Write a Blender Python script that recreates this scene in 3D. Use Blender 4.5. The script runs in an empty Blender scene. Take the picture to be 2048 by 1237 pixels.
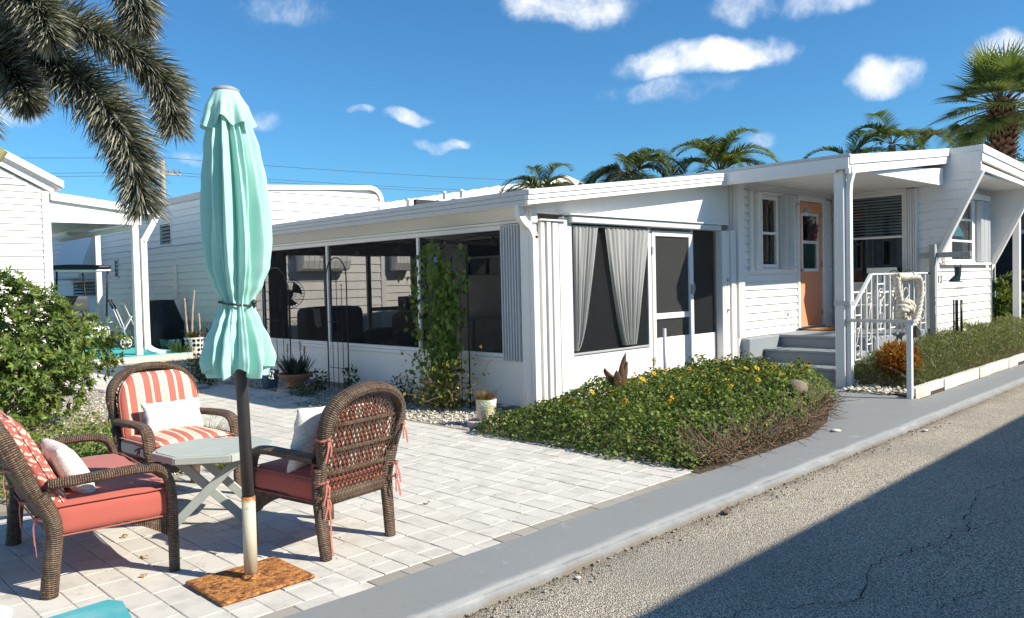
import bpy, math, random
import numpy as np
from math import sin, cos, pi, radians, sqrt, atan2
from mathutils import Vector, Matrix, noise as mnoise
random.seed(7); rng = np.random.default_rng(7)
SC = bpy.context.scene; COL = SC.collection

# ------------------------------------------------------------------ camera
YAW, PITCH, ROLL, FPX = radians(45.1837), radians(-1.88288), radians(-1.32445), 1591.2556
fw = Vector((cos(YAW)*cos(PITCH), sin(YAW)*cos(PITCH), sin(PITCH)))
rt0 = Vector((sin(YAW), -cos(YAW), 0)); up0 = rt0.cross(fw)
rt = rt0*cos(ROLL) + up0*sin(ROLL); up = -rt0*sin(ROLL) + up0*cos(ROLL)
cam = bpy.data.cameras.new('camera'); camo = bpy.data.objects.new('camera', cam); COL.objects.link(camo)
camo.matrix_world = Matrix(((rt.x, up.x, -fw.x, 0), (rt.y, up.y, -fw.y, 0), (rt.z, up.z, -fw.z, 1.5), (0, 0, 0, 1)))
cam.sensor_width = 36; cam.lens = FPX/2048*36; cam.clip_start = .05; cam.clip_end = 3000
SC.camera = camo

# ------------------------------------------------------------------ light
SUN_EL = radians(37); SUN_AZ = radians(-65)          # direction of the sun seen from the ground
sd = Vector((cos(SUN_AZ)*cos(SUN_EL), sin(SUN_AZ)*cos(SUN_EL), sin(SUN_EL)))
sl = bpy.data.lights.new('sun', 'SUN'); sl.energy = 4.7; sl.angle = radians(.53); sl.color = (1, .915, .78)
so = bpy.data.objects.new('sun', sl); COL.objects.link(so); so.rotation_euler = (-sd).to_track_quat('-Z', 'Y').to_euler(); so.location = (0, 0, 30)
SC.view_settings.view_transform = 'Standard'; SC.view_settings.look = 'None'
SC.view_settings.gamma = 1; SC.view_settings.exposure = .72; SC.view_settings.use_curve_mapping = False
try:
    SC.cycles.max_bounces = 8; SC.cycles.transparent_max_bounces = 16; SC.cycles.use_denoising = True
    SC.cycles.caustics_reflective = False; SC.cycles.caustics_refractive = False
except Exception: pass

def N(t, kind, **kw):
    n = t.nodes.new('ShaderNode'+kind)
    for k, v in kw.items():
        if k in n.inputs.keys() if isinstance(k, str) else False: n.inputs[k].default_value = v
        else: setattr(n, k, v)
    return n
def S(t, sock, v):
    if isinstance(v, bpy.types.NodeSocket): t.links.new(v, sock)
    elif v is not None: sock.default_value = v
def MA(t, op, a, b=None, c=None, clamp=False):
    n = t.nodes.new('ShaderNodeMath'); n.operation = op; n.use_clamp = clamp
    S(t, n.inputs[0], a); S(t, n.inputs[1], b)
    if c is not None: S(t, n.inputs[2], c)
    return n.outputs[0]
def VM(t, op, a, b=None, out=0, sc=None):
    n = t.nodes.new('ShaderNodeVectorMath'); n.operation = op; S(t, n.inputs[0], a)
    if b is not None: S(t, n.inputs[1], b)
    if sc is not None: S(t, n.inputs['Scale'], sc)
    return n.outputs['Value'] if op in ('DOT_PRODUCT', 'LENGTH') else n.outputs[0]
def SS(t, v, lo, hi, a=0., b=1.):
    n = t.nodes.new('ShaderNodeMapRange'); n.interpolation_type = 'SMOOTHSTEP'; S(t, n.inputs[0], v)
    for i, x in enumerate((lo, hi, a, b)): S(t, n.inputs[i+1], x)
    return n.outputs[0]
def NZ(t, vec, scale, detail=3., rough=.55, dist=0.):
    n = t.nodes.new('ShaderNodeTexNoise'); S(t, n.inputs['Vector'], vec); n.inputs['Scale'].default_value = scale
    n.inputs['Detail'].default_value = detail; n.inputs['Roughness'].default_value = rough; n.inputs['Distortion'].default_value = dist
    return n.outputs[0]
def MIX(t, f, a, b, mode='MIX'):
    n = t.nodes.new('ShaderNodeMix'); n.data_type = 'RGBA'; n.blend_type = mode
    S(t, n.inputs[0], f)
    for i, v in ((6, a), (7, b)):
        if isinstance(v, (tuple, list)): v = (*v[:3], 1)
        S(t, n.inputs[i], v)
    return n.outputs[2]

# ------------------------------------------------------------------ sky with clouds
W = bpy.data.worlds.new('World'); SC.world = W; W.use_nodes = True
W.cycles.sampling_method = 'MANUAL'; W.cycles.sample_map_resolution = 256
t = W.node_tree; t.nodes.clear()
out = t.nodes.new('ShaderNodeOutputWorld'); bg = t.nodes.new('ShaderNodeBackground'); bg.inputs[1].default_value = .09
sky = t.nodes.new('ShaderNodeTexSky'); sky.sky_type = 'NISHITA'; sky.sun_disc = False
sky.sun_elevation = SUN_EL; sky.sun_rotation = atan2(sd.x, sd.y); sky.air_density = 1.0; sky.dust_density = .35; sky.ozone_density = 2.6; sky.altitude = 0
D = t.nodes.new('ShaderNodeTexCoord').outputs['Generated']
sep = t.nodes.new('ShaderNodeSeparateXYZ'); t.links.new(D, sep.inputs[0])
hz = MA(t, 'MAXIMUM', sep.outputs[2], .02)
w3 = t.nodes.new('ShaderNodeTexNoise'); w3.inputs['Scale'].default_value = 14; w3.inputs['Detail'].default_value = 4; t.links.new(D, w3.inputs['Vector'])
Dd = VM(t, 'ADD', D, VM(t, 'SCALE', VM(t, 'SUBTRACT', w3.outputs['Color'], (.5, .5, .5)), sc=.045))
fb = NZ(t, Dd, 22, 7, .62)
# clouds: direction (azimuth and elevation, degrees), half-width and half-height (degrees), density
CL = [(31.6, 14.9, 5.8, 1.25, 1.0), (34.0, 12.9, 4.4, .9, .42), (40.4, 18.8, 4.4, 1.6, .9), (28.6, 18.0, 2.2, 1.3, .75),
      (23.6, 17.6, 3.0, .9, .75), (19.8, 12.6, 2.3, 1.05, 1.0), (13.3, 13.1, 2.0, 1.0, .8), (12.6, 9.7, 2.0, 1.0, .5), (62.0, 11.3, 1.2, .6, .5),
      (52.4, 11.7, 1.6, .55, .75), (55.6, 11.9, 1.1, .4, .65), (50.0, 10.1, 2.0, .5, .72), (66.4, 8.5, 1.6, .5, .45), (60.5, 18.6, 4.0, 1.2, .42),
      (77.0, 10.9, 2.0, 1.0, .6), (27.7, 9.0, 1.0, .6, .4),
      (110, 22, 9, 3, .9), (150, 16, 8, 2.2, .8), (200, 28, 11, 3, .9), (250, 18, 9, 2.4, .8), (330, 24, 8, 2.4, .9), (-12, 15, 6, 1.8, .8), (90, 50, 10, 5, .8), (0, 40, 9, 4, .8)]
den = None
for az, el, hw, hh, dn in CL:
    az, el = radians(az), radians(el)
    C = Vector((cos(az)*cos(el), sin(az)*cos(el), sin(el))); U = Vector((sin(az), -cos(az), 0)); Vv = U.cross(C)
    a = MA(t, 'MULTIPLY', VM(t, 'DOT_PRODUCT', Dd, tuple(U)), 1/sin(radians(hw)))
    b = MA(t, 'MULTIPLY', VM(t, 'DOT_PRODUCT', VM(t, 'SUBTRACT', Dd, tuple(C)), tuple(Vv)), 1/sin(radians(hh)))
    d2 = MA(t, 'ADD', MA(t, 'MULTIPLY', a, a), MA(t, 'MULTIPLY', b, b))
    fr = MA(t, 'GREATER_THAN', VM(t, 'DOT_PRODUCT', D, tuple(C)), 0.)
    m = MA(t, 'MULTIPLY', SS(t, d2, 1.9, .0, 0, dn), fr)
    den = m if den is None else MA(t, 'MAXIMUM', den, m)
dm = MA(t, 'ADD', den, MA(t, 'MULTIPLY', MA(t, 'SUBTRACT', fb, .5), 1.7))
alpha = MA(t, 'MULTIPLY', SS(t, dm, .12, 1.22), SS(t, den, .02, .45))
ccol = MIX(t, SS(t, dm, .3, 1.1), (5.6, 6.4, 7.4), (8.2, 8.2, 8.2))
sk2 = MIX(t, 1., sky.outputs[0], (.38, .78, 1.03), 'MULTIPLY')
skc = MIX(t, MA(t, 'MULTIPLY', alpha, .92), sk2, ccol)
t.links.new(skc, bg.inputs[0]); t.links.new(bg.outputs[0], out.inputs[0])

# ------------------------------------------------------------------ materials
MATS = {}
def newmat(name):
    m = bpy.data.materials.new(name); m.use_nodes = True; t = m.node_tree; t.nodes.clear()
    o = t.nodes.new('ShaderNodeOutputMaterial'); p = t.nodes.new('ShaderNodeBsdfPrincipled'); t.links.new(p.outputs[0], o.inputs[0])
    MATS[name] = m
    return m, t, p, o
def ovec(t, kind='Object'):
    tc = t.nodes.new('ShaderNodeTexCoord'); oi = t.nodes.new('ShaderNodeObjectInfo')
    return VM(t, 'ADD', tc.outputs[kind], VM(t, 'SCALE', (31., 17., 23.), sc=oi.outputs['Random']))
def bump(t, p, h, strength=.3, dist=.01):
    b = t.nodes.new('ShaderNodeBump'); b.inputs['Strength'].default_value = strength; b.inputs['Distance'].default_value = dist
    S(t, b.inputs['Height'], h); t.links.new(b.outputs[0], p.inputs['Normal'])
def dk(c, k): return tuple(x*k for x in c)
def M(name, col, rough=.55, var=.12, scale=6., dirt=None, damt=.5, dscale=1.3, bmp=0., bsc=60., bd=.004, metal=0., spec=.4, island=0., coat=0., sheen=0.):
    if name in MATS: return MATS[name]
    m, t, p, o = newmat(name); v = ovec(t)
    c = MIX(t, NZ(t, v, scale, 4), dk(col, 1-var), dk(col, 1+var))
    if dirt: c = MIX(t, MA(t, 'MULTIPLY', SS(t, NZ(t, v, dscale, 6, .65, .4), .48, .75), damt), c, dirt)
    if island:
        g = t.nodes.new('ShaderNodeNewGeometry'); hs = t.nodes.new('ShaderNodeHueSaturation')
        S(t, hs.inputs['Value'], MA(t, 'MULTIPLY_ADD', g.outputs['Random Per Island'], island*2, 1-island)); S(t, hs.inputs['Color'], c); c = hs.outputs[0]
    S(t, p.inputs['Base Color'], c); p.inputs['Metallic'].default_value = metal; p.inputs['Specular IOR Level'].default_value = spec
    S(t, p.inputs['Roughness'], MA(t, 'MULTIPLY_ADD', NZ(t, v, scale*2.3, 3), .25, rough-.12))
    if sheen: p.inputs['Sheen Weight'].default_value = sheen
    if bmp: bump(t, p, NZ(t, v, bsc, 4, .6), bmp, bd)
    return m
def leafmat(name, col, col2, trans=.35, rough=.45, hue=.02, spec=.22):
    m, t, p, o = newmat(name); g = t.nodes.new('ShaderNodeNewGeometry'); r = g.outputs['Random Per Island']
    c = MIX(t, SS(t, r, .1, .95), col, col2)
    hs = t.nodes.new('ShaderNodeHueSaturation'); S(t, hs.inputs['Hue'], MA(t, 'MULTIPLY_ADD', MA(t, 'FRACT', MA(t, 'MULTIPLY', r, 13.7)), hue*2, .5-hue))
    S(t, hs.inputs['Value'], MA(t, 'MULTIPLY_ADD', MA(t, 'FRACT', MA(t, 'MULTIPLY', r, 7.3)), .6, .7)); S(t, hs.inputs['Color'], c)
    S(t, p.inputs['Base Color'], hs.outputs[0]); p.inputs['Roughness'].default_value = rough+.1; p.inputs['Specular IOR Level'].default_value = spec
    tr = t.nodes.new('ShaderNodeBsdfTranslucent'); S(t, tr.inputs[0], MIX(t, .5, hs.outputs[0], (.35, .42, .05)))
    mx = t.nodes.new('ShaderNodeMixShader'); mx.inputs[0].default_value = trans
    t.links.new(p.outputs[0], mx.inputs[1]); t.links.new(tr.outputs[0], mx.inputs[2]); t.links.new(mx.outputs[0], o.inputs[0])
    return m

# ------------------------------------------------------------------ mesh helpers
class MB:
    def __init__(s): s.v = []; s.f = []; s.uv = {}; s.mi = []; s.sm = []; s.cur = 0; s.smooth = False
    def add(s, vs, fs, uvs=None):
        o = len(s.v); s.v += [tuple(x) for x in vs]
        for i, f in enumerate(fs):
            if uvs: s.uv[len(s.f)] = uvs[i]
            s.f.append(tuple(o+k for k in f)); s.mi.append(s.cur); s.sm.append(s.smooth)
        return s
    def box(s, x0, x1, y0, y1, z0, z1, b=0.):
        if x0 > x1: x0, x1 = x1, x0
        if y0 > y1: y0, y1 = y1, y0
        if z0 > z1: z0, z1 = z1, z0
        if b <= 0:
            return s.add([(x0,y0,z0),(x1,y0,z0),(x1,y1,z0),(x0,y1,z0),(x0,y0,z1),(x1,y0,z1),(x1,y1,z1),(x0,y1,z1)],
                         [(0,3,2,1),(4,5,6,7),(0,1,5,4),(1,2,6,5),(2,3,7,6),(3,0,4,7)])
        b = min(b, (x1-x0)/2.01, (y1-y0)/2.01, (z1-z0)/2.01); V = []; ix = {}
        for i, (xa, sx) in enumerate(((x0, 1), (x1, -1))):
            for j, (ya, sy) in enumerate(((y0, 1), (y1, -1))):
                for k, (za, sz) in enumerate(((z0, 1), (z1, -1))):
                    for a in range(3):
                        ix[i, j, k, a] = len(V)
                        V.append((xa+(0 if a == 0 else sx*b), ya+(0 if a == 1 else sy*b), za+(0 if a == 2 else sz*b)))
        F = []
        for a in range(3):
            for e in (0, 1):
                q = []
                for (p, r) in ((0,0),(1,0),(1,1),(0,1)):
                    k = [p, r]; k.insert(a, e); q.append(ix[(*k, a)])
                F.append(q)
        for a in range(3):
            o1, o2 = [x for x in range(3) if x != a]
            for p in (0, 1):
                for r in (0, 1):
                    k0 = [0, 0, 0]; k0[o1] = p; k0[o2] = r; k1 = k0[:]; k1[a] = 1
                    F.append([ix[(*k0, o1)], ix[(*k1, o1)], ix[(*k1, o2)], ix[(*k0, o2)]])
        for i in (0, 1):
            for j in (0, 1):
                for k in (0, 1): F.append([ix[i, j, k, 0], ix[i, j, k, 1], ix[i, j, k, 2]])
        c = ((x0+x1)/2, (y0+y1)/2, (z0+z1)/2)
        for f in F:      # face outwards
            p0, p1, p2 = (Vector(V[f[n]]) for n in (0, 1, 2))
            m = sum((Vector(V[n]) for n in f), Vector())/len(f) - Vector(c)
            if (p1-p0).cross(p2-p0).dot(m) < 0: f.reverse()
        return s.add(V, F)
    def obox(s, c, ax, ay, az, hx, hy, hz, b=0.):
        m = MB(); m.box(-hx, hx, -hy, hy, -hz, hz, b); c = Vector(c); ax, ay, az = Vector(ax).normalized(), Vector(ay).normalized(), Vector(az).normalized()
        return s.add([c+ax*x+ay*y+az*z for x, y, z in m.v], m.f)
    def beam(s, p, q, w, h, upv=(0, 0, 1), b=0.):
        p, q = Vector(p), Vector(q); d = (q-p); L = d.length; d.normalize(); sd_ = d.cross(Vector(upv)).normalized(); u = sd_.cross(d)
        return s.obox((p+q)/2, d, sd_, u, L/2, w/2, h/2, b)
    def tube(s, pts, r, n=8, rb=None, ref=None, cap=True, closed=False, uvs=1.):
        P = [Vector(p) for p in pts]; k = len(P)
        R = [r]*k if not hasattr(r, '__len__') else list(r)
        RB = R if rb is None else ([rb]*k if not hasattr(rb, '__len__') else list(rb))
        ref = Vector(ref) if ref else None; o = len(s.v); L = 0; Ls = []; prev = None
        for i, p in enumerate(P):
            a = P[(i-1) % k] if closed else P[max(i-1, 0)]; b = P[(i+1) % k] if closed else P[min(i+1, k-1)]
            d = (b-a); d = d.normalized() if d.length > 1e-9 else Vector((0, 0, 1))
            if i: L += (p-P[i-1]).length
            Ls.append(L)
            if ref is not None: x = ref - d*ref.dot(d)
            elif prev is None: x = d.orthogonal()
            else: x = prev - d*prev.dot(d)
            if x.length < 1e-6: x = d.orthogonal()
            x.normalize(); prev = x; y = d.cross(x)
            for j in range(n):
                th = 2*pi*j/n; q = p + x*(R[i]*cos(th)) + y*(RB[i]*sin(th)); s.v.append(tuple(q))
        for i in range(k if closed else k-1):
            i2 = (i+1) % k
            for j in range(n):
                j2 = (j+1) % n; c = 2*pi*max(R[i], RB[i])/n
                l2 = Ls[i2] if i2 else L+(P[0]-P[-1]).length
                s.uv[len(s.f)] = [(Ls[i]*uvs, j*c), (Ls[i]*uvs, (j+1)*c), (l2*uvs, (j+1)*c), (l2*uvs, j*c)]
                s.f.append((o+i*n+j, o+i*n+j2, o+i2*n+j2, o+i2*n+j)); s.mi.append(s.cur); s.sm.append(True)
        if cap and not closed:
            s.f.append(tuple(o+j for j in range(n))[::-1]); s.f.append(tuple(o+(k-1)*n+j for j in range(n))); s.mi += [s.cur]*2; s.sm += [False]*2
        return s
    def lathe(s, prof, c=(0, 0, 0), n=24, smooth=True, cap=True):
        o = len(s.v); k = len(prof)
        for r, z in prof:
            for j in range(n):
                th = 2*pi*j/n; s.v.append((c[0]+r*cos(th), c[1]+r*sin(th), c[2]+z))
        for i in range(k-1):
            for j in range(n):
                j2 = (j+1) % n; s.f.append((o+i*n+j, o+i*n+j2, o+(i+1)*n+j2, o+(i+1)*n+j)); s.mi.append(s.cur); s.sm.append(smooth)
        if cap:
            if prof[0][0] > 1e-4: s.f.append(tuple(o+j for j in range(n))[::-1]); s.mi.append(s.cur); s.sm.append(False)
            if prof[-1][0] > 1e-4: s.f.append(tuple(o+(k-1)*n+j for j in range(n))); s.mi.append(s.cur); s.sm.append(False)
        return s
    def prism(s, poly, axis, a, b):
        """poly: 2-D outline in the two other axes; extruded along axis from a to b"""
        def mk(u, v, w): return {'x': (w, u, v), 'y': (u, w, v), 'z': (u, v, w)}[axis]
        n = len(poly); V = [mk(u, v, a) for u, v in poly]+[mk(u, v, b) for u, v in poly]
        F = [tuple(range(n))[::-1], tuple(range(n, 2*n))]+[(i, (i+1) % n, n+(i+1) % n, n+i) for i in range(n)]
        return s.add(V, F)
    def grid(s, fn, nu, nv, closeu=False, smooth=True, uv=None):
        o = len(s.v)
        for i in range(nu+(0 if closeu else 1)):
            for j in range(nv+1): s.v.append(tuple(fn(i/nu, j/nv)))
        for i in range(nu):
            i2 = (i+1) % nu if closeu else i+1
            for j in range(nv):
                if uv: s.uv[len(s.f)] = [(i/nu*uv[0], j/nv*uv[1]), ((i+1)/nu*uv[0], j/nv*uv[1]), ((i+1)/nu*uv[0], (j+1)/nv*uv[1]), (i/nu*uv[0], (j+1)/nv*uv[1])]
                s.f.append((o+i*(nv+1)+j, o+i2*(nv+1)+j, o+i2*(nv+1)+j+1, o+i*(nv+1)+j+1)); s.mi.append(s.cur); s.sm.append(smooth)
        return s
    def cushion(s, hx, hy, hz, r=.04, n=8, puff=.02, c=(0, 0, 0), mask=None):
        idx = {}; o = len(s.v); cnt = 0
        def vert(p):
            nonlocal cnt
            k = tuple(round(x, 4) for x in p)
            if k in idx: return idx[k]
            q = Vector((p[0]*hx, p[1]*hy, p[2]*hz)); cl = Vector((max(-(hx-r), min(hx-r, q.x)), max(-(hy-r), min(hy-r, q.y)), max(-(hz-min(r, hz*.98)), min(hz-min(r, hz*.98), q.z))))
            d = q-cl; q2 = cl + (d.normalized()*r if d.length > 1e-6 else d)
            q2.z = max(-hz, min(hz, q2.z)) if r > hz else q2.z
            q2.z += puff*(1-p[0]**2)*(1-p[1]**2)*p[2]
            if mask: q2 = mask(q2, p)
            s.v.append((q2.x+c[0], q2.y+c[1], q2.z+c[2])); idx[k] = o+cnt; cnt += 1; return idx[k]
        L = [sin((i/n*2-1)*pi/2*.92)/sin(pi/2*.92) for i in range(n+1)]
        for a in range(3):
            for e in (-1, 1):
                for i in range(n):
                    for j in range(n):
                        q = []
                        for (u, w) in ((L[i], L[j]), (L[i+1], L[j]), (L[i+1], L[j+1]), (L[i], L[j+1])):
                            k = [u, w]; k.insert(a, e); q.append(vert(k))
                        if (e > 0) == (a == 1): q = q[::-1]
                        s.f.append(tuple(q)); s.mi.append(s.cur); s.sm.append(True)
        return s
    def mesh(s, name, off=Vector()):
        me = bpy.data.meshes.new(name); me.from_pydata([(x-off.x, y-off.y, z-off.z) for x, y, z in s.v], [], s.f)
        if s.uv:
            ul = me.uv_layers.new(name='UVMap')
            for p in me.polygons:
                u = s.uv.get(p.index)
                if u:
                    for k, li in enumerate(p.loop_indices): ul.data[li].uv = u[k]
        me.polygons.foreach_set('use_smooth', s.sm)
        me.polygons.foreach_set('material_index', s.mi)
        me.update(); return me

WORG = {}                                             # world (build-space) origin of every object
def tag(o, label=None, cat=None, group=None, kind=None):
    if label: o['label'] = label
    if cat: o['category'] = cat
    if group: o['group'] = group
    if kind: o['kind'] = kind
    return o
def link(o, parent, org):
    COL.objects.link(o); WORG[o.name] = org
    if parent: o.parent = parent; o.location = org-WORG[parent.name]
    else: o.location = org
    return o
def empty(name, loc=(0, 0, 0), label=None, cat=None, group=None, kind=None):
    o = bpy.data.objects.new(name, None); o.empty_display_size = .1
    link(o, None, Vector(loc)); return tag(o, label, cat, group, kind)
def mk(name, mb, mat, parent=None, label=None, cat=None, group=None, kind=None):
    if not mb.v: return None
    xs = np.array(mb.v); lo, hi = xs.min(0), xs.max(0); org = Vector(((lo[0]+hi[0])/2, (lo[1]+hi[1])/2, lo[2]))
    me = mb.mesh(name, org)
    for m in (mat if isinstance(mat, (list, tuple)) else [mat]): me.materials.append(m)
    o = bpy.data.objects.new(name, me); link(o, parent, org); return tag(o, label, cat, group, kind)
def place(root, loc, rz=0.):
    root.location = loc; root.rotation_euler = (0, 0, rz); return root
def inst(name, me, loc, parent=None, rot=None, sc=None, **kw):
    o = bpy.data.objects.new(name, me); link(o, parent, Vector(loc))
    if rot: o.rotation_euler = rot
    if sc: o.scale = sc
    return tag(o, **kw)
def bez(p, n=16):
    """Catmull-Rom through the points"""
    P = [Vector(x) for x in p]; P = [P[0]*2-P[1]]+P+[P[-1]*2-P[-2]]; R = []; m = len(P)-3
    for i in range(m):
        a, b, c, d = P[i:i+4]
        for k in range(n):
            u = k/n; R.append(.5*((2*b)+(c-a)*u+(2*a-5*b+4*c-d)*u*u+(-a+3*b-3*c+d)*u**3))
    R.append(P[-2]); return R
def leaves(P, D, Nn, L, Wd, fold=.25, curl=.15):
    """many small leaves: base points, directions, normals, lengths, widths -> vertex and face lists"""
    P, D, Nn = np.asarray(P, float), np.asarray(D, float), np.asarray(Nn, float); L = np.asarray(L)[:, None]; Wd = np.asarray(Wd)[:, None]
    D = D/np.linalg.norm(D, axis=1, keepdims=True); Sd = np.cross(D, Nn); Sd /= np.linalg.norm(Sd, axis=1, keepdims=True)+1e-9; Nn = np.cross(Sd, D)
    a = P; b = P+D*L*.45-Sd*Wd*.5+Nn*Wd*fold; c = P+D*L-Nn*L*curl; d = P+D*L*.45+Sd*Wd*.5+Nn*Wd*fold; e = P+D*L*.5
    n = len(P); V = np.stack([a, b, c, d, e], 1).reshape(-1, 3); k = np.arange(n)[:, None]*5
    F = np.concatenate([k+np.array([[0, 4, 1]]), k+np.array([[1, 4, 2]]), k+np.array([[0, 3, 4]]), k+np.array([[4, 3, 2]])], 0)
    return V, F
def mk_arr(name, V, F, mat, parent=None, smooth=False, **kw):
    V = np.asarray(V, float); lo, hi = V.min(0), V.max(0); org = Vector(((lo[0]+hi[0])/2, (lo[1]+hi[1])/2, lo[2]))
    V = V-np.array(org); F = np.asarray(F); k = F.shape[1]; me = bpy.data.meshes.new(name)
    me.vertices.add(len(V)); me.vertices.foreach_set('co', V.ravel().astype(np.float32))
    me.loops.add(F.size); me.loops.foreach_set('vertex_index', F.ravel().astype(np.int32))
    me.polygons.add(len(F)); me.polygons.foreach_set('loop_start', np.arange(0, F.size, k).astype(np.int32)); me.polygons.foreach_set('loop_total', np.full(len(F), k, np.int32))
    if smooth: me.polygons.foreach_set('use_smooth', np.ones(len(F), bool))
    me.update(calc_edges=True); me.materials.append(mat)
    o = bpy.data.objects.new(name, me); link(o, parent, org); return tag(o, **kw)
def blades(P, D, L, Wd, droop, seg=3, Nref=None, twist=0.):
    """thin tapering grass/palm blades bending down; P,D base & direction"""
    P, D = np.asarray(P, float), np.asarray(D, float); n = len(P); L = np.asarray(L)[:, None]*np.ones((n, 1)); Wd = np.asarray(Wd)[:, None]*np.ones((n, 1)); droop = np.asarray(droop).reshape(-1, 1)*np.ones((n, 1))
    D = D/np.linalg.norm(D, axis=1, keepdims=True)
    ref = np.asarray(Nref, float) if Nref is not None else np.tile([0, 0, 1.], (n, 1))
    Sd = np.cross(D, ref); bad = np.linalg.norm(Sd, axis=1) < 1e-3; Sd[bad] = [1, 0, 0]; Sd /= np.linalg.norm(Sd, axis=1, keepdims=True)
    if twist:
        a = rng.uniform(-twist, twist, (n, 1)); Sd = Sd*np.cos(a)+np.cross(D, Sd)*np.sin(a)
    rows = []; p = P.copy(); d = D.copy()
    for i in range(seg+1):
        u = i/seg; w = Wd*(1-.0*u)*(min(1, .55+u*1.5) if u < .35 else (1-((u-.35)/.65)**1.6))*.5
        if i == seg: rows.append((p, p))
        else: rows.append((p-Sd*w, p+Sd*w))
        p = p+d*L/seg; d = d+np.array([[0, 0, -1.]])*droop/seg; d /= np.linalg.norm(d, axis=1, keepdims=True)
    V = np.concatenate([np.stack([a, b], 1) for a, b in rows], 1).reshape(-1, 3); m = 2*(seg+1); k = np.arange(n)[:, None]*m
    F = np.concatenate([k+np.array([[2*i, 2*i+1, 2*i+3, 2*i+2]]) for i in range(seg)], 0)
    return V, F
def sph(n):
    v = rng.normal(size=(n, 3)); return v/np.linalg.norm(v, axis=1, keepdims=True)
def fb2(x, y, s=1., seed=0.): return mnoise.fractal(Vector((x*s+seed, y*s-seed, seed)), 1., 2., 4)
# ================================================================== setting
def mat_ground():
    m, t, p, o = newmat('sandy_soil'); v = ovec(t)
    c = MIX(t, NZ(t, v, 1.2, 6, .65), (.20, .16, .11), (.34, .29, .21)); c = MIX(t, SS(t, NZ(t, v, 40, 3), .5, .7), c, (.42, .38, .31))
    S(t, p.inputs['Base Color'], c); p.inputs['Roughness'].default_value = .95; bump(t, p, NZ(t, v, 70, 5, .7), .7, .02); return m
def mat_road():
    m, t, p, o = newmat('exposed_aggregate_asphalt'); v = ovec(t)
    vo = t.nodes.new('ShaderNodeTexVoronoi'); vo.inputs['Scale'].default_value = 115; t.links.new(v, vo.inputs['Vector'])
    st = SS(t, vo.outputs['Distance'], .28, .75); sc = t.nodes.new('ShaderNodeSeparateColor'); t.links.new(vo.outputs['Color'], sc.inputs[0])
    stone = MIX(t, sc.outputs[0], (.47, .42, .325), (.86, .78, .62)); stone = MIX(t, SS(t, sc.outputs[1], .86, .95), stone, (.42, .30, .23))
    c = MIX(t, st, stone, (.14, .13, .115))
    c = MIX(t, MA(t, 'MULTIPLY', SS(t, NZ(t, v, .55, 5, .6), .46, .70), .45), c, (.22, .205, .185))
    tc = t.nodes.new('ShaderNodeTexCoord'); sx = t.nodes.new('ShaderNodeSeparateXYZ'); t.links.new(tc.outputs['Object'], sx.inputs[0])
    # dirt washed along the kerb
    kb = MA(t, 'MULTIPLY', SS(t, MA(t, 'ADD', sx.outputs[1], MA(t, 'MULTIPLY', NZ(t, v, 3, 4), .35)), ROADW/2-.12, ROADW/2+.16), .75)
    c = MIX(t, kb, c, (.13, .105, .075))
    w = VM(t, 'ADD', v, VM(t, 'SCALE', VM(t, 'SUBTRACT', VM(t, 'MULTIPLY', NZ(t, v, 7, 4), (1, 1, 1)), (.5, .5, .5)), sc=.0))
    S(t, p.inputs['Base Color'], c); p.inputs['Roughness'].default_value = .9
    bump(t, p, MA(t, 'ADD', MA(t, 'MULTIPLY', st, -1), MA(t, 'MULTIPLY', NZ(t, v, 30, 3), .5)), .8, .006); return m
def mat_strip():
    m, t, p, o = newmat('grey_painted_concrete'); v = ovec(t)
    c = MIX(t, NZ(t, v, 2.2, 6, .65), (.205, .22, .225), (.255, .268, .27))
    c = MIX(t, MA(t, 'MULTIPLY', SS(t, NZ(t, v, 5, 7, .7, .6), .60, .74), .5), c, (.45, .46, .45))
    c = MIX(t, MA(t, 'MULTIPLY', SS(t, NZ(t, v, 1.1, 6, .7), .55, .75), .5), c, (.20, .19, .175))
    c = MIX(t, MA(t, 'MULTIPLY', SS(t, NZ(t, v, 28, 5, .7), .60, .68), .5), c, (.17, .165, .155))
    g_ = t.nodes.new('ShaderNodeNewGeometry'); sy = t.nodes.new('ShaderNodeSeparateXYZ'); t.links.new(g_.outputs['Position'], sy.inputs[0])
    ed = MA(t, 'ADD', sy.outputs[1], MA(t, 'MULTIPLY', MA(t, 'SUBTRACT', NZ(t, v, 4, 6, .7), .5), .10))
    c = MIX(t, MA(t, 'MULTIPLY', MA(t, 'MULTIPLY', SS(t, ed, 2.80, 2.825), SS(t, ed, 2.90, 2.84)), .6), c, (.46, .46, .44)); c = MIX(t, MA(t, 'MULTIPLY', SS(t, ed, 2.80, 2.765), .75), c, (.17, .14, .105))
    S(t, p.inputs['Base Color'], c); p.inputs['Roughness'].default_value = .6; bump(t, p, NZ(t, v, 45, 5, .7), .35, .004); return m
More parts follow.
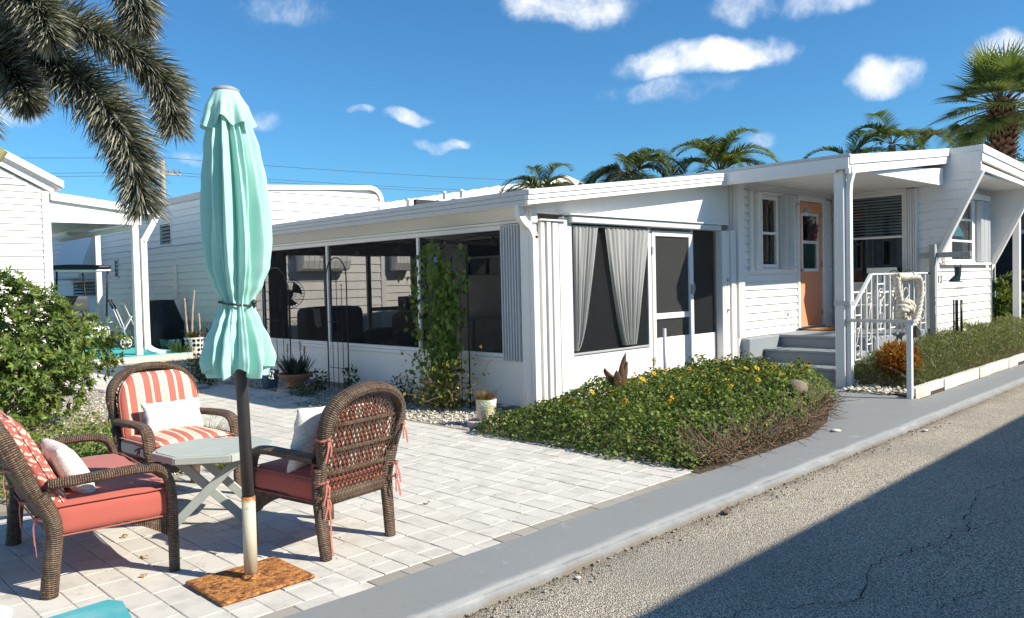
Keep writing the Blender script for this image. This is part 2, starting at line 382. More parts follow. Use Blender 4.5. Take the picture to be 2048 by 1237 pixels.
def mat_paver(name='whitewashed_paver', k=1., g=0.):
    m, t, p, o = newmat(name); v = ovec(t); ge = t.nodes.new('ShaderNodeNewGeometry'); oi = t.nodes.new('ShaderNodeObjectInfo')
    r = MA(t, 'FRACT', MA(t, 'ADD', ge.outputs['Random Per Island'], oi.outputs['Random']))
    a, b = ((.535, .515, .465), (.615, .595, .54)) if not g else ((.27, .25, .215), (.36, .335, .29))
    c = MIX(t, r, a, b); c = MIX(t, MA(t, 'MULTIPLY', SS(t, NZ(t, v, 4.5, 7, .7), .46, .70), .5), c, (.31, .295, .26))
    pt = MA(t, 'MULTIPLY', SS(t, NZ(t, v, 1.5, 4, .6), .5, .66), SS(t, r, .55, .75)); c = MIX(t, MA(t, 'MULTIPLY', pt, .5), c, (.40, .385, .35))
    c = MIX(t, MA(t, 'MULTIPLY', SS(t, NZ(t, v, 120, 3, .7), .58, .7), .35), c, (.30, .28, .24))
    S(t, p.inputs['Base Color'], c); p.inputs['Roughness'].default_value = .85; bump(t, p, NZ(t, v, 140, 4, .7), .4, .003); return m
STRIPY0, STRIPY1, ROADW = 2.81, 3.285, 7.0
MG = mat_ground(); MR = mat_road(); MST = mat_strip(); MPV = mat_paver(); MPG = mat_paver('unpainted_grey_paver', g=1)
mb = MB(); mb.add([(-600, -600, -.06), (600, -600, -.06), (600, 600, -.06), (-600, 600, -.06)], [(0, 1, 2, 3)]); mk('ground', mb, MG, kind='structure')
mb = MB(); mb.grid(lambda u, v: (-25+u*95, STRIPY1-.4-ROADW*(1-v) if v < 1 else STRIPY1-.4, -.045+.012*fb2(u*95, v*7, .8)), 190, 14, smooth=True)
for i in range(len(mb.v)):
    x, y, z = mb.v[i]
    if y > STRIPY1-.45: mb.v[i] = (x, y, -.05)
road = mk('road', mb, MR, kind='structure')
# cracks in the road surface: shallow dark sealed seams
MCR = M('crack_filler', (.03, .029, .028), .9, .2)
def crack(pts, w, seed):
    r = random.Random(seed); P = []
    for i in range(len(pts)-1):
        a, b = Vector(pts[i]), Vector(pts[i+1]); n = max(4, int((b-a).length/.06))
        for k in range(n):
            q = a.lerp(b, k/n); P.append(q+Vector((r.uniform(-.03, .03), r.uniform(-.025, .025))))
    mb = MB(); V = []; F = []
    for i, q in enumerate(P):
        ww = w*r.uniform(.25, 1.1); zz = -.0445+.012*fb2(q.x+25, (q.y-(STRIPY1-.4-ROADW)), .8)+.012
        V += [(q.x, q.y-ww, zz), (q.x, q.y+ww, zz)]
        if i: F.append((2*i-2, 2*i-1, 2*i+1, 2*i))
    mb.add(V, F); return mk('crack', mb, MCR, road)
crack([(2.75, 1.95), (3.3, 1.82), (3.7, 1.50), (4.3, 1.62), (5.2, 1.45), (6.2, 1.65), (7.0, 1.45), (8.4, 1.6)], .0045, 3)
crack([(3.7, 1.50), (3.9, 1.2), (4.4, 1.1)], .003, 5); crack([(5.2, 1.45), (5.9, 1.18), (7.4, 1.2)], .003, 6)
# kerb strip: flat top, rounded edge down to the road
mb = MB(); prof = [(STRIPY0-.05, -.10), (STRIPY0-.035, -.028), (STRIPY0-.005, -.006), (STRIPY0+.04, 0), (STRIPY1, .004), (STRIPY1, -.10)]
xs = [-14+i*.12 for i in range(460)]
for x in xs:
    for j, (y, z) in enumerate(prof):
        e = .012*fb2(x, 0, 1.4)+.006*fb2(x, 3, 9.) if j in (1, 2) else (.010*fb2(x, 7, 2.)+.007*fb2(x, 9, 11.) if j >= 4 else 0)
        mb.v.append((x, y+e, z+(.004*fb2(x, j, .7) if j in (3, 4) else 0)))
n = len(prof)
for i in range(len(xs)-1):
    for j in range(n-1): mb.f.append((i*n+j, (i+1)*n+j, (i+1)*n+j+1, i*n+j+1)); mb.mi.append(0); mb.sm.append(False)
mk('kerb_strip', mb, MST, kind='structure')
mb = MB(); mb.prism([(7.05, 3.28), (10.12, 3.28), (10.35, 3.75), (10.75, 4.42), (11.3, 4.42), (11.3, 6.25), (9.9, 6.25), (9.6, 4.15), (8.0, 3.5)], 'z', -.1, -.004)
mk('walkway', mb, MST, kind='structure')

# patio pavers: rows along y, .155 m wide, three lengths
patio = empty('patio_pavement', (2.6, 6, 0), kind='structure')
mb = MB(); mb.prism([(-4, 3.2), (5.42, 3.2), (5.42, 7.0), (5.0, 8.0), (5.7, 9.6), (5.7, 17.5), (4.2, 17.5), (3.9, 9.6), (2.9, 7.6), (2.7, 6.4), (-4, 6.4)], 'z', -.05, -.006)
mk('joint_sand', mb, M('joint_sand', (.22, .20, .165), .95, .3, 30, bmp=.4), patio)
PB = {}
def pav_mesh(lx, ly, mat, k):
    key = (round(lx, 3), round(ly, 3), k, mat.name)
    if key not in PB:
        mb = MB(); mb.box(-lx/2, lx/2, -ly/2, ly/2, -.05, 0, .0028)
        r = random.Random(hash(key[:3]) & 255)
        mb.v = [(x+r.uniform(-.0015, .0015), y+r.uniform(-.0015, .0015), z) for x, y, z in mb.v]
        me = mb.mesh('paver'); me.materials.append(mat); PB[key] = me
    return PB[key]
def in_patio(x, y):
    if y < 3.39: return False
    if y < 6.35: lo, hi = -2.2, 5.38
    elif y < 9.4: lo, hi = 2.55+.28*(y-6.35)+.12*sin(y*5), 5.38-.10*max(0, y-7.0)
    else: lo, hi = 4.0+.1*sin(y*3), 5.62
    return lo < x < hi and y < 17.2
pv = []; r = random.Random(11); RW = .1555
for i in range(-16, 38):
    x = .062+i*RW; y = 3.395+r.uniform(-.1, 0)
    first = True
    while y < 17.3:
        L = r.choice((.208, .208, .262, .31))
        if first: y0 = 3.393; L = L*r.uniform(.55, 1.); first = False
        else: y0 = y
        if in_patio(x+RW/2, y0+L/2): pv.append((x+RW/2, y0+L/2, L, MPV))
        y = y0+L
# grey uncut border row next to the kerb strip and along the flower bed
x = -2.4
while x < 5.0:
    L = r.choice((.208, .155, .208)); pv.append((x+L/2, 3.338, -L, MPG if r.random() < .62 else MPV)); x += L
y = 3.6
while y < 6.4:
    pv.append((5.46, y+.1, .2, MPG)); y += .208
def seen(q):
    p = Vector((q[0], q[1], 0))-Vector((0, 0, 1.5)); d = p.dot(fw); sx = p.dot(rt)/d if d > .3 else 9; sy = p.dot(up)/d if d > .3 else 9
    return (d if d > .3 and abs(sx) < .68 and abs(sy) < .43 else 1e3+abs(d))
pv.sort(key=seen); rest = MB()
for k, (x, y, L, mt) in enumerate(pv):
    dz = r.uniform(-.002, .0015); lx, ly = (RW-.004, L-.004) if L > 0 else (-L-.004, .100)
    if k < 300:
        inst('paver', pav_mesh(lx, ly, mt, k % 3), (x, y, dz), patio, rot=(r.uniform(-.004, .004), r.uniform(-.004, .004), r.uniform(-.006, .006)))
    else:
        rest.cur = 0 if mt is MPV else 1; rest.box(x-lx/2, x+lx/2, y-ly/2, y+ly/2, -.05, dz, .0028)
mk('paver', rest, [MPV, MPG], patio, kind='stuff')
# shell gravel beds
MGR = M('shell_gravel', (.50, .46, .38), .85, .25, 30, island=.45)
def pebbles(name, regions, n, smin, smax, seed, mat=MGR):
    r = np.random.default_rng(seed); oc = np.array([(1, 0, 0), (0, 1, 0), (-1, 0, 0), (0, -1, 0), (0, 0, 1.), (0, 0, -1)]); of = np.array([(0, 1, 4), (1, 2, 4), (2, 3, 4), (3, 0, 4), (1, 0, 5), (2, 1, 5), (3, 2, 5), (0, 3, 5)])
    A = np.array([(x1-x0)*(y1-y0)*w for x0, x1, y0, y1, z, w in regions]); k = r.choice(len(regions), n, p=A/A.sum()); R = np.array(regions)[k]
    x = R[:, 0]+r.random(n)*(R[:, 1]-R[:, 0]); y = R[:, 2]+r.random(n)*(R[:, 3]-R[:, 2]); s = r.uniform(smin, smax, n)
    a = r.random(n)*6.28; sx, sy, sz = s*r.uniform(.7, 1.5, n), s*r.uniform(.6, 1.1, n), s*r.uniform(.35, .7, n)
    O = oc[None]*np.stack([sx, sy, sz], 1)[:, None]+r.normal(0, .12, (n, 6, 3))*s[:, None, None]
    X = O[..., 0]*np.cos(a)[:, None]-O[..., 1]*np.sin(a)[:, None]; Y = O[..., 0]*np.sin(a)[:, None]+O[..., 1]*np.cos(a)[:, None]
    V = np.stack([X+x[:, None], Y+y[:, None], O[..., 2]+(R[:, 4]+sz*.5)[:, None]], 2).reshape(-1, 3)
    F = (np.arange(n)[:, None, None]*6+of[None]).reshape(-1, 3); return mk_arr(name, V, F, mat, kind='stuff', label='pale crushed shell and pebbles', cat='gravel')
mb = MB(); mb.prism([(5.38, 5.6), (6.62, 5.6), (6.62, 17.4), (5.6, 17.4), (5.6, 9.6), (5.0, 8.0), (5.38, 6.8)], 'z', -.08, -.012)
mb.prism([(5.7, 13.75), (16, 13.75), (16, 17.6), (8.6, 17.6), (8.6, 24), (5.7, 24)], 'z', -.08, -.016)
mb.prism([(-3, 6.4), (2.6, 6.4), (4.0, 9.6), (4.2, 17.9), (-3, 17.9)], 'z', -.08, -.0165)
mk('gravel_bed', mb, M('bed_gravel', (.36, .33, .27), .95, .35, 60, bmp=.8, bsc=110, bd=.012), kind='structure')
pebbles('gravel', [(5.42, 6.5, 5.7, 7.6, -.01, 2.2), (5.1, 6.5, 7.6, 10.2, -.01, 1.6), (5.6, 6.5, 10.2, 17, -.01, .5), (6.6, 8.3, 14, 18, -.012, .5), (1.6, 4.3, 8.4, 11.5, -.012, .8), (2.8, 4.2, 11, 17, -.012, .5), (2.5, 3.2, 6.5, 8.6, -.012, .9)], 9000, .010, .026, 4)
pebbles('gravel', [(-3, 12, 2.74, 2.80, -.045, 1), (2, 9, 2.6, 2.79, -.045, .25)], 900, .004, .013, 5, M('kerb_grit', (.30, .26, .20), .9, .3, 30, island=.5))
mb = MB(); mb.prism([(5.3, 3.32), (7.1, 3.31), (8.0, 3.5), (9.6, 4.15), (9.9, 6.25), (5.56, 6.25), (5.56, 3.6), (5.3, 3.6)], 'z', -.08, .0)
mb.prism([(10.13, 3.36), (30, 3.36), (30, 4.5), (10.78, 4.4), (10.36, 3.75)], 'z', -.08, .02)
mk('planting_bed', mb, M('mulch', (.10, .07, .045), .95, .4, 25, bmp=1., bsc=60, bd=.02), kind='structure')
# ================================================================== buildings
def mat_siding(name, col, dirtamt=.25):
    m, t, p, o = newmat(name); v = ovec(t)
    c = MIX(t, NZ(t, v, 3, 5), dk(col, .96), dk(col, 1.03))
    mp = t.nodes.new('ShaderNodeMapping'); mp.inputs['Scale'].default_value = (5, 5, .8); t.links.new(v, mp.inputs[0])
    c = MIX(t, MA(t, 'MULTIPLY', SS(t, NZ(t, mp.outputs[0], 2.2, 6, .7), .5, .78), dirtamt), c, dk(col, .72))
    S(t, p.inputs['Base Color'], c); p.inputs['Roughness'].default_value = .5; p.inputs['Specular IOR Level'].default_value = .35
    bump(t, p, NZ(t, v, 9, 3), .15, .006); return m
WHT = mat_siding('white_siding', (.80, .785, .755)); TRIM = mat_siding('white_trim', (.80, .785, .755), .18); SOF = mat_siding('soffit_white', (.78, .765, .73), .1)
GRYW = mat_siding('cool_white_siding', (.70, .73, .74), .4)  # trailer side wall: cooler and darker than its white end wall, stronger streaks
ALU = M('galvanised_aluminium', (.50, .52, .53), .45, .15, 12, metal=.35); SHUT = mat_siding('shutter_aluminium', (.58, .60, .61), .45)
DARKF = M('dark_frame', (.03, .03, .032), .5, .2); CONC = MST
PORCHG = M('grey_porch_paint', (.245, .275, .30), .55, .10, 3, dirt=(.33, .34, .34), damt=.4, bmp=.2)
def mat_glass(name='window_glass', tint=(.9, .94, .96), refl=1.):
    m, t, p, o = newmat(name); t.nodes.remove(p)
    fr = t.nodes.new('ShaderNodeFresnel'); fr.inputs[0].default_value = 1.5; gl = t.nodes.new('ShaderNodeBsdfGlossy'); gl.inputs['Roughness'].default_value = .015
    tr = t.nodes.new('ShaderNodeBsdfTransparent'); tr.inputs[0].default_value = (*tint, 1); mx = t.nodes.new('ShaderNodeMixShader')
    S(t, mx.inputs[0], MA(t, 'MULTIPLY_ADD', fr.outputs[0], 1.6*refl, .02, clamp=True)); t.links.new(tr.outputs[0], mx.inputs[1]); t.links.new(gl.outputs[0], mx.inputs[2]); t.links.new(mx.outputs[0], o.inputs[0]); return m
def mat_screen(name='insect_screen', cover=.50, col=(.010, .012, .015)):
    m, t, p, o = newmat(name); p.inputs['Base Color'].default_value = (*col, 1); p.inputs['Roughness'].default_value = .8; p.inputs['Specular IOR Level'].default_value = .2
    tc = t.nodes.new('ShaderNodeTexCoord'); tr = t.nodes.new('ShaderNodeBsdfTransparent'); mx = t.nodes.new('ShaderNodeMixShader')
    S(t, mx.inputs[0], MA(t, 'MULTIPLY_ADD', NZ(t, tc.outputs['Object'], 2.5, 4), .10, cover-.05)); t.links.new(tr.outputs[0], mx.inputs[1]); t.links.new(p.outputs[0], mx.inputs[2]); t.links.new(mx.outputs[0], o.inputs[0]); return m
GLASS = mat_glass(); SCR = mat_screen(); SCR2 = mat_screen('dense_screen', .52, (.05, .05, .05))
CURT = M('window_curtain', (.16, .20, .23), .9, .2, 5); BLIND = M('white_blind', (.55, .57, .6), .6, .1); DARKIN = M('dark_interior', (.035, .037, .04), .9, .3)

def P3(axis, c, u, off, z, sg=-1):
    """wall running along axis at constant c; off = distance outward"""
    return (u, c+sg*off, z) if axis == 'x' else (c+sg*off, u, z)
def pbox(mb, axis, c, u0, u1, o0, o1, z0, z1, b=0., sg=-1):
    a = P3(axis, c, u0, o0, z0, sg); q = P3(axis, c, u1, o1, z1, sg); return mb.box(a[0], q[0], a[1], q[1], a[2], q[2], b)
def bands(z0, z1, u0, u1, opens):
    zs = sorted({z0, z1, *[z for o in opens for z in o[2:] if z0 < z < z1]})
    for a, b in zip(zs, zs[1:]):
        cut = sorted((o[0], o[1]) for o in opens if o[2] < b-1e-6 and o[3] > a+1e-6); x = u0
        for c, d in cut:
            if c > x: yield a, b, x, min(c, u1)
            x = max(x, d)
        if x < u1: yield a, b, x, u1
def siding(parent, axis, c, u0, u1, z0, z1, h, opens, mat, top=None, lap=.024, sg=-1):
    z = z0
    while z < z1-.01:
        zt = min(z+h, z1); a0, a1 = u0, u1
        if top:
            n = 60; us = [u0+(u1-u0)*i/n for i in range(n+1)]; ok = [u for u in us if top(u) > z+.02]
            if not ok: break
            a0, a1 = ok[0], ok[-1]
        grp = []
        for q in bands(z, zt, a0, a1, opens):
            hit = [g for g in grp if any(q[2] < p[3]+.01 and q[3] > p[2]-.01 for p in g)]
            ng = [q]+[p for g in hit for p in g]; grp = [g for g in grp if g not in hit]+[ng]
        for g in grp:
            mb = MB()
            for za, zb, x0, x1 in g:
                za = za+.009 if za == z else za; f = lambda q: lap*(1-(q-z)/h)+.004
                V = []
                for u in (x0, x1):
                    zz = min(zb, max(za+.001, top(u))) if top else zb
                    V += [P3(axis, c, u, -.004, za, sg), P3(axis, c, u, f(za), za, sg), P3(axis, c, u, f(zz), zz, sg), P3(axis, c, u, -.004, zz, sg)]
                fs = [(0, 1, 5, 4), (1, 2, 6, 5), (2, 3, 7, 6), (3, 0, 4, 7), (3, 2, 1, 0), (4, 5, 6, 7)]
                if axis == 'y': fs = [q[::-1] for q in fs]
                mb.add(V, fs)
            if mb.v: mk('siding_board', mb, mat, parent)
        z = zt
def wall(parent, name, axis, c, u0, u1, z0, z1, opens, mat, th=.1, sg=-1):
    mb = MB()
    for a, b, x0, x1 in bands(z0, z1, u0, u1, opens): pbox(mb, axis, c, x0, x1, -th, -.004, a, b, sg=sg)
    return mk(name, mb, mat, parent)
def window(parent, axis, c, u0, u1, z0, z1, rails=(), mull=(), fw_=.045, mat=TRIM, glass=GLASS, cur=None, blind=None, sill=True, out=.02, label=None):
    mb = MB(); d = .05
    pbox(mb, axis, c, u0, u0+fw_, -d, out, z0, z1, .004); pbox(mb, axis, c, u1-fw_, u1, -d, out, z0, z1, .004)
    pbox(mb, axis, c, u0+fw_, u1-fw_, -d, out-.002, z1-fw_, z1, .004); pbox(mb, axis, c, u0+fw_, u1-fw_, -d, out-.002, z0, z0+fw_, .004)
    for r_ in rails: pbox(mb, axis, c, u0+fw_, u1-fw_, -d+.004, out-.008, r_-.02, r_+.02, .003)
    for r_ in mull: pbox(mb, axis, c, r_-.015, r_+.015, -d+.006, out-.01, z0+fw_, z1-fw_, .003)
    w = mk('window', mb, mat, parent); tag(w, label)
    ed = [z0+fw_]+list(rails)+[z1-fw_]
    for a, b in zip(ed, ed[1:]):
        m2 = MB(); pbox(m2, axis, c, u0+fw_, u1-fw_, -.028, -.022, a+.018, b-.018); mk('pane', m2, glass, w)
    if sill:
        m2 = MB(); pbox(m2, axis, c, u0-.05, u1+.05, .0, .055, z0-.045, z0-.002, .006); mk('sill', m2, mat, w)
    if cur:
        m2 = MB(); n = 60
        for (a, b) in cur:
            def fn(u, v, a=a, b=b): return P3(axis, c, a+(b-a)*u, -.13-.018*sin(u*(b-a)*95)-.008*sin(u*37), z0+.02+(z1-z0-.04)*v)
            m2.grid(fn, n, 2)
            def fn2(u, v, a=a, b=b): return P3(axis, c, a+(b-a)*u, -.134-.018*sin(u*(b-a)*95)-.008*sin(u*37), z0+.02+(z1-z0-.04)*(1-v))
            m2.grid(fn2, n, 2)
        mk('curtain', m2, CURT, w)
    if blind:
        m2 = MB(); zz = blind[1]
        while zz > blind[0]:
            q = [P3(axis, c, u0+fw_, -.085, zz), P3(axis, c, u1-fw_, -.085, zz), P3(axis, c, u1-fw_, -.108, zz-.022), P3(axis, c, u0+fw_, -.108, zz-.022)]
            m2.add(q+[(x, y, z-.0015) for x, y, z in q], [(0, 1, 2, 3), (7, 6, 5, 4), (0, 4, 5, 1), (1, 5, 6, 2), (2, 6, 7, 3), (3, 7, 4, 0)]); zz -= .052
        mk('blind', m2, BLIND, w)
    return w
def accordion(parent, axis, c, u0, u1, z0, z1, n=6, depth=.1, mat=SHUT, name='storm_shutter'):
    """folded storm shutter: a stack of vertical pleats"""
    mb = MB(); w = (u1-u0)/n
    for i in range(n):
        a = u0+i*w; o = depth*(1-.12*(i % 2)); pbox(mb, axis, c, a+.004, a+w-.004, .002, o, z0, z1, .006)
        pbox(mb, axis, c, a+w*.35, a+w*.6, o, o+.008, z0+.01, z1-.01, .002)
    return mk(name, mb, mat, parent)
def fascia(parent, axis, c, u0, u1, zt0, zt1, hgt, steps=3, th=.05, name='fascia', mat=TRIM, proud=.012, sg=-1):
    """stepped aluminium fascia whose top runs from zt0 (u0) to zt1 (u1)"""
    mb = MB(); hs = hgt/steps
    for k in range(steps):
        o = th+proud*(steps-1-k)*.9+.004
        V = []
        for u, zt in ((u0, zt0), (u1, zt1)):
            a, b = zt-k*hs-(.003 if k else 0), zt-(k+1)*hs
            V += [P3(axis, c, u, 0, b, sg), P3(axis, c, u, o, b, sg), P3(axis, c, u, o-.004, a, sg), P3(axis, c, u, 0, a, sg)]
        mb.add(V, [(0, 1, 5, 4), (1, 2, 6, 5), (2, 3, 7, 6), (3, 0, 4, 7), (3, 2, 1, 0), (4, 5, 6, 7)])
    return mk(name, mb, mat, parent)

# ------------------------------------------------------------------ main mobile home
home = empty('mobile_home', (14, 9, 0), 'white lap-sided mobile home with an orange front door up grey steps', 'house')
YD, XW, YC, ZF = 6.25, 14.6, 4.58, .57
wopen = (11.75, 12.42, 1.66, 2.80)     # window left of the door
dopen = (13.20, 14.12, .61, 2.80)
w = wall(home, 'wall', 'x', YD, 11.0, XW, .0, 3.15, [(wopen[0], wopen[1], wopen[2], wopen[3]), dopen], WHT)
siding(w, 'x', YD, 11.18, XW, .56, 3.0, .122, [(wopen[0]-.12, wopen[1]+.12, wopen[2]-.06, wopen[3]+.06), (13.12, 14.2, .56, 2.88)], WHT)
wp = (4.98, 6.02, 1.32, 2.92)          # window on the side wall, blinds
w = wall(home, 'wall', 'y', XW, YC, YD, .0, 3.2, [wp], WHT)
siding(w, 'y', XW, YC, YD, .56, 3.05, .152, [(4.98-.02, 6.1, 1.3, 2.96)], WHT)
cw = (15.55, 16.95, 1.70, 2.86)        # window of the front bay
w = wall(home, 'wall', 'x', YC, XW, 18.15, .0, 3.3, [cw], WHT)
siding(w, 'x', YC, XW+.06, 18.09, .47, 3.15, .150, [(15.1, 17.85, 1.68, 3.2)], WHT)
wi = (11.5, 12.55, 1.64, 2.45)         # inside the screen room
w = wall(home, 'wall', 'y', 11.15, YD, 14.0, .0, 3.0, [wi], WHT)
siding(w, 'y', 11.15, 6.4, 14.0, .1, 2.9, .2, [(wi[0]-.02, wi[1]+.02, wi[2]-.02, wi[3]+.02)], WHT)
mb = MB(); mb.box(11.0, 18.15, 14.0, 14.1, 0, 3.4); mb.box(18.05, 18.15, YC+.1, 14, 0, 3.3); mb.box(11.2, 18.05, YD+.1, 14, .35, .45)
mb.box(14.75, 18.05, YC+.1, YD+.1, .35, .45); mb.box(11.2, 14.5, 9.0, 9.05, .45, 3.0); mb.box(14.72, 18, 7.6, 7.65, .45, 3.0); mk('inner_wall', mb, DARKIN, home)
# corner boards, casing
for c_, q in ((YD, (11.0, 11.18, .002, .10, .57, 2.98)), (YD, (10.98, 11.12, .002, .09, .0, .57)), (YC, (XW-.012, XW+.06, .002, .03, .45, 3.15)), (YC, (18.09, 18.17, .002, .035, .45, 3.1)), (YD, (11.2, XW, .024, .05, 2.93, 3.0))):
    mb = MB(); pbox(mb, 'x', c_, *q, .005); mk('corner_trim', mb, TRIM, home)
mb = MB(); pbox(mb, 'x', YC, XW+.03, 18.1, -.06, -.001, .0, .46); mk('skirting', mb, WHT, home)
mb = MB(); pbox(mb, 'x', YD, 13.12, 13.20, .002, .035, .60, 2.88, .004); pbox(mb, 'x', YD, 14.12, 14.24, .002, .035, .60, 2.88, .004); pbox(mb, 'x', YD, 13.20, 14.12, .003, .034, 2.80, 2.88, .004); mk('door_casing', mb, TRIM, home)
# the orange door
ORG = M('orange_door_paint', (.80, .32, .17), .45, .06, 3, bmp=.05)
dl, dr, dz0, dz1 = 13.22, 14.10, .63, 2.79
pn = (13.32, 13.98, 1.58, 2.60)
mb = MB()
for a, b, x0, x1 in bands(dz0, dz1, dl, dr, [pn]): pbox(mb, 'x', YD, x0, x1, -.045, -.005, a, b)
door = mk('door', mb, ORG, home, label='orange front door with a white framed two-pane window')
mb = MB(); f = .05
for q in ((pn[0], pn[0]+f, pn[2], pn[3]), (pn[1]-f, pn[1], pn[2], pn[3]), (pn[0]+f, pn[1]-f, pn[3]-f, pn[3]), (pn[0]+f, pn[1]-f, pn[2], pn[2]+f), (pn[0]+f, pn[1]-f, 2.07, 2.12)): pbox(mb, 'x', YD, q[0], q[1], -.05, .008, q[2], q[3], .004)
mk('window_frame', mb, TRIM, door)
for a, b in ((pn[2]+f, 2.07), (2.12, pn[3]-f)):
    mb = MB(); pbox(mb, 'x', YD, pn[0]+f, pn[1]-f, -.03, -.024, a, b); mk('pane', mb, GLASS, door)
mb = MB(); mb.lathe([(0, 0), (.024, .003), (.027, .02), (.018, .035), (.012, .045), (.012, .06)], n=14)
mb.v = [(13.275+x, YD-.06+z, 1.60+y) for x, y, z in mb.v]; mk('handle', mb, M('brushed_steel', (.45, .44, .42), .3, .1, metal=1), door)
for z in (.85, 1.7, 2.6): mb = MB(); mb.tube([(14.105, YD-.012, z-.045), (14.105, YD-.012, z+.045)], .009, 8); mk('hinge', mb, M('brass_hinge', (.45, .30, .16), .4, .1, metal=.8), door)
mb = MB(); pbox(mb, 'x', YD, 13.20, 14.12, -.05, .06, .585, .628, .006); mk('threshold', mb, ALU, home)
# windows
window(home, 'x', YD, *wopen, rails=(2.21,), cur=[(11.79, 12.05), (12.2, 12.4)], sill=False)
for q in ((11.44, 13.06, .012, .05, 1.58, 1.625), (11.46, 13.04, .012, .04, 2.84, 2.875)): mb = MB(); pbox(mb, 'x', YD, *q, .004); mk('shutter_track', mb, TRIM, home)
for q in ((11.46, 11.56), (12.86, 12.95)): mb = MB(); pbox(mb, 'x', YD, *q, .012, .06, 1.625, 2.84, .004); mk('shutter_frame', mb, TRIM, home)
accordion(home, 'x', YD, 11.57, 11.74, 1.63, 2.83, 2, .13, TRIM); accordion(home, 'x', YD, 12.5, 12.84, 1.63, 2.83, 4, .12, SHUT)
window(home, 'y', XW, *wp, rails=(2.15,), blind=(2.17, 2.87), fw_=.05, sill=False, cur=None)
accordion(home, 'y', XW, 4.76, 4.96, 1.0, 2.95, 5, .10, TRIM); accordion(home, 'y', XW, 6.05, 6.22, .6, 2.95, 3, .09, SHUT)
window(home, 'x', YC, *cw, rails=(2.08, 2.48), cur=[(15.6, 15.95), (16.5, 16.9)], mull=())
for q in ((.01, .10, 1.635, 1.68), (.01, .09, 2.88, 2.99)): mb = MB(); pbox(mb, 'x', YC, 15.05, 17.85, *q, .005); mk('shutter_track', mb, TRIM, home)
accordion(home, 'x', YC, 15.12, 15.52, 1.69, 2.87, 4, .08, TRIM); accordion(home, 'x', YC, 17.2, 17.8, 1.69, 2.87, 5, .10, SHUT)
window(home, 'y', 11.15, *wi, rails=(2.04,), fw_=.04, blind=(1.7, 2.4), sill=False)
# outlet box and house number
mb = MB(); pbox(mb, 'x', YD, 12.66, 12.80, .01, .03, .80, .92, .006); ob = mk('outlet', mb, TRIM, home)
mb = MB(); pbox(mb, 'x', YD, 12.69, 12.715, .03, .036, .83, .89); pbox(mb, 'x', YD, 12.745, 12.77, .03, .036, .83, .89); mk('socket', mb, M('socket_grey', (.2, .2, .2), .5), ob)
mb = MB(); pbox(mb, 'x', YC, 14.80, 15.14, .026, .030, 1.29, 1.50); plq = mk('number_plate', mb, TRIM, home)
NUM = M('number_grey', (.10, .10, .10), .5)
mb = MB(); mb.tube([(14.88, YC-.036, 1.43), (14.905, YC-.036, 1.45), (14.905, YC-.036, 1.33)], .008, 6); mk('digit', mb, NUM, plq)
mb = MB(); mb.tube(bez([(15.0, YC-.036, 1.43), (15.03, YC-.036, 1.45), (15.06, YC-.036, 1.425), (15.03, YC-.036, 1.395), (15.06, YC-.036, 1.36), (15.03, YC-.036, 1.33), (14.995, YC-.036, 1.35)], 5), .008, 6); mk('digit', mb, NUM, plq)
# porch roof over the landing, sloping up to the right
XR, YF = 10.5, 4.28
def rz(x): return 3.045+(x-XR)*.127 if x < 14.6 else 3.566-(x-14.6)*.039
mb = MB(); mb.prism([(XR+.02, rz(XR)-.06), (14.6, rz(14.6)-.06), (18.6, rz(18.6)-.06), (18.6, rz(18.6)+.0), (14.6, rz(14.6)), (XR+.02, rz(XR))], 'y', 4.36, 14.3)
mb.prism([(14.62, rz(14.62)-.05), (18.6, rz(18.6)-.05), (18.6, rz(18.6)-.002), (14.62, rz(14.62)-.002)], 'y', 3.84, 4.355)
mk('roof', mb, TRIM, home)
mb = MB(); mb.box(XR-.01, XR+.05, 4.26, 14.3, rz(XR)+.002, rz(XR)+.045, .004); mk('drip_edge', mb, ALU, home)
fascia(home, 'y', XR+.06, 4.28, 14.3, 3.045, 3.045, .15, 1, .06)
fascia(home, 'x', YF+.055, XR+.03, 14.58, rz(XR)+.03, rz(14.6)+.0, .245, 2, .05, proud=.02)
# flat soffit with the wedge beam above it
mb = MB(); mb.prism([(XR+.12, 2.90), (14.52, 2.955), (14.52, 3.24), (XR+.12, 2.935)], 'y', YF+.07, YF+.20); mk('wedge_beam', mb, TRIM, home)
so_ = MB(); so_.box(XR+.08, 14.6, YF+.205, YD, 2.985, 3.0); sof = mk('soffit', so_, SOF, home)
y = YF+.206
while y < YD-.1:
    mb = MB(); mb.box(XR+.09, 14.59, y, min(y+.148, YD-.02), 2.972, 2.9845, .003); mk('soffit_panel', mb, SOF, sof); y += .152
mb = MB(); mb.box(XR+.005, XR+.075, 4.45, 11, 2.86, 2.965, .005); mk('eave_beam', mb, TRIM, home)
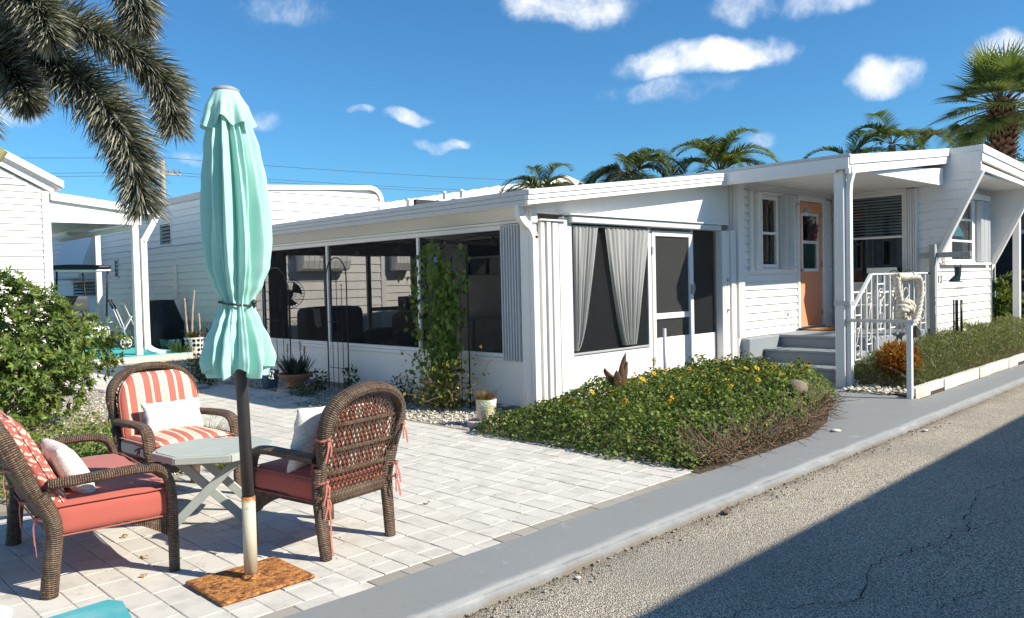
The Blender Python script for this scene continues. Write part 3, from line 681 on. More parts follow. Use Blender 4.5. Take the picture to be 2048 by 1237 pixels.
# front bay overhang with triangular cheeks and braces
fascia(home, 'x', 3.84, 14.6, 18.6, 3.575, rz(18.6)+.01, .26, 2, .05, proud=.02)
mb = MB(); mb.prism([(14.585, 3.26), (18.6, rz(18.6)-.29), (18.6, rz(18.6)-.36), (14.585, 3.165)], 'y', 3.80, 3.86); mk('fascia_board', mb, TRIM, home)
fascia(home, 'y', 14.62, 3.80, 4.36, 3.57, 3.56, .09, 1, .04)
mb = MB(); mb.box(14.59, 14.645, 3.81, YC, 3.15, 3.475); mk('gable_panel', mb, WHT, home)
mb = MB(); mb.box(14.66, 18.55, 3.86, YC, 3.10, 3.13); mk('soffit', mb, SOF, home)
for xc in (14.6, 18.1):
    mb = MB(); mb.prism([(3.86, 3.15 if xc < 15 else 3.10), (YC, 3.15 if xc < 15 else 3.1), (YC, 1.74), (4.50, 1.74)], 'x', xc, xc+.05); ck = mk('cheek', mb, WHT, home)
    tp = lambda u: 3.14
    z = 1.8
    while z < 3.1:
        zt = min(z+.152, 3.14); lo = 4.50-(4.50-3.86)*(z+.05-1.74)/(3.12-1.74)
        m2 = MB(); V = []
        for u in (lo, YC): V += [(xc+.004, u, z+.009), (xc-.020, u, z+.009), (xc-.005, u, zt), (xc+.004, u, zt)]
        m2.add(V, [(4, 5, 1, 0), (5, 6, 2, 1), (6, 7, 3, 2), (7, 4, 0, 3), (0, 1, 2, 3), (7, 6, 5, 4)]); mk('siding_board', m2, WHT, ck); z = zt
    mb = MB(); a, b = Vector((xc+.015, 3.80, 3.16)), Vector((xc+.015, 4.52, 1.66)); mb.beam(a, b, .085, .13, (1, 0, 0), .006)
    mk('brace', mb, TRIM, home)
# porch post, downspout
mb = MB(); mb.box(10.58, 10.71, 4.38, 4.51, -.02, 2.97, .008); mk('post', mb, TRIM, home)
def downspout(parent, pts, w=.085, d=.065, ref=(1, 0, 0)):
    mb = MB(); P = bez(pts, 6); mb.tube(P, w/2*1.18, 4, rb=d/2*1.18, ref=ref); 
    for i in range(len(mb.sm)): mb.sm[i] = False
    return mk('downspout', mb, TRIM, parent)
def rect_sweep(parent, pts, w, d, name='downspout', mat=None, ref=Vector((0, 1, 0)), smooth=False, n=6):
    P = bez(pts, n) if smooth else [Vector(p) for p in pts]; mb = MB(); o = 0; k = len(P)
    for i, p in enumerate(P):
        dd = (P[min(i+1, k-1)]-P[max(i-1, 0)]).normalized(); x = (Vector(ref)-dd*Vector(ref).dot(dd)).normalized(); y = dd.cross(x)
        for sx, sy in ((-1, -1), (1, -1), (1, 1), (-1, 1)): mb.v.append(tuple(p+x*sx*w/2+y*sy*d/2))
    for i in range(k-1):
        for j in range(4): mb.f.append((i*4+j, i*4+(j+1) % 4, i*4+4+(j+1) % 4, i*4+4+j)); mb.mi.append(0); mb.sm.append(False)
    mb.f += [(3, 2, 1, 0), tuple(range(4*k-4, 4*k))]; mb.mi += [0, 0]; mb.sm += [False]*2
    return mk(name, mb, mat or TRIM, parent)
rect_sweep(home, [(10.64, 4.30, 2.93), (10.64, 4.29, 2.84), (10.67, 4.335, 2.72), (10.67, 4.345, 2.6), (10.67, 4.345, .9), (10.67, 4.345, .06), (10.67, 4.345, -.01)], .085, .06, ref=(1, 0, 0))
mb = MB(); mb.box(10.575, 10.735, 4.305, 4.52, 1.10, 1.16, .004); mk('strap', mb, ALU, home)
mb = MB(); mb.box(10.60, 10.74, 4.302, 4.37, .88, .93, .003); mk('strap', mb, ALU, home)
# concrete landing, steps, ledge
porch = empty('porch_steps', (13, 5.4, 0), 'grey painted concrete porch landing with three steps before the orange door', 'steps')
mb = MB(); mb.box(12.05, XW-.02, 4.54, YD-.01, -.05, ZF, .02); mk('landing', mb, PORCHG, porch)
for x0, z in ((11.50, .38), (11.02, .19)):
    mb = MB(); mb.box(x0, 12.045, 4.62, 6.015, -.05, z, .012); st = mk('step', mb, PORCHG, porch)
    mb = MB(); mb.box(x0-.025, x0+.02, 4.61, 6.013, z-.035, z+.004, .006); mk('nosing', mb, PORCHG, st)
mb = MB(); mb.box(12.02, 12.07, 4.535, 6.02, ZF-.04, ZF+.004, .006); mk('nosing', mb, PORCHG, porch)
mb = MB(); mb.box(11.05, 12.045, 6.02, YD-.02, -.05, ZF-.006, .012); mk('ledge', mb, PORCHG, porch)
mb = MB(); mb.box(11.5, 12.05, 4.54, 4.615, -.05, .34, .02); mb.box(11.0, 11.495, 4.55, 4.615, -.05, .16, .02); mk('step_cheek', mb, PORCHG, porch)

# ------------------------------------------------------------------ screen room
room = empty('screen_room', (8.8, 10, 0), 'white screened porch with a sloping roof and dark mesh windows', 'porch')
ZR = lambda x: 2.515+(x-6.36)*.123
XL, YFt, YB = 6.6, 6.3, 13.7
mb = MB(); mb.box(6.56, 11.04, 6.27, 13.76, -.05, .05); mk('floor_slab', mb, M('porch_floor', (.16, .17, .18), .7, .2), room)
for (a, b) in ((6.42, 8.37), (8.37, 10.62), (10.62, 12.72), (12.72, YB)):
    mb = MB(); mb.box(XL, XL+.05, a+.002, b-.002, -.02, .565, .004); mk('kick_panel', mb, TRIM, room)
mb = MB(); mb.box(XL-.025, XL+.06, 6.42, YB, .565, .612, .006); mb.box(XL-.012, XL+.06, 6.42, YB, .614, .662, .006); mk('sill_rail', mb, TRIM, room)
mb = MB(); mb.box(XL-.012, XL+.06, 6.42, YB, 2.13, 2.19, .006); mb.box(XL-.03, XL+.06, 6.42, YB, 2.192, 2.225, .005); mk('head_rail', mb, TRIM, room)
mb = MB(); mb.prism([(XL-.20, 2.37), (XL-.02, 2.23), (XL+.05, 2.23), (XL+.05, 2.44), (XL-.2, 2.44)], 'y', 6.32, 13.9); mk('header_panel', mb, SOF, room)
for y in (8.395, 10.635, 12.72):
    mb = MB(); mb.box(XL-.008, XL+.055, y-.026, y+.026, .662, 2.13, .004); mk('mullion', mb, TRIM, room)
for a, b in ((6.80, 8.369), (8.421, 10.609), (10.661, 12.694), (12.746, YB)):
    mb = MB(); mb.box(XL+.02, XL+.023, a, b, .662, 2.13); mk('screen', mb, SCR, room)
mb = MB(); mb.box(XL-.02, XL+.06, 6.735, 6.80, .575, 2.17, .004); mk('jamb', mb, TRIM, room)
mb = MB(); n = 14
for i in range(n):
    a = 6.42+i*(6.735-6.42)/n; d = .03+.035*(i % 2); mb.box(XL-.02-d, XL+.03, a+.002, a+(6.735-6.42)/n-.002, .585, 2.17, .004)
mk('storm_shutter', mb, SHUT, room)
mb = MB(); mb.box(6.52, 6.66, 6.27, 6.41, -.02, 2.42, .006); mk('corner_post', mb, TRIM, room)
mb = MB(); mb.box(6.535, 6.64, 6.235, 6.268, 2.18, 2.34, .004); mk('post_plate', mb, TRIM, room)
rect_sweep(room, [(6.36, 6.26, 2.37), (6.37, 6.25, 2.25), (6.42, 6.235, 2.17), (6.50, 6.225, 2.11), (6.55, 6.225, 2.02), (6.555, 6.225, 1.9), (6.555, 6.225, .6), (6.555, 6.225, .04)], .085, .065, ref=(1, 0, 0), smooth=True)
# front wall parts
def fbox(name, x0, x1, z0, z1, o0=-.05, o1=0., mat=TRIM, b=.004, parent=room):
    m_ = MB(); pbox(m_, 'x', YFt, x0, x1, o0, o1, z0, z1, b); return mk(name, m_, mat, parent)
fbox('shutter_rail', 6.70, 6.76, -.02, 2.20, .0, .06); fbox('shutter_rail', 6.79, 6.86, -.02, 2.20, -.03, .07, SHUT); fbox('shutter_rail', 6.90, 7.00, -.02, 2.20, -.03, .06); fbox('shutter_rail', 7.02, 7.10, -.02, 2.20, -.03, .055)
fbox('post', 7.11, 7.26, -.02, 2.27, -.05, .04, SHUT); fbox('post_cap', 6.66, 7.12, 2.205, 2.225, -.04, .09)
fbox('kick_panel', 7.262, 8.86, -.02, .60); fbox('sill_rail', 7.262, 8.86, .60, .625, -.05, .02, ALU)
m_ = MB(); pbox(m_, 'x', YFt, 7.262, 8.86, -.024, -.021, .625, 2.2); mk('screen', m_, SCR, room)
fbox('jamb', 8.862, 8.935, -.02, 2.2); fbox('jamb', 9.925, 9.965, -.02, 2.2, -.05, .004)
fbox('kick_panel', 9.967, 10.56, -.02, .69, -.05, -.002); m_ = MB(); pbox(m_, 'x', YFt, 9.967, 10.56, -.024, -.021, .69, 2.2); mk('screen', m_, SCR, room)
accordion(room, 'x', YFt, 10.565, 10.80, -.02, 2.20, 2, .12, TRIM); accordion(room, 'x', YFt, 10.80, 10.97, .0, 2.22, 2, .14, TRIM)
for z in (1.47, 1.02): m_ = MB(); pbox(m_, 'x', YFt, 10.70, 10.73, .12, .15, z-.02, z+.02, .004); mk('latch', m_, ALU, room)
fr = MB(); x0, x1, zb, zt = 8.945, 9.92, .03, 2.165; f = .075
for q in ((x0, x0+f, zb, zt), (x1-f, x1, zb, zt), (x0+f, x1-f, zt-f, zt), (x0+f, x1-f, .955, 1.035), (x0+f, x1-f, zb, .70)): pbox(fr, 'x', YFt, q[0], q[1], -.035, .012, q[2], q[3], .005)
sdo = mk('screen_door', fr, TRIM, room)
for a, b in ((.70, .955), (1.035, zt-f)):
    m_ = MB(); pbox(m_, 'x', YFt, x0+f, x1-f, -.014, -.011, a, b); mk('screen', m_, SCR2, sdo)
m_ = MB(); pbox(m_, 'x', YFt, x1-.05, x1-.02, .012, .05, 1.28, 1.42, .006); m_.tube([(x1-.035, YFt-.06, 1.44), (x1-.035, YFt-.075, 1.36), (x1-.035, YFt-.06, 1.29)], .008, 8); mk('handle', m_, ALU, sdo)
for z in (.4, 1.9): m_ = MB(); pbox(m_, 'x', YFt, x0-.012, x0+.03, .012, .022, z-.05, z+.05, .002); mk('hinge', m_, ALU, sdo)
# roller housing and gable panel
m_ = MB(); m_.box(7.20, 10.60, YFt-.10, YFt+.02, 2.20, 2.285, .01); mk('track_housing', m_, SHUT, room)
m_ = MB(); m_.box(7.14, 10.62, YFt-.13, YFt-.0, 2.287, 2.305, .004); mk('track_cover', m_, TRIM, room)
m_ = MB(); m_.prism([(6.66, 2.30), (10.98, 2.30), (10.98, ZR(10.98)-.13), (6.66, ZR(6.66)-.13)], 'y', YFt, YFt+.05); mk('gable_panel', m_, TRIM, room)
m_ = MB(); m_.box(7.04, 7.055, YFt-.012, YFt, 2.31, 2.44); mk('panel_seam', m_, TRIM, room)
# roof
m_ = MB(); m_.prism([(6.36, ZR(6.36)-.07), (10.97, ZR(10.97)-.07), (10.97, ZR(10.97)), (6.36, ZR(6.36))], 'y', 6.10, 13.95); mk('roof', m_, TRIM, room)
fascia(room, 'x', 6.10, 6.30, 10.40, 2.518, ZR(10.40)+.012, .165, 3, .04)
m_ = MB(); m_.prism([(10.40, 2.86), (10.97, 2.93), (10.97, 3.06), (10.40, 3.0)], 'y', 6.06, 6.14); mk('rake_end', m_, TRIM, room)
fascia(room, 'y', 6.36, 6.062, 13.95, 2.518, 2.518, .158, 3, .045, name='gutter', mat=SHUT)
m_ = MB(); m_.box(6.33, 6.40, 6.08, 13.9, 2.352, 2.365); mk('gutter_floor', m_, TRIM, room)
# back and inner frames
m_ = MB(); m_.box(6.6, 11.0, 13.70, 13.75, 2.12, 2.5); mk('back_header', m_, DARKF, room)
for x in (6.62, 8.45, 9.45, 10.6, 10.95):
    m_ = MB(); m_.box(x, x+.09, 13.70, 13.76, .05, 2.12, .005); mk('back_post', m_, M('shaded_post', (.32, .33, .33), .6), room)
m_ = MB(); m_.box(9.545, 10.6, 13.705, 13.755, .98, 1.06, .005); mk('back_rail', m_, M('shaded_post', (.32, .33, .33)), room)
m_ = MB(); m_.box(6.7, 10.95, 8.3, 8.36, 2.2, 2.26); m_.box(6.7, 10.95, 10.6, 10.66, 2.2, 2.26); mk('rafter', m_, SOF, room)
# ------------------------------------------------------------------ white house on the left with teal deck
lh = empty('neighbour_house', (2.5, 20, 0), 'white gabled house with fine lap siding behind the leafy shrub', 'house')
YL, XLc = 18.0, 4.78
def gtop(x): return 3.60+(4.65-x)*.52 if x > -1.2 else 3.60+(4.65+1.2)*.52+(x+1.2)*.52
w = wall(lh, 'wall', 'x', YL, -7, XLc-.06, 0, 3.5, [], WHT)
siding(w, 'x', YL, -2.0, XLc-.05, .45, 6.3, .128, [], WHT, top=lambda u: gtop(u)-.03)
mb = MB(); mb.prism([(-7, 3.4), (4.72, 3.4), (4.72, 3.56), (-1.2, 6.64), (-7, 3.62)], 'y', YL+.005, YL+.1); mk('gable', mb, WHT, lh)
mb = MB(); mb.box(XLc-.14, XLc+.01, YL-.045, YL+.05, .1, 3.55, .006); mk('corner_board', mb, TRIM, lh)
mb = MB(); mb.box(XLc-.11, XLc, YL+.05, 27, .1, 3.5); mk('side_wall', mb, WHT, lh)
for dz, oy, h, th in ((.0, YL-.06, .17, .05), (.16, YL-.16, .14, .20)):
    mb = MB(); mb.prism([(4.86 if dz == 0 else 5.02, 3.52+dz-.05*(dz > 0)), (4.86 if dz == 0 else 5.02, 3.52+dz+h-.05*(dz > 0)), (-1.2, 3.52+6.06*.52+dz+h+.03), (-1.2, 3.52+6.06*.52+dz+.03)], 'y', oy, oy+th); mk('rake_board' if dz == 0 else 'rake_fascia', mb, TRIM, lh)
mb = MB(); mb.prism([(5.0, 3.66), (-1.2, 6.88), (-8, 3.4), (-8, 3.34), (-1.2, 6.80), (5.0, 3.60)], 'y', YL-.1, 27.2); mk('roof', mb, TRIM, lh)
# open porch on its right side
mb = MB(); mb.prism([(4.79, 3.545), (6.95, 3.30), (6.95, 3.15), (4.79, 3.38)], 'y', YL-.1, YL-.04); mk('porch_fascia', mb, TRIM, lh)
mb = MB(); mb.prism([(4.79, 3.53), (6.93, 3.285), (6.93, 3.23), (4.79, 3.46)], 'y', YL-.035, 26); mk('porch_roof', mb, TRIM, lh)
mb = MB(); mb.prism([(4.80, 3.40), (6.55, 3.19), (6.55, 2.945), (4.80, 2.94)], 'y', YL-.03, YL+.06); mk('porch_gable', mb, TRIM, lh)
mb = MB(); mb.box(6.86, 6.98, YL-.09, 26, 3.12, 3.22, .006); mk('gutter', mb, TRIM, lh)
for (x, y) in ((6.42, 18.02), (7.0, 22.3)):
    mb = MB(); mb.box(x-.065, x+.065, y-.065, y+.065, .1, 2.96, .006); mk('porch_post', mb, TRIM, lh)
mb = MB(); mb.box(6.30, 7.08, 22.24, 22.36, 2.965, 3.06, .005); mk('porch_beam', mb, TRIM, lh)
mb = MB(); mb.box(6.36, 6.48, 18.1, 23.34, 2.86, 2.95, .005); mk('eave_beam', mb, TRIM, lh)
rect_sweep(lh, [(6.88, 18.0, 3.13), (6.80, 18.0, 2.98), (6.60, 17.98, 2.62), (6.585, 17.98, 2.45), (6.585, 17.98, .42), (6.62, 17.96, .26), (6.74, 17.9, .17), (6.92, 17.82, .15)], .12, .08, ref=(1, 0, 0), smooth=True)
mb = MB(); mb.box(4.7, 6.9, 26.9, 27, 0, 3.4); mk('back_wall', mb, WHT, lh)
TEAL = M('teal_deck_paint', (.06, .42, .42), .55, .12, 4, dirt=(.30, .45, .43), damt=.4)
deck = empty('porch_deck', (6, 20, 0), 'turquoise painted plank deck under the neighbour porch', 'deck')
y = 17.62
while y < 26.6:
    mb = MB(); mb.box(4.8, 7.38, y, y+.235, .07, .125, .006); mk('plank', mb, TEAL, deck); y += .245
mb = MB(); mb.box(4.8, 7.40, 17.54, 17.61, -.02, .118, .006); mk('edge_board', mb, M('weathered_board', (.52, .50, .46), .8, .2, 6), deck)

# ------------------------------------------------------------------ long neighbour trailer behind the umbrella
XT, YT = 8.5, 17.5
tr = empty('trailer_home', (10.5, 20, 0), 'long white trailer with lap siding and a rounded roof edge behind the closed umbrella', 'house')
lw = [(21.2, 22.0, 2.70, 3.32), (25.2, 25.55, 1.9, 2.5), (27.2, 29.6, 1.35, 1.9), (20.9, 21.2, 1.35, 2.25)]
w = wall(tr, 'wall', 'y', XT, YT, 40, .0, 3.88, [lw[0], lw[1], lw[2]], GRYW)
siding(w, 'y', XT, YT+.02, 34, .72, 3.78, .178, [(a-.02, b+.02, c-.02, d+.02) for a, b, c, d in lw[:3]], GRYW)
mb = MB(); mb.box(XT-.05, XT+.1, YT-.04, 40, 3.75, 3.93, .02); mk('roof_trim', mb, M('trailer_roof_edge', (.50, .51, .50), .5, .1), tr)
fwo = [(10.1, 11.1, 2.05, 2.6)]
w = wall(tr, 'wall', 'x', YT, XT, 12.62, .0, 3.9, fwo, WHT); siding(w, 'x', YT, XT+.03, 12.5, .78, 3.92, .215, [(fwo[0][0]-.02, fwo[0][1]+.02, 1.73, 2.62)], WHT)
window(tr, 'x', YT, *fwo[0], rails=(2.3,))
mb = MB(); pr_ = [(XT-.04, 3.9)]+[(12.2+.42*sin(a), 3.74+.40*cos(a)) for a in [i*pi/2/8 for i in range(9)]]+[(12.5, 3.74)]+[(12.2+.30*sin(a), 3.74+.28*cos(a)) for a in [pi/2-i*pi/2/8 for i in range(9)]]+[(XT-.04, 3.78)]
mb.prism(pr_, 'y', YT-.06, YT+.05); mk('end_trim', mb, M('trailer_end_trim', (.72, .72, .70), .5, .1), tr)
mb = MB(); mb.box(12.48, 12.64, YT-.045, YT+.1, .1, 3.76, .006); mk('corner_board', mb, TRIM, tr)
mb = MB(); mb.prism([(XT, 3.8), (XT, 3.92), (12.2, 4.12), (12.6, 3.9), (12.6, 3.7)], 'y', YT+.06, 40); mk('roof', mb, TRIM, tr)
mb = MB(); mb.box(12.5, 12.6, YT+.1, 40, 0, 3.75); mk('side_wall', mb, WHT, tr)
# jalousie window, vents, awning on the long side
def jal(parent, q, n, m1=TRIM):
    mb = MB(); a, b, c, d = q
    for (p0, p1, z0, z1) in ((a, a+.04, c, d), (b-.04, b, c, d), (a+.04, b-.04, d-.04, d), (a+.04, b-.04, c, c+.04)): pbox(mb, 'y', XT, p0, p1, -.06, .03, z0, z1, .004)
    f_ = mk('window', mb, m1, parent); z = c+.05
    while z < d-.05:
        m2 = MB(); q_ = [(XT-.035, a+.05, z), (XT-.035, b-.05, z), (XT+.02, b-.05, z+.07), (XT+.02, a+.05, z+.07)]
        m2.add(q_+[(x, y, zz-.006) for x, y, zz in q_], [(0, 1, 2, 3), (7, 6, 5, 4), (0, 4, 5, 1), (1, 5, 6, 2), (2, 6, 7, 3), (3, 7, 4, 0)]); mk('slat', m2, M('jalousie_glass', (.32, .36, .38), .25, .1), f_); z += n
    m3 = MB(); m3.box(XT+.05, XT+.06, a, b, c, d); mk('backing', m3, DARKIN, f_); return f_
jal(tr, lw[0], .095); jal(tr, lw[1], .12); jal(tr, lw[2], .11)
mb = MB(); pbox(mb, 'y', XT, 20.9, 21.15, .0, .05, 1.3, 2.2, .01); mk('meter_box', mb, TRIM, tr)
mb = MB(); mb.prism([(XT-.01, 3.42), (XT-.12, 3.40), (XT-.62, 2.02), (XT-.60, 1.96), (XT-.52, 1.93), (XT-.02, 1.93)], 'y', 27.0, 29.9)
mk('awning', mb, M('awning_white', (.62, .64, .66), .5, .05), tr)
# ribbed shutters on its end wall seen through the porch
RIB = M('ribbed_awning', (.70, .70, .67), .5, .06)
def ribbed(parent, x0, x1, z0, z1, yo):
    mb = MB(); n = 9; w = (x1-x0)/n
    for i in range(n):
        a = x0+i*w; P = [(YT-.03, z1), (YT-yo, z1-.02), (YT-yo-.02, z0+.25), (YT-yo+.04, z0+.06), (YT-.2, z0), (YT-.03, z0)]
        mb.prism(P, 'x', a+.006, a+w-.006)
    return mk('awning', mb, RIB, parent)
ribbed(tr, 9.95, 11.3, 1.90, 2.95, .42)
# lattice skirting
LATM = M('lattice_white', (.66, .66, .64), .7, .08)
def lattice(parent, axis, c, u0, u1, z0, z1, sp=.1, w=.032, off=.02, sg=-1, mat=LATM, name='lattice'):
    mb = MB(); H = z1-z0
    for d in (1, -1):
        u = u0-H
        while u < u1:
            a, b = u, u+H
            if d < 0: a, b = b, a
            t0 = max(0, min(1, (u0-a)/(b-a))) if b != a else 0; t1 = max(0, min(1, (u1-a)/(b-a)))
            if t0 > t1: t0, t1 = t1, t0
            A, B_ = a+(b-a)*t0, a+(b-a)*t1
            if u0-1e-6 <= min(A, B_) and max(A, B_) <= u1+1e-6 and abs(A-B_) > .01:
                p = Vector(P3(axis, c, A, off+.006*d, z0+H*t0, sg)); q = Vector(P3(axis, c, B_, off+.006*d, z0+H*t1, sg))
                n_ = Vector(P3(axis, 0, 0, 1, 0, sg)); mb.beam(p, q, .008, w, n_.cross(q-p).normalized())
            u += sp
    return mk(name, mb, mat, parent)
lattice(tr, 'x', YT, XT+.1, 12.5, .1, .72, .11, .045); lattice(tr, 'y', XT, 17.6, 24, .12, .68, .11, .045)
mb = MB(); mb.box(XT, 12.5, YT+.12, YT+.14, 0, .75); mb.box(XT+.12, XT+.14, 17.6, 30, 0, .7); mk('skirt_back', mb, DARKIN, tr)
# lower wing on the right of the trailer, seen through the screens
wg = empty('low_annex', (14, 18, 0), 'low white-sided annex with a ribbed awning seen through the middle screen', 'house')
w = wall(wg, 'wall', 'x', YT+.05, 12.66, 15.4, 0, 3.2, [], WHT); siding(w, 'x', YT+.05, 12.66, 15.4, .5, 3.1, .2, [], WHT)
mb = MB(); mb.prism([(12.66, 3.2), (15.5, 3.2), (15.5, 3.32), (12.66, 3.32)], 'y', YT-.15, YT+3); mk('roof', mb, TRIM, wg)
mb = MB(); n = 6
for i in range(n):
    a = 12.75+i*.11; mb.prism([(YT+.02, 2.9), (YT-.35, 2.86), (YT-.40, 2.1), (YT-.3, 1.92), (YT+.02, 1.9)], 'x', a+.005, a+.105)
mk('awning', mb, RIB, wg)
lattice(wg, 'x', YT-.02, 13.75, 14.3, 1.2, 3.1, .2, .05)
# ------------------------------------------------------------------ house with the white metal roof behind
gh = empty('gabled_house', (20, 22, 0), 'house with a shiny white metal gable roof behind the screen porch', 'house')
MROOF = mat_siding('white_metal_roof', (.74, .75, .75), .1)
RX, RY0, RZr = 20.0, 17.45, 4.98
mb = MB(); mb.box(15.7, 24.3, 17.75, 30, 0, 3.9); mk('wall', mb, WHT, gh)
mb = MB(); mb.prism([(15.6, 3.9), (24.4, 3.9), (RX, RZr-.12)], 'y', 17.75, 17.8); mk('gable', mb, WHT, gh)
mb = MB(); mb.prism([(15.3, 3.86), (RX, RZr), (24.7, 3.86), (24.7, 3.80), (RX, RZr-.07), (15.3, 3.80)], 'y', RY0, 31); rf = mk('roof', mb, MROOF, gh)
y = RY0+.2
while y < 30.5:
    mb = MB(); mb.prism([(15.3, 3.86), (RX, RZr), (RX, RZr+.03), (15.3, 3.89)], 'y', y, y+.03); mk('roof_seam', mb, MROOF, rf); y += .6
mb = MB(); mb.prism([(15.25, 3.87), (RX, RZr+.03), (24.75, 3.87), (24.75, 3.68), (RX, RZr-.16), (15.25, 3.68)], 'y', RY0-.06, RY0-.005); mk('rake_board', mb, TRIM, gh)
for (x, y) in ((16.3, 21.2), (17.2, 20.4), (16.9, 19.2)):
    mb = MB(); z = 3.86+(x-15.3)*.238; mb.lathe([(.05, -.02), (.05, .2), (.09, .2), (.09, .27), (.0, .3)], (x, y, z), 12); mk('vent_pipe', mb, ALU, rf)
# ------------------------------------------------------------------ houses beyond on the right and across the road
rh = empty('brown_house', (26, 5, 0), 'shaded brown house beyond the last porch post at the right edge', 'house')
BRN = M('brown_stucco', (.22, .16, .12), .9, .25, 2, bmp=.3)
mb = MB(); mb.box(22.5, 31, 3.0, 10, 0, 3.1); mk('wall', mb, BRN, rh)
mb = MB(); mb.box(22, 31.5, 2.6, 10.4, 3.1, 3.42, .02); mk('roof', mb, TRIM, rh)
mb = MB(); mb.box(22.45, 22.5, 3.4, 5.8, .9, 2.5); ww = mk('window', mb, TRIM, rh); mb = MB(); mb.box(22.43, 22.45, 3.5, 5.7, 1.0, 2.4); mk('pane', mb, M('dark_pane', (.03, .04, .05), .1), ww)
xh = empty('house_across_road', (12, -3.5, 0), 'neighbour home across the road whose roof edge shades the asphalt', 'house')
mb = MB(); mb.box(2.6, 40, -7.5, -1.95, 0, 2.9); mk('wall', mb, WHT, xh)
mb = MB(); mb.box(2.2, 40.4, -8, -1.54, 2.9, 3.06, .01); mk('roof', mb, TRIM, xh)
# post and rail of the carport at the far right
cp = empty('carport_post', (18.35, 4.15, 0), 'white square carport post beside the bay window at the right edge', 'post')
mb = MB(); mb.box(18.30, 18.42, 4.10, 4.22, 0, 3.0, .006); mk('post', mb, TRIM, cp)
st = empty('side_stair_rail', (19.2, 5.2, 0), 'white slanting stair rail among the palms behind the carport post', 'railing')
mb = MB(); mb.beam((18.9, 5.0, 1.05), (20.2, 5.0, 1.75), .06, .09); mk('handrail', mb, TRIM, st)
for i in range(6):
    x = 18.95+i*.24; mb = MB(); mb.box(x, x+.035, 4.985, 5.02, .2+i*.1, 1.05+(x-18.9)*.54); mk('baluster', mb, TRIM, st)
pole = empty('utility_pole', (16, 40.8, 0), 'grey wooden utility pole with a crossarm on the skyline', 'pole')
mb = MB(); mb.tube([(16, 40.8, 0), (16, 40.8, 8.05)], [.17, .12], 10); mk('shaft', mb, M('pole_wood', (.32, .29, .25), .9, .2), pole)
mb = MB(); mb.box(16.1, 16.9, 40.72, 40.84, 7.35, 7.45); mk('crossarm', mb, M('pole_wood', (.32, .29, .25)), pole)
for x in (16.3, 16.6, 16.85, 16.0):
    mb = MB(); z = 7.45 if x > 16.1 else 8.05; mb.lathe([(.02, 0), (.05, .05), (.03, .12), (.05, .16), (.02, .25)], (x, 40.78, z), 8); mk('insulator', mb, M('insulator_grey', (.2, .2, .22), .4), pole)
MWR = M('wire_black', (.05, .05, .055), .6)
for k, (z, dy) in enumerate(((8.2, 0), (7.5, 0), (7.4, .3))):
    mb = MB(); P = []
    for i in range(41):
        u = i/40*2-1; P.append((16+u*45+.3*k, 40.8-u*18+dy, z+(abs(u)-0)*(-1.2)*(1-abs(u))*2))
    mb.tube(P, .012, 4); mk('power_line', mb, MWR, label=['uppermost thin power line strung across the sky to the utility pole', 'middle thin power line strung to the utility pole crossarm', 'lowest thin power line strung to the utility pole'][k], cat='power line')
# ================================================================== patio furniture
def mat_wicker(name='brown_wicker', c1=(.05, .029, .018), c2=(.20, .128, .08), bw=.034, rh=.0105):
    m, t, p, o = newmat(name); uv = t.nodes.new('ShaderNodeUVMap').outputs[0]
    sx = t.nodes.new('ShaderNodeSeparateXYZ'); t.links.new(uv, sx.inputs[0]); cb = t.nodes.new('ShaderNodeCombineXYZ')
    t.links.new(sx.outputs[1], cb.inputs[0]); t.links.new(sx.outputs[0], cb.inputs[1])
    br = t.nodes.new('ShaderNodeTexBrick'); t.links.new(cb.outputs[0], br.inputs['Vector']); br.inputs['Scale'].default_value = 1
    br.inputs['Brick Width'].default_value = bw; br.inputs['Row Height'].default_value = rh; br.inputs['Mortar Size'].default_value = .0014; br.inputs['Mortar Smooth'].default_value = .8
    br.inputs['Color1'].default_value = (.25, .25, .25, 1); br.inputs['Color2'].default_value = (1, 1, 1, 1)
    v = ovec(t); wv = MA(t, 'ABSOLUTE', MA(t, 'SINE', MA(t, 'MULTIPLY', sx.outputs[1], pi/bw)))
    row = MA(t, 'ABSOLUTE', MA(t, 'SINE', MA(t, 'MULTIPLY', sx.outputs[0], pi/rh)))
    c = MIX(t, br.outputs['Color'], c1, c2); c = MIX(t, br.outputs['Fac'], c, (.012, .008, .006)); c = MIX(t, MA(t, 'MULTIPLY', SS(t, NZ(t, v, 7, 4), .45, .7), .45), c, (.23, .17, .12))
    S(t, p.inputs['Base Color'], c); p.inputs['Roughness'].default_value = .5
    bump(t, p, MA(t, 'ADD', MA(t, 'MULTIPLY', row, .8), MA(t, 'SUBTRACT', MA(t, 'MULTIPLY', wv, .5), br.outputs['Fac'])), 1., .006); return m
WICK = mat_wicker(); STRD = M('wicker_strand', (.12, .072, .045), .5, .4, 40, spec=.5, island=.3)
def cloth(name, col, **k): return M(name, col, .85, .07, 5, bmp=.25, bsc=350, bd=.0015, sheen=.2, spec=.2, **k)
CORAL = cloth('coral_canvas', (.42, .105, .078), dirt=(.36, .11, .085), damt=.5, dscale=2.5)
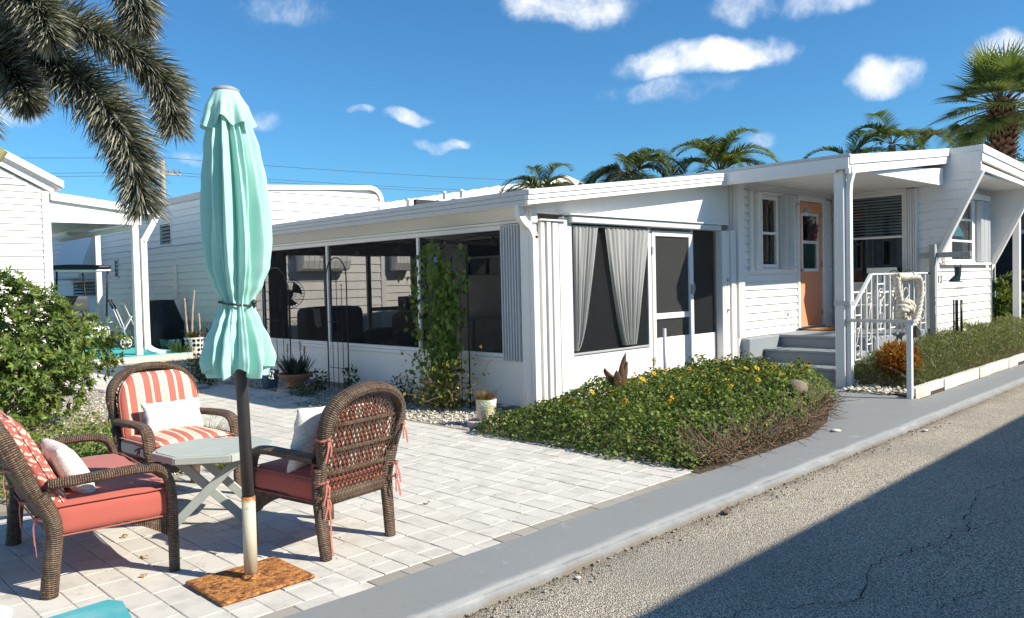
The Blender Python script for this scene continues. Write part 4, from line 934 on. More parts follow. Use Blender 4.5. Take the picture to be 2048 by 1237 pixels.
def mat_stripe():
    m, t, p, o = newmat('coral_striped_canvas'); tc = t.nodes.new('ShaderNodeTexCoord'); sx = t.nodes.new('ShaderNodeSeparateXYZ'); t.links.new(tc.outputs['Object'], sx.inputs[0])
    f = MA(t, 'FRACT', MA(t, 'MULTIPLY_ADD', sx.outputs[0], 1/.178, 10.32)); r = t.nodes.new('ShaderNodeValToRGB'); r.color_ramp.interpolation = 'CONSTANT'
    A, B_ = (.44, .115, .082, 1), (.70, .61, .49, 1); st = [(0, B_), (.10, (.54, .26, .19, 1)), (.13, B_), (.20, (.54, .26, .19, 1)), (.23, B_), (.33, A), (.60, B_), (.70, A), (.985, B_)]
    e = r.color_ramp.elements; e[0].position = 0; e[0].color = st[0][1]; e[1].position = st[1][0]; e[1].color = st[1][1]
    for q, c in st[2:]: n = e.new(q); n.color = c
    t.links.new(f, r.inputs[0]); v = ovec(t); c = MIX(t, MA(t, 'MULTIPLY', NZ(t, v, 5, 4), .25), r.outputs[0], (.45, .2, .15))
    S(t, p.inputs['Base Color'], c); p.inputs['Roughness'].default_value = .85; bump(t, p, NZ(t, v, 300, 2), .25, .0015); return m
STRIPE = mat_stripe()
def mat_floral(name, bgc, fgc, sc, lo=.06, hi=.10):
    m, t, p, o = newmat(name); v = ovec(t); w = VM(t, 'ADD', v, VM(t, 'SCALE', (1., 1., 1.), sc=MA(t, 'MULTIPLY', NZ(t, v, 9, 3), .10)))
    vo = t.nodes.new('ShaderNodeTexVoronoi'); vo.feature = 'DISTANCE_TO_EDGE'; vo.inputs['Scale'].default_value = sc; t.links.new(w, vo.inputs['Vector'])
    wv = t.nodes.new('ShaderNodeTexWave'); wv.wave_type = 'RINGS'; wv.inputs['Scale'].default_value = sc*.7; wv.inputs['Distortion'].default_value = 9; wv.inputs['Detail'].default_value = 2; t.links.new(v, wv.inputs['Vector'])
    k = MA(t, 'MULTIPLY', SS(t, vo.outputs['Distance'], lo, hi), SS(t, wv.outputs['Fac'], .45, .6)); c = MIX(t, k, bgc, fgc)
    S(t, p.inputs['Base Color'], c); p.inputs['Roughness'].default_value = .85; bump(t, p, MA(t, 'ADD', NZ(t, v, 260, 2), MA(t, 'MULTIPLY', k, .8)), .3, .002); return m
FLORAL = mat_floral('coral_floral_canvas', (.42, .105, .08), (.68, .50, .40), 17); DAMASK = mat_floral('white_damask', (.64, .62, .59), (.76, .75, .73), 24)
PLUM = cloth('plum_striped_fabric', (.075, .05, .065), dirt=(.16, .12, .14), damt=.6, dscale=9)
RIBB = cloth('coral_tie_ribbon', (.42, .145, .11)); CUSHTAG = M('care_tag', (.8, .8, .78), .7)

def arch(w0, w1, z0, z1, zc, n=22):
    """outline of the chair back: sides from z0 (half-width w0) to zc (w1) and a round top at z1"""
    P = [(-w0, z0), (-(w0+w1)/2, (z0+zc)/2)]
    for i in range(n+1):
        a = pi-i*pi/n; P.append((w1*cos(a)*(1-.0*abs(cos(a))), zc+(z1-zc)*abs(sin(a))**.72))
    return P+[((w0+w1)/2, (z0+zc)/2), (w0, z0)]
LEAN = .24
def yb(z): return -.27-(z-.36)*LEAN                     # the back leans
def ribbon(parent, pts, w=.011, ref=(0, 0, 1)):
    rect_sweep(parent, pts, w, .0025, 'tie', RIBB, Vector(ref), smooth=True, n=5)
def seat_frame(root, hw, wick=WICK, lattice_back=True, ties=True, closed=False):
    """wicker chair, front +y; hw = half width"""
    for sx in (-1, 1):
        x = sx*(hw-.04)
        # front leg sweeping up into the arm and back to the frame
        P = bez([(x*1.0, .285, 0), (x, .285, .20), (x, .283, .40), (x, .268, .50), (x*1.0, .22, .557), (x*1.01, .12, .575), (x*1.01, -.05, .572), (x*.99, -.18, .566), (x*.95, -.285, .56)], 6)
        ra = [.030 if p.z < .4 and p.y > .2 else .043 for p in P]; rb = [.028 if p.z < .4 and p.y > .2 else .026 for p in P]
        mb = MB(); mb.tube(P, ra, 12, rb=rb, ref=(1, 0, 0)); mk('arm', mb, wick, root)
        mb = MB(); P = bez([(sx*(hw-.085), -.30, 0), (sx*(hw-.08), -.285, .15), (sx*(hw-.075), -.27, .36), (sx*(hw-.06), yb(.5), .52)], 6)
        mb.tube(P, [(.048 if closed else .034)+.012*min(1, p.z/.4) for p in P], 12, rb=[.042 if closed else .030]*len(P), ref=(1, 0, 0)); mk('leg', mb, wick, root)
        # side apron under the seat
        def ap(u, v, x=x): return (x*.97, -.02+u*.30, .335-(.02+.14*u**1.6)*v)
        mb = MB(); mb.grid(ap, 10, 4, uv=(.30, .10)); mb.grid(lambda u, v: (ap(1-u, v)[0]-sx*.012, ap(1-u, v)[1], ap(1-u, v)[2]), 10, 4, uv=(.53, .10)); mk('apron', mb, wick, root)
    mb = MB(); mb.box(-hw+.06, hw-.06, -.27, .27, .295, .325, .01); mk('seat_deck', mb, wick, root)
    mb = MB()
    n = 14
    def fa(u, v): return ((u*2-1)*(hw-.06), .285, .335-(.075+.05*abs(2*u-1)**2)*v)
    mb.grid(fa, n, 3, uv=(2*hw, .1)); mb.grid(lambda u, v: (fa(1-u, v)[0], .268, fa(1-u, v)[2]), n, 3, uv=(2*hw, .1)); mk('front_apron', mb, wick, root)
    mb = MB(); mb.tube([(-hw+.05, .285, .335), (hw-.05, .285, .335)], .016, 8); mb2 = mk('front_rail', mb, wick, root)
    A = arch(hw-.075, hw-.045, .36, .93, .68)
    P = [Vector((x, yb(z), z)) for x, z in A]; P = bez(P, 2)
    mb = MB(); mb.tube(P, [.030+.022*min(1, max(0, (p.z-.5)/.3)) for p in P], 12, rb=[.026+.008*min(1, max(0, (p.z-.5)/.3)) for p in P], ref=(0, 1, .2)); mk('back_frame', mb, wick, root)
    mb = MB(); mb.tube([(-hw+.08, yb(.33), .33), (hw-.08, yb(.33), .33)], .03, 8, rb=.05, ref=(0, 1, 0)); mk('back_rail', mb, wick, root)
    # woven back
    wz = lambda z: (hw-.06) if z < .68 else (hw-.045)*sqrt(max(0, 1-((z-.68)/.25)**2.6))
    if closed:
        mb = MB()
        for off, fl in ((0, 0), (-.02, 1)):
            def fn(u, v, off=off, fl=fl):
                z = .34+.57*v; u_ = 1-u if fl else u; w_ = wz(min(z, .92)); return ((u_*2-1)*w_, yb(z)+off-.015*sin(u*pi), z)
            mb.grid(fn, 16, 12, uv=(2*hw, .57))
        mk('back_panel', mb, wick, root)
    elif lattice_back:
        mb = MB()
        for z in (.47, .60, .745):
            mb.tube([(-wz(z), yb(z), z), (-wz(z)*.5, yb(z)-.012, z), (0, yb(z)-.016, z), (wz(z)*.5, yb(z)-.012, z), (wz(z), yb(z), z)], .007, 8, rb=.011, ref=(0, 1, 0))
        mk('back_slat', mb, wick, root)
        mb = MB(); sp = .031
        for d in (1, -1):
            u = -1.4
            while u < 1.4:
                pts = []
                for k in range(31):
                    z = .36+.56*k/30; x = u+d*(z-.36)*.55
                    if abs(x) < wz(z)-.01: pts.append((x, yb(z)-.012*(1-(x/(hw))**2)+.003*d*cos(k*2.1), z))
                if len(pts) > 2: mb.tube(pts, .0038, 5)
                u += sp
        mk('back_lattice', mb, STRD, root, kind='stuff')
    else: pass
    return wz
def back_cushion(root, hw, mat, z0=.40, z1=.90, th=.05, x0=0., sub=True):
    w_ = lambda z: hw if z < .66 else hw*sqrt(max(.0, 1-((z-.66)/(z1+.03-.66))**2.8))
    def mask(q, p):
        z = z0+(z1-z0)*(p[1]*.5+.5); ww = w_(z); e = max(0, 1-abs(p[0])**6)*max(0, 1-abs(p[1])**6)
        return Vector((x0+p[0]*ww, yb(z)+.075+p[2]*(.018+th*e**.5*.9), z))
    mb = MB(); mb.cushion(hw, (z1-z0)/2, th, .03, 12, .0, mask=mask); c = mk('back_cushion', mb, mat, root)
    mb = MB(); P = []
    for i in range(60):
        a = 2*pi*i/60; s_ = max(abs(cos(a)), abs(sin(a))); px, py = cos(a)/s_, sin(a)/s_; z = z0+(z1-z0)*(py*.5+.5); P.append((x0+px*w_(z), yb(z)+.075+.02, z))
    mb.tube(P, .0045, 6, closed=True); mk('piping', mb, mat, c); return c
def seat_cushion(root, hw, mat, th=.06, z=.335, hd=.285):
    mb = MB(); mb.cushion(hw, hd, th, .055, 12, .034, c=(0, .015, z+th)); 
    mb.v = [(x, y, zz+.006*fb2(x, y, 9.)) for x, y, zz in mb.v]
    c = mk('seat_cushion', mb, mat, root)
    for zz in (z+.012, z+2*th-.010):
        m2 = MB(); r = .045; P = []
        for i in range(48):
            a = 2*pi*i/48; cx_, cy_ = (hw-r)*(1 if cos(a) > 0 else -1), (hd-r)*(1 if sin(a) > 0 else -1); P.append((cx_+r*1.02*cos(a), cy_+r*1.02*sin(a)+.015, zz))
        m2.tube(P, .004, 5, closed=True); mk('piping', m2, mat, c)
    return c
def bow(root, x, y, z, s=1, L=.2):
    ribbon(root, [(x-.035*s, y+.03, z), (x-.01*s, y-.045, z+.004), (x+.035*s, y-.03, z-.004), (x+.045*s, y+.01, z)])
    ribbon(root, [(x, y-.045, z), (x+.012*s, y-.055, z-.05), (x+.03*s, y-.05, z-.6*L)], ref=(1, 0, 0)); ribbon(root, [(x, y-.045, z), (x-.01*s, y-.055, z-.04), (x-.006*s, y-.052, z-.45*L)], ref=(1, 0, 0))
    mb = MB(); mb.lathe([(0, -.011), (.010, -.006), (.012, 0), (.010, .006), (0, .011)], (x, y-.047, z), 8); mk('knot', mb, RIBB, root)
# right-hand armchair, seen from behind
ch = empty('wicker_armchair', (0, 0, 0), 'brown wicker armchair turned away, open lattice back and plain coral seat', 'armchair', 'wicker patio seating')
seat_frame(ch, .335); seat_cushion(ch, .285, CORAL, .075, .312, .295); back_cushion(ch, .255, STRIPE, .42, .87)
for sx in (-1, 1): bow(ch, sx*.29, yb(.68), .68, sx); bow(ch, sx*.27, yb(.44)-.01, .44, sx); bow(ch, sx*.265, -.30, .36, sx)
ribbon(ch, [(-.22, -.27, .42), (-.235, -.30, .36), (-.22, -.31, .22), (-.23, -.32, .10), (-.225, -.33, .02)], ref=(1, 0, 0))
place(ch, (2.50, 4.15, 0), radians(9.8))
# striped armchair facing the table
ch = empty('wicker_armchair', (0, 0, 0), 'brown wicker armchair with coral and cream striped cushions facing the table', 'armchair', 'wicker patio seating')
seat_frame(ch, .355); seat_cushion(ch, .30, STRIPE, .072, .315, .295); back_cushion(ch, .29, STRIPE, .44, .895)
for sx in (-1, 1): bow(ch, sx*.31, yb(.70)+.06, .70, sx, .25)
bow(ch, .335, .2, .42, 1, .12)
place(ch, (2.315, 5.83, 0), radians(183))
# loveseat
LEAN = .46
ch = empty('wicker_loveseat', (0, 0, 0), 'brown wicker loveseat with one long coral seat cushion at the left edge', 'loveseat', 'wicker patio seating')
seat_frame(ch, .64, closed=True); seat_cushion(ch, .595, CORAL, .085, .29, .305)
back_cushion(ch, .27, FLORAL, .42, .88, x0=.285); back_cushion(ch, .27, FLORAL, .42, .88, x0=-.285)
for x in (.57, .0, -.57): bow(ch, x, yb(.66)-.01, .66, 1 if x >= 0 else -1, .22)
for x in (.555, .15, -.3): bow(ch, x, -.30, .40, 1 if x >= 0 else -1, .30)
mb = MB(); mb.box(.30, .33, yb(.70)+.125, yb(.70)+.128, .68, .73); mk('care_tag', mb, CUSHTAG, ch)
place(ch, (1.44, 4.92, 0), radians(-95)); LEAN = .24
# pillows
def pillow(name, hx, hz, th, mat, loc, rz, tilt, label, roll=0.):
    mb = MB()
    def mask(q, p):
        e = (max(0, 1-p[0]**2)*max(0, 1-p[1]**2))**.42; cr = 1-.07*(1-abs(p[1]))*abs(p[0])**2; cr2 = 1-.07*(1-abs(p[0]))*abs(p[1])**2
        return Vector((p[0]*hx*cr+.004*sin(p[1]*9), p[1]*hz*cr2, p[2]*(.006+th*e)+.006*fb2(p[0]*2, p[1]*2, 2.)))
    mb.cushion(hx, hz, th, .02, 12, 0, mask=mask); Rm = Matrix.Rotation(rz, 3, 'Z') @ Matrix.Rotation(pi/2-tilt, 3, 'X') @ Matrix.Rotation(roll, 3, 'Z')
    mb.v = [tuple(Rm @ Vector(v)+Vector(loc)) for v in mb.v]; return mk(name, mb, mat, label=label, cat='pillow', group='pillows on the patio seats')
pillow('throw_pillow', .215, .115, .055, DAMASK, (2.33, 5.91, .58), radians(183), radians(-16), 'oblong white damask pillow on the striped armchair')
pillow('throw_pillow', .19, .19, .055, DAMASK, (2.43, 4.06, .64), radians(10), radians(-16), 'square off-white pillow in the turned-away armchair')
pillow('throw_pillow', .20, .16, .065, DAMASK, (1.27, 4.64, .575), radians(-95), radians(-30), 'pale damask pillow on the coral loveseat')
pillow('throw_pillow', .21, .20, .06, PLUM, (1.17, 5.18, .60), radians(-95), radians(-30), 'dark plum striped pillow on the far half of the loveseat')

# folding table
SAGE = M('sage_painted_wood', (.40, .44, .40), .6, .10, 7, dirt=(.50, .51, .46), damt=.5, bmp=.25, bsc=25)
tb = empty('folding_table', (0, 0, 0), 'pale sage octagonal slatted folding table between the wicker seats', 'table')
R8 = .335; zt = .485; a8 = R8*.4142; cnr = .19
def hwid(y): return .34-max(0, abs(y)-(.30-cnr))*.95
y = -.30; ns = 8; sw = .60/ns
for i in range(ns):
    ya, yb_ = y+.002, y+sw-.002; wa, wb = hwid(ya), hwid(yb_); mb = MB()
    mb.add([(-b_, a_, c_) for a_, b_, c_ in ((-wa, ya, zt-.018), (wa, ya, zt-.018), (wb, yb_, zt-.018), (-wb, yb_, zt-.018), (-wa, ya, zt), (wa, ya, zt), (wb, yb_, zt), (-wb, yb_, zt))], [(0, 3, 2, 1), (4, 5, 6, 7), (0, 1, 5, 4), (1, 2, 6, 5), (2, 3, 7, 6), (3, 0, 4, 7)])
    mk('slat', mb, SAGE, tb); y += sw
O8 = [(.345, -.305+cnr), (.345, .305-cnr), (.345-cnr*.95, .308), (-.345+cnr*.95, .308), (-.345, .305-cnr), (-.345, -.305+cnr), (-.345+cnr*.95, -.308), (.345-cnr*.95, -.308)]
for i in range(8):
    a, b = O8[i], O8[(i+1) % 8]; mb = MB(); mb.beam((-a[1], a[0], zt-.026), (-b[1], b[0], zt-.026), .022, .044, b=.003); mk('rim', mb, SAGE, tb)
for sx in (-1, 1):
    for d in (1, -1):
        mb = MB(); x = sx*(.20 if d > 0 else .165); mb.beam((x, -.25*d, .0), (x, .22*d, zt-.02), .022, .055, b=.003); mk('leg', mb, SAGE, tb)
for (yy, zz) in ((-.2, .435), (.2, .435)):
    mb = MB(); mb.box(-.21, .21, yy-.012, yy+.012, zz-.022, zz+.022, .003); mk('stretcher', mb, SAGE, tb)
place(tb, (2.24, 5.03, 0), radians(-127))

# umbrella on its rusty base
def mat_rust():
    m, t, p, o = newmat('rusted_steel'); v = ovec(t); n1 = NZ(t, v, 26, 6, .7, .8)
    c = MIX(t, SS(t, n1, .36, .62), (.10, .028, .012), (.50, .20, .045)); c = MIX(t, SS(t, NZ(t, v, 45, 5, .7, .5), .52, .66), c, (.62, .36, .12)); c = MIX(t, SS(t, NZ(t, v, 5, 4), .58, .72), c, (.16, .045, .02))
    S(t, p.inputs['Base Color'], c); p.inputs['Roughness'].default_value = .9; bump(t, p, n1, .8, .01); return m
def mat_pole():
    m, t, p, o = newmat('cream_pole_rusting'); tc = t.nodes.new('ShaderNodeTexCoord'); sx = t.nodes.new('ShaderNodeSeparateXYZ'); t.links.new(tc.outputs['Object'], sx.inputs[0]); v = tc.outputs['Object']
    z = MA(t, 'ADD', sx.outputs[2], MA(t, 'MULTIPLY', MA(t, 'SUBTRACT', NZ(t, v, 40, 5, .7), .5), .05))
    c = MIX(t, NZ(t, v, 8), (.50, .45, .33), (.58, .53, .40)); c = MIX(t, SS(t, z, .385, .41), c, (.38, .17, .05)); c = MIX(t, MA(t, 'MULTIPLY', SS(t, NZ(t, v, 60, 4), .6, .66), SS(t, z, .30, .42)), c, (.14, .05, .02))
    c = MIX(t, SS(t, z, .04, .008), c, (.35, .14, .05)); S(t, p.inputs['Base Color'], c); p.inputs['Roughness'].default_value = .5; return m
RUST = mat_rust(); ux, uy = 1.876, 3.835
base = empty('umbrella_base', (ux, uy, 0), 'rusty square steel plate with a cream tube holding the umbrella', 'umbrella base')
mb = MB(); mb.box(1.617, 2.117, 3.61, 4.035, .004, .022, .006); mk('plate', mb, RUST, base)
mb = MB(); mb.tube([(ux, uy, .02), (ux, uy, .44)], .034, 24); mk('sleeve', mb, mat_pole(), base)
mb = MB(); mb.lathe([(.052, .0), (.045, .012), (.035, .02)], (ux, uy, .022), 24); mk('collar', mb, RUST, base)
um = empty('closed_umbrella', (ux, uy, .4), 'tall closed mint green patio umbrella tied with a black cord', 'umbrella')
DKP = M('dark_bronze_pole', (.045, .043, .045), .45, .2, 8)
lean = lambda z: Vector((ux-.034*(z-.4)/2.1, uy+.026*(z-.4)/2.1, z))
mb = MB(); mb.tube([lean(.44), lean(1.2), lean(2.4)], .0305, 20); mk('pole', mb, DKP, um)
mb = MB(); P = [(.03, 1.09), (.045, 1.10), (.05, 1.15), (.04, 1.19), (.03, 1.2)]; mb.lathe([(r_, z-1.09) for r_, z in P], lean(1.085), 18); mk('runner', mb, DKP, um)
def mat_mint():
    m, t, p, o = newmat('mint_canvas'); v = ovec(t); c = MIX(t, NZ(t, v, 3, 4), (.40, .72, .63), (.50, .79, .71)); c = MIX(t, MA(t, 'MULTIPLY', SS(t, NZ(t, v, 6, 5), .5, .8), .3), c, (.55, .75, .70))
    S(t, p.inputs['Base Color'], c); p.inputs['Roughness'].default_value = .8; p.inputs['Sheen Weight'].default_value = .2; bump(t, p, NZ(t, v, 400, 2), .15, .001)
    tr_ = t.nodes.new('ShaderNodeBsdfTranslucent'); S(t, tr_.inputs[0], c); mx = t.nodes.new('ShaderNodeMixShader'); mx.inputs[0].default_value = .18
    t.links.new(p.outputs[0], mx.inputs[1]); t.links.new(tr_.outputs[0], mx.inputs[2]); t.links.new(mx.outputs[0], o.inputs[0]); return m
MINT = mat_mint()
def canopy_r(z):
    k = [(1.10, .128), (1.16, .140), (1.24, .128), (1.34, .100), (1.40, .078), (1.425, .072), (1.45, .076), (1.52, .104), (1.62, .128), (1.75, .137), (1.9, .136), (2.05, .128), (2.2, .113), (2.34, .095), (2.44, .07)]
    for (a, ra), (b, rb) in zip(k, k[1:]):
        if a <= z <= b: u = (z-a)/(b-a); u = u*u*(3-2*u); return ra+(rb-ra)*u
    return k[0][1] if z < k[0][0] else k[-1][1]
def canopy(u, v):
    th = 2*pi*u; z = 1.105+1.33*v; r_ = canopy_r(z); tie = math.exp(-((z-1.425)/.10)**2)
    tw = .45*sin(z*2.1)+.25*(1-v)
    f1 = cos(11*th+tw*2+.9*sin(2*th)); f2 = cos(17*th-tw*3+1.3*sin(3*th+z*2)); f3 = cos(4*th+z*1.7)
    amp = .26*(1-.3*tie)*(1 if v < .85 else 1-(v-.85)*3)
    rr = r_*(1-.06+.035*cos(31*th+2*sin(th*3)+z*1.5)+amp*(abs(f1)**.5*(1 if f1 > 0 else -1))*.75+amp*.42*f2+.05*f3)
    if v < .14: rr *= 1+.10*(1-v/.14)*(f1*.8); z -= .055*(1-v/.14)*(.5+.5*cos(5*th+.6))
    c = lean(z); bul = .012*sin((z-1.4)*3); return (c.x+bul+rr*cos(th), c.y-bul*.5+rr*sin(th), z)
mb = MB(); mb.grid(canopy, 288, 84, closeu=True); can = mk('canopy', mb, MINT, um)
def skirt(u, v):
    th = 2*pi*u; z = 2.50-.185*v; e = v**1.7; f = cos(8*th+1.2*sin(th)); r_ = .060+.036*min(1, v*2.2)+.024*e*(1+.8*f)+.008*e*cos(17*th); c = lean(z)
    z2 = z+.03*e*f*.6+.02*e*cos(3*th); return (c.x+r_*cos(th), c.y+r_*sin(th), z2)
mb = MB(); mb.grid(skirt, 200, 24, closeu=True); mk('vent_skirt', mb, MINT, can)
mb = MB(); mb.lathe([(.062, -.01), (.066, .0), (.066, .008), (.045, .02), (.035, .024), (0, .026)], lean(2.495), 24); mk('finial', mb, M('grey_plastic', (.30, .31, .33), .5, .1), um)
mb = MB(); P = []
for i in range(64):
    th = 2*pi*i/64; c = lean(1.425); q = .084+.006*cos(9*th); P.append((c.x+q*cos(th), c.y+q*sin(th), 1.425+.012*sin(th-.9)))
mb.tube(P, .006, 6, closed=True); mk('tie_cord', mb, DARKF, um)
mb = MB(); c = lean(1.43); mb.lathe([(0, -.014), (.014, -.006), (.016, .004), (.008, .014), (0, .018)], (c.x+.05, c.y-.075, 1.43), 10); mk('cord_knot', mb, DARKF, um)
mb = MB(); P = [(c.x+.085*cos(i*2*pi/20)*.15+.115, c.y-.11+.0, 1.06+.02*sin(i*2*pi/20)) for i in range(20)]; mb.tube([(p[0], p[1]+.012*cos(i), p[2]) for i, p in enumerate(P)], .004, 5, closed=True); mk('rib_tip', mb, ALU, um)

# turquoise table corner and white stool at the bottom left
TQ = M('turquoise_resin', (.07, .36, .38), .45, .08, 3, dirt=(.30, .50, .50), damt=.6, dscale=3)
tq = empty('resin_side_table', (.75, 2.8, 0), 'turquoise resin side table cut off by the lower edge', 'table')
mb = MB(); mb.prism([(.60, 3.01), (.94, 3.036), (.972, 2.98), (.94, 2.79), (.90, 2.55), (.58, 2.53)], 'z', .375, .40); mk('top', mb, TQ, tq)
mb = MB(); mb.prism([(.66, 2.96), (.90, 2.975), (.915, 2.93), (.87, 2.62), (.64, 2.60)], 'z', .4005, .406); mk('raised_panel', mb, TQ, tq)
for (x, y) in ((.66, 2.95), (.88, 2.95), (.64, 2.6), (.86, 2.6)): mb = MB(); mb.box(x-.025, x+.025, y-.025, y+.025, 0, .374, .004); mk('leg', mb, TQ, tq)
mb = MB(); mb.lathe([(.10, 0), (.105, .02), (.11, .15), (.125, .28), (.13, .30), (.12, .305), (.0, .30)], (.615, 3.50, 0), 32); mk('white_stool', mb, M('white_plastic', (.80, .80, .80), .4, .03), label='round white plastic stool peeking in at the lower left corner', cat='stool')
# ================================================================== plants
TWIG = M('dry_twig', (.20, .14, .09), .9, .35, 12, island=.35); STEMG = M('green_stem', (.10, .12, .04), .7, .25, 9); BARK = M('grey_bark', (.20, .17, .14), .9, .3, 14, bmp=.6)
def twigs(name, parent, pts, n, L, r, seed, mat=TWIG, upz=.3, kids=2):
    q = random.Random(seed); mb = MB()
    for i in range(n):
        p = Vector(q.choice(pts)) if not callable(pts) else Vector(pts(q)); d = Vector((q.gauss(0, 1), q.gauss(0, 1), q.gauss(upz, .5))).normalized(); P = [p]; l = L*q.uniform(.5, 1.3)
        for k in range(4): d = (d+Vector((q.gauss(0, .35), q.gauss(0, .35), q.gauss(0, .3)))).normalized(); P.append(P[-1]+d*l/4)
        mb.tube(P, [r*(1-.18*k) for k in range(5)], 4, cap=False)
    return mk(name, mb, mat, parent, kind='stuff')
# --- beach sunflower bed
LF = leafmat('sunflower_leaf', (.04, .08, .016), (.19, .25, .05), .26)
bush = empty('sunflower_bush', (7.3, 4.6, 0), 'low green bush dotted with small yellow daisies between pavers and kerb', 'bush')
def bed_edge(x, y):
    """distance inside the bush outline (m)"""
    fy = 3.42 if x < 7.1 else 3.42+(x-7.1)*.27
    return min(x-5.28+.12*fb2(y, 1, 3.), y-fy+.10*fb2(x, 2, 2.5), 9.75-x+.12*fb2(y, 3, 3.), 5.95-y, 99)
def bush_h(x, y):
    e = bed_edge(x, y)
    if e <= 0: return 0
    h = .235+.165*min(1, max(0, (x-5.3)/2.4))-.05*max(0, min(1, (4.2-y)/.6)); h *= 1+.42*fb2(x, y, 1.7, 3.)+.26*fb2(x, y, 5., 8.)
    return h*min(1, (e/.30))**.45
n = 42000; X = rng.uniform(5.2, 9.8, n); Y = rng.uniform(3.35, 6.0, n); H = np.array([bush_h(a, b) for a, b in zip(X, Y)]); E_ = np.array([bed_edge(a, b) for a, b in zip(X, Y)])
dep = rng.random(n)**2.0; Z = H*(1-.85*dep*np.where(E_ < .3, 1.0, .55)); k = (H > .03) & ~((Y < 3.95) & (X > 5.7) & (X < 7.4) & (Z < .20) & (rng.random(n) < .7))
X, Y, Z, E_ = X[k], Y[k], Z[k], E_[k]; n = len(X)
gx = np.array([(bush_h(a+.08, b)-bush_h(a-.08, b)) for a, b in zip(X, Y)])/.16; gy = np.array([(bush_h(a, b+.08)-bush_h(a, b-.08)) for a, b in zip(X, Y)])/.16
Nn = np.stack([-gx, -gy, np.ones(n)], 1)*.8+sph(n)*.75; Nn[:, 2] = np.abs(Nn[:, 2]); D = sph(n); D -= Nn*(D*Nn).sum(1, keepdims=True)/(Nn*Nn).sum(1, keepdims=True)
sz = rng.uniform(.024, .05, n); V, F = leaves(np.stack([X, Y, Z], 1), D, Nn, sz, sz*rng.uniform(.55, .85, n), .18, .2); mk_arr('foliage', V, F, LF, bush, kind='stuff')
def bp(q):
    while True:
        x, y = q.uniform(5.3, 9.7), q.uniform(3.4, 5.8)
        if bed_edge(x, y) > .05: return (x, y, q.uniform(0, .12))
twigs('stems', bush, bp, 420, .38, .004, 21, STEMG, 1.1)
def bpf(q): x = q.uniform(5.5, 9.0); return (x, (3.42 if x < 7.1 else 3.42+(x-7.1)*.27)+abs(q.gauss(0, .22))-.06, q.uniform(.0, .10))
twigs('dry_twigs', bush, bpf, 1500, .32, .0045, 22, TWIG, .05)
n = 5200; q_ = random.Random(5); B = np.array([bpf(q_) for _ in range(n)]); V, F = leaves(B, sph(n)*[1, 1, .4], sph(n)*.6+[0, 0, 1], rng.uniform(.02, .045, n), rng.uniform(.008, .02, n), .3, .4); mk_arr('dry_leaves', V, F, leafmat('dry_leaf', (.13, .08, .045), (.30, .21, .12), .15, .8), bush, kind='stuff')
YEL = M('daisy_petal', (.78, .50, .02), .6, .12, 30); DISC = M('daisy_centre', (.12, .05, .02), .9)
def daisy_mesh(seed, np_=13):
    q = random.Random(seed); mb = MB()
    for i in range(np_):
        a = 2*pi*i/np_+q.uniform(-.1, .1); c, s_ = cos(a), sin(a); t_ = (-s_, c); r1, r2 = .006, .0255*q.uniform(.85, 1.1); w_ = .0045; dz = q.uniform(-.003, .004)
        mb.add([(c*r1, s_*r1, .001), (c*r2*.6+t_[0]*w_, s_*r2*.6+t_[1]*w_, .004+dz), (c*r2, s_*r2, dz), (c*r2*.6-t_[0]*w_, s_*r2*.6-t_[1]*w_, .004+dz)], [(0, 1, 2, 3)])
    mb.cur = 1; mb.lathe([(.0085, 0), (.008, .004), (.004, .0065), (0, .007)], n=10); me = mb.mesh('flower'); me.materials.append(YEL); me.materials.append(DISC); return me
DM = [daisy_mesh(i) for i in range(3)]; q = random.Random(17)
fl = [(6.25, 4.9), (6.55, 5.05), (7.25, 4.95), (7.35, 4.6), (7.55, 4.5), (7.9, 4.55), (8.05, 4.3), (8.25, 4.2), (8.1, 5.2), (8.6, 5.3), (8.95, 5.1), (8.7, 4.6), (9.1, 4.7), (9.25, 4.3), (7.6, 4.05), (7.0, 4.2), (6.7, 4.5), (8.4, 3.95), (7.15, 5.3), (7.7, 5.4), (9.4, 4.9), (5.8, 5.0), (6.0, 4.6), (8.9, 4.2), (7.4, 4.25), (6.9, 4.75), (8.0, 4.9), (8.35, 4.75), (6.45, 4.3), (7.9, 3.8), (6.75, 4.9)]
fl += [(q.uniform(5.9, 9.4), q.uniform(3.9, 5.6)) for _ in range(50)]
for i, (x, y) in enumerate(fl):
    z = bush_h(x, y)+q.uniform(.03, .075); s_ = q.uniform(1.15, 1.7)
    inst('flower', DM[i % 3], (x, y, z), bush, rot=(q.uniform(.1, 1.0), q.uniform(-.2, .6), q.uniform(0, 6)), sc=(s_,)*3)
# brown dried leaf spray standing out of it, rock, metal stake
dr = empty('dried_plant', (6.75, 5.15, .2), 'curled brown dried leaves standing up out of the daisy bush', 'plant'); DRY = M('dried_brown_leaf', (.10, .055, .03), .8, .4, 12, bmp=.4)
for (a, b, c, d, w_) in ((.03, .0, .40, .03, .05), (-.09, .06, .24, -.03, .045), (-.02, -.02, .28, .0, .05), (.02, -.02, .31, .04, .045), (-.04, .0, .22, -.03, .05)):
    def lf(u, v, a=a, b=b, c=c, d=d, w_=w_):
        ww = w_*sin(pi*min(1, .12+u*.88))**.7*(1 if u < .97 else .2); s_ = v*2-1; return (6.78+a*u*1.6+s_*ww*.9+d*u*u, 5.18+b*u*1.6-s_*ww*.5+.02*s_*s_, .34+c*u-.03*s_*s_)
    mb = MB(); mb.grid(lf, 10, 4); mk('leaf', mb, DRY, dr)
mb = MB(); mb.tube([(7.9, 5.4, 0), (7.9, 5.4, .92)], .021, 12); st_ = mk('metal_stake', mb, ALU, label='bare grey metal pipe standing in the daisy bush', cat='pipe')
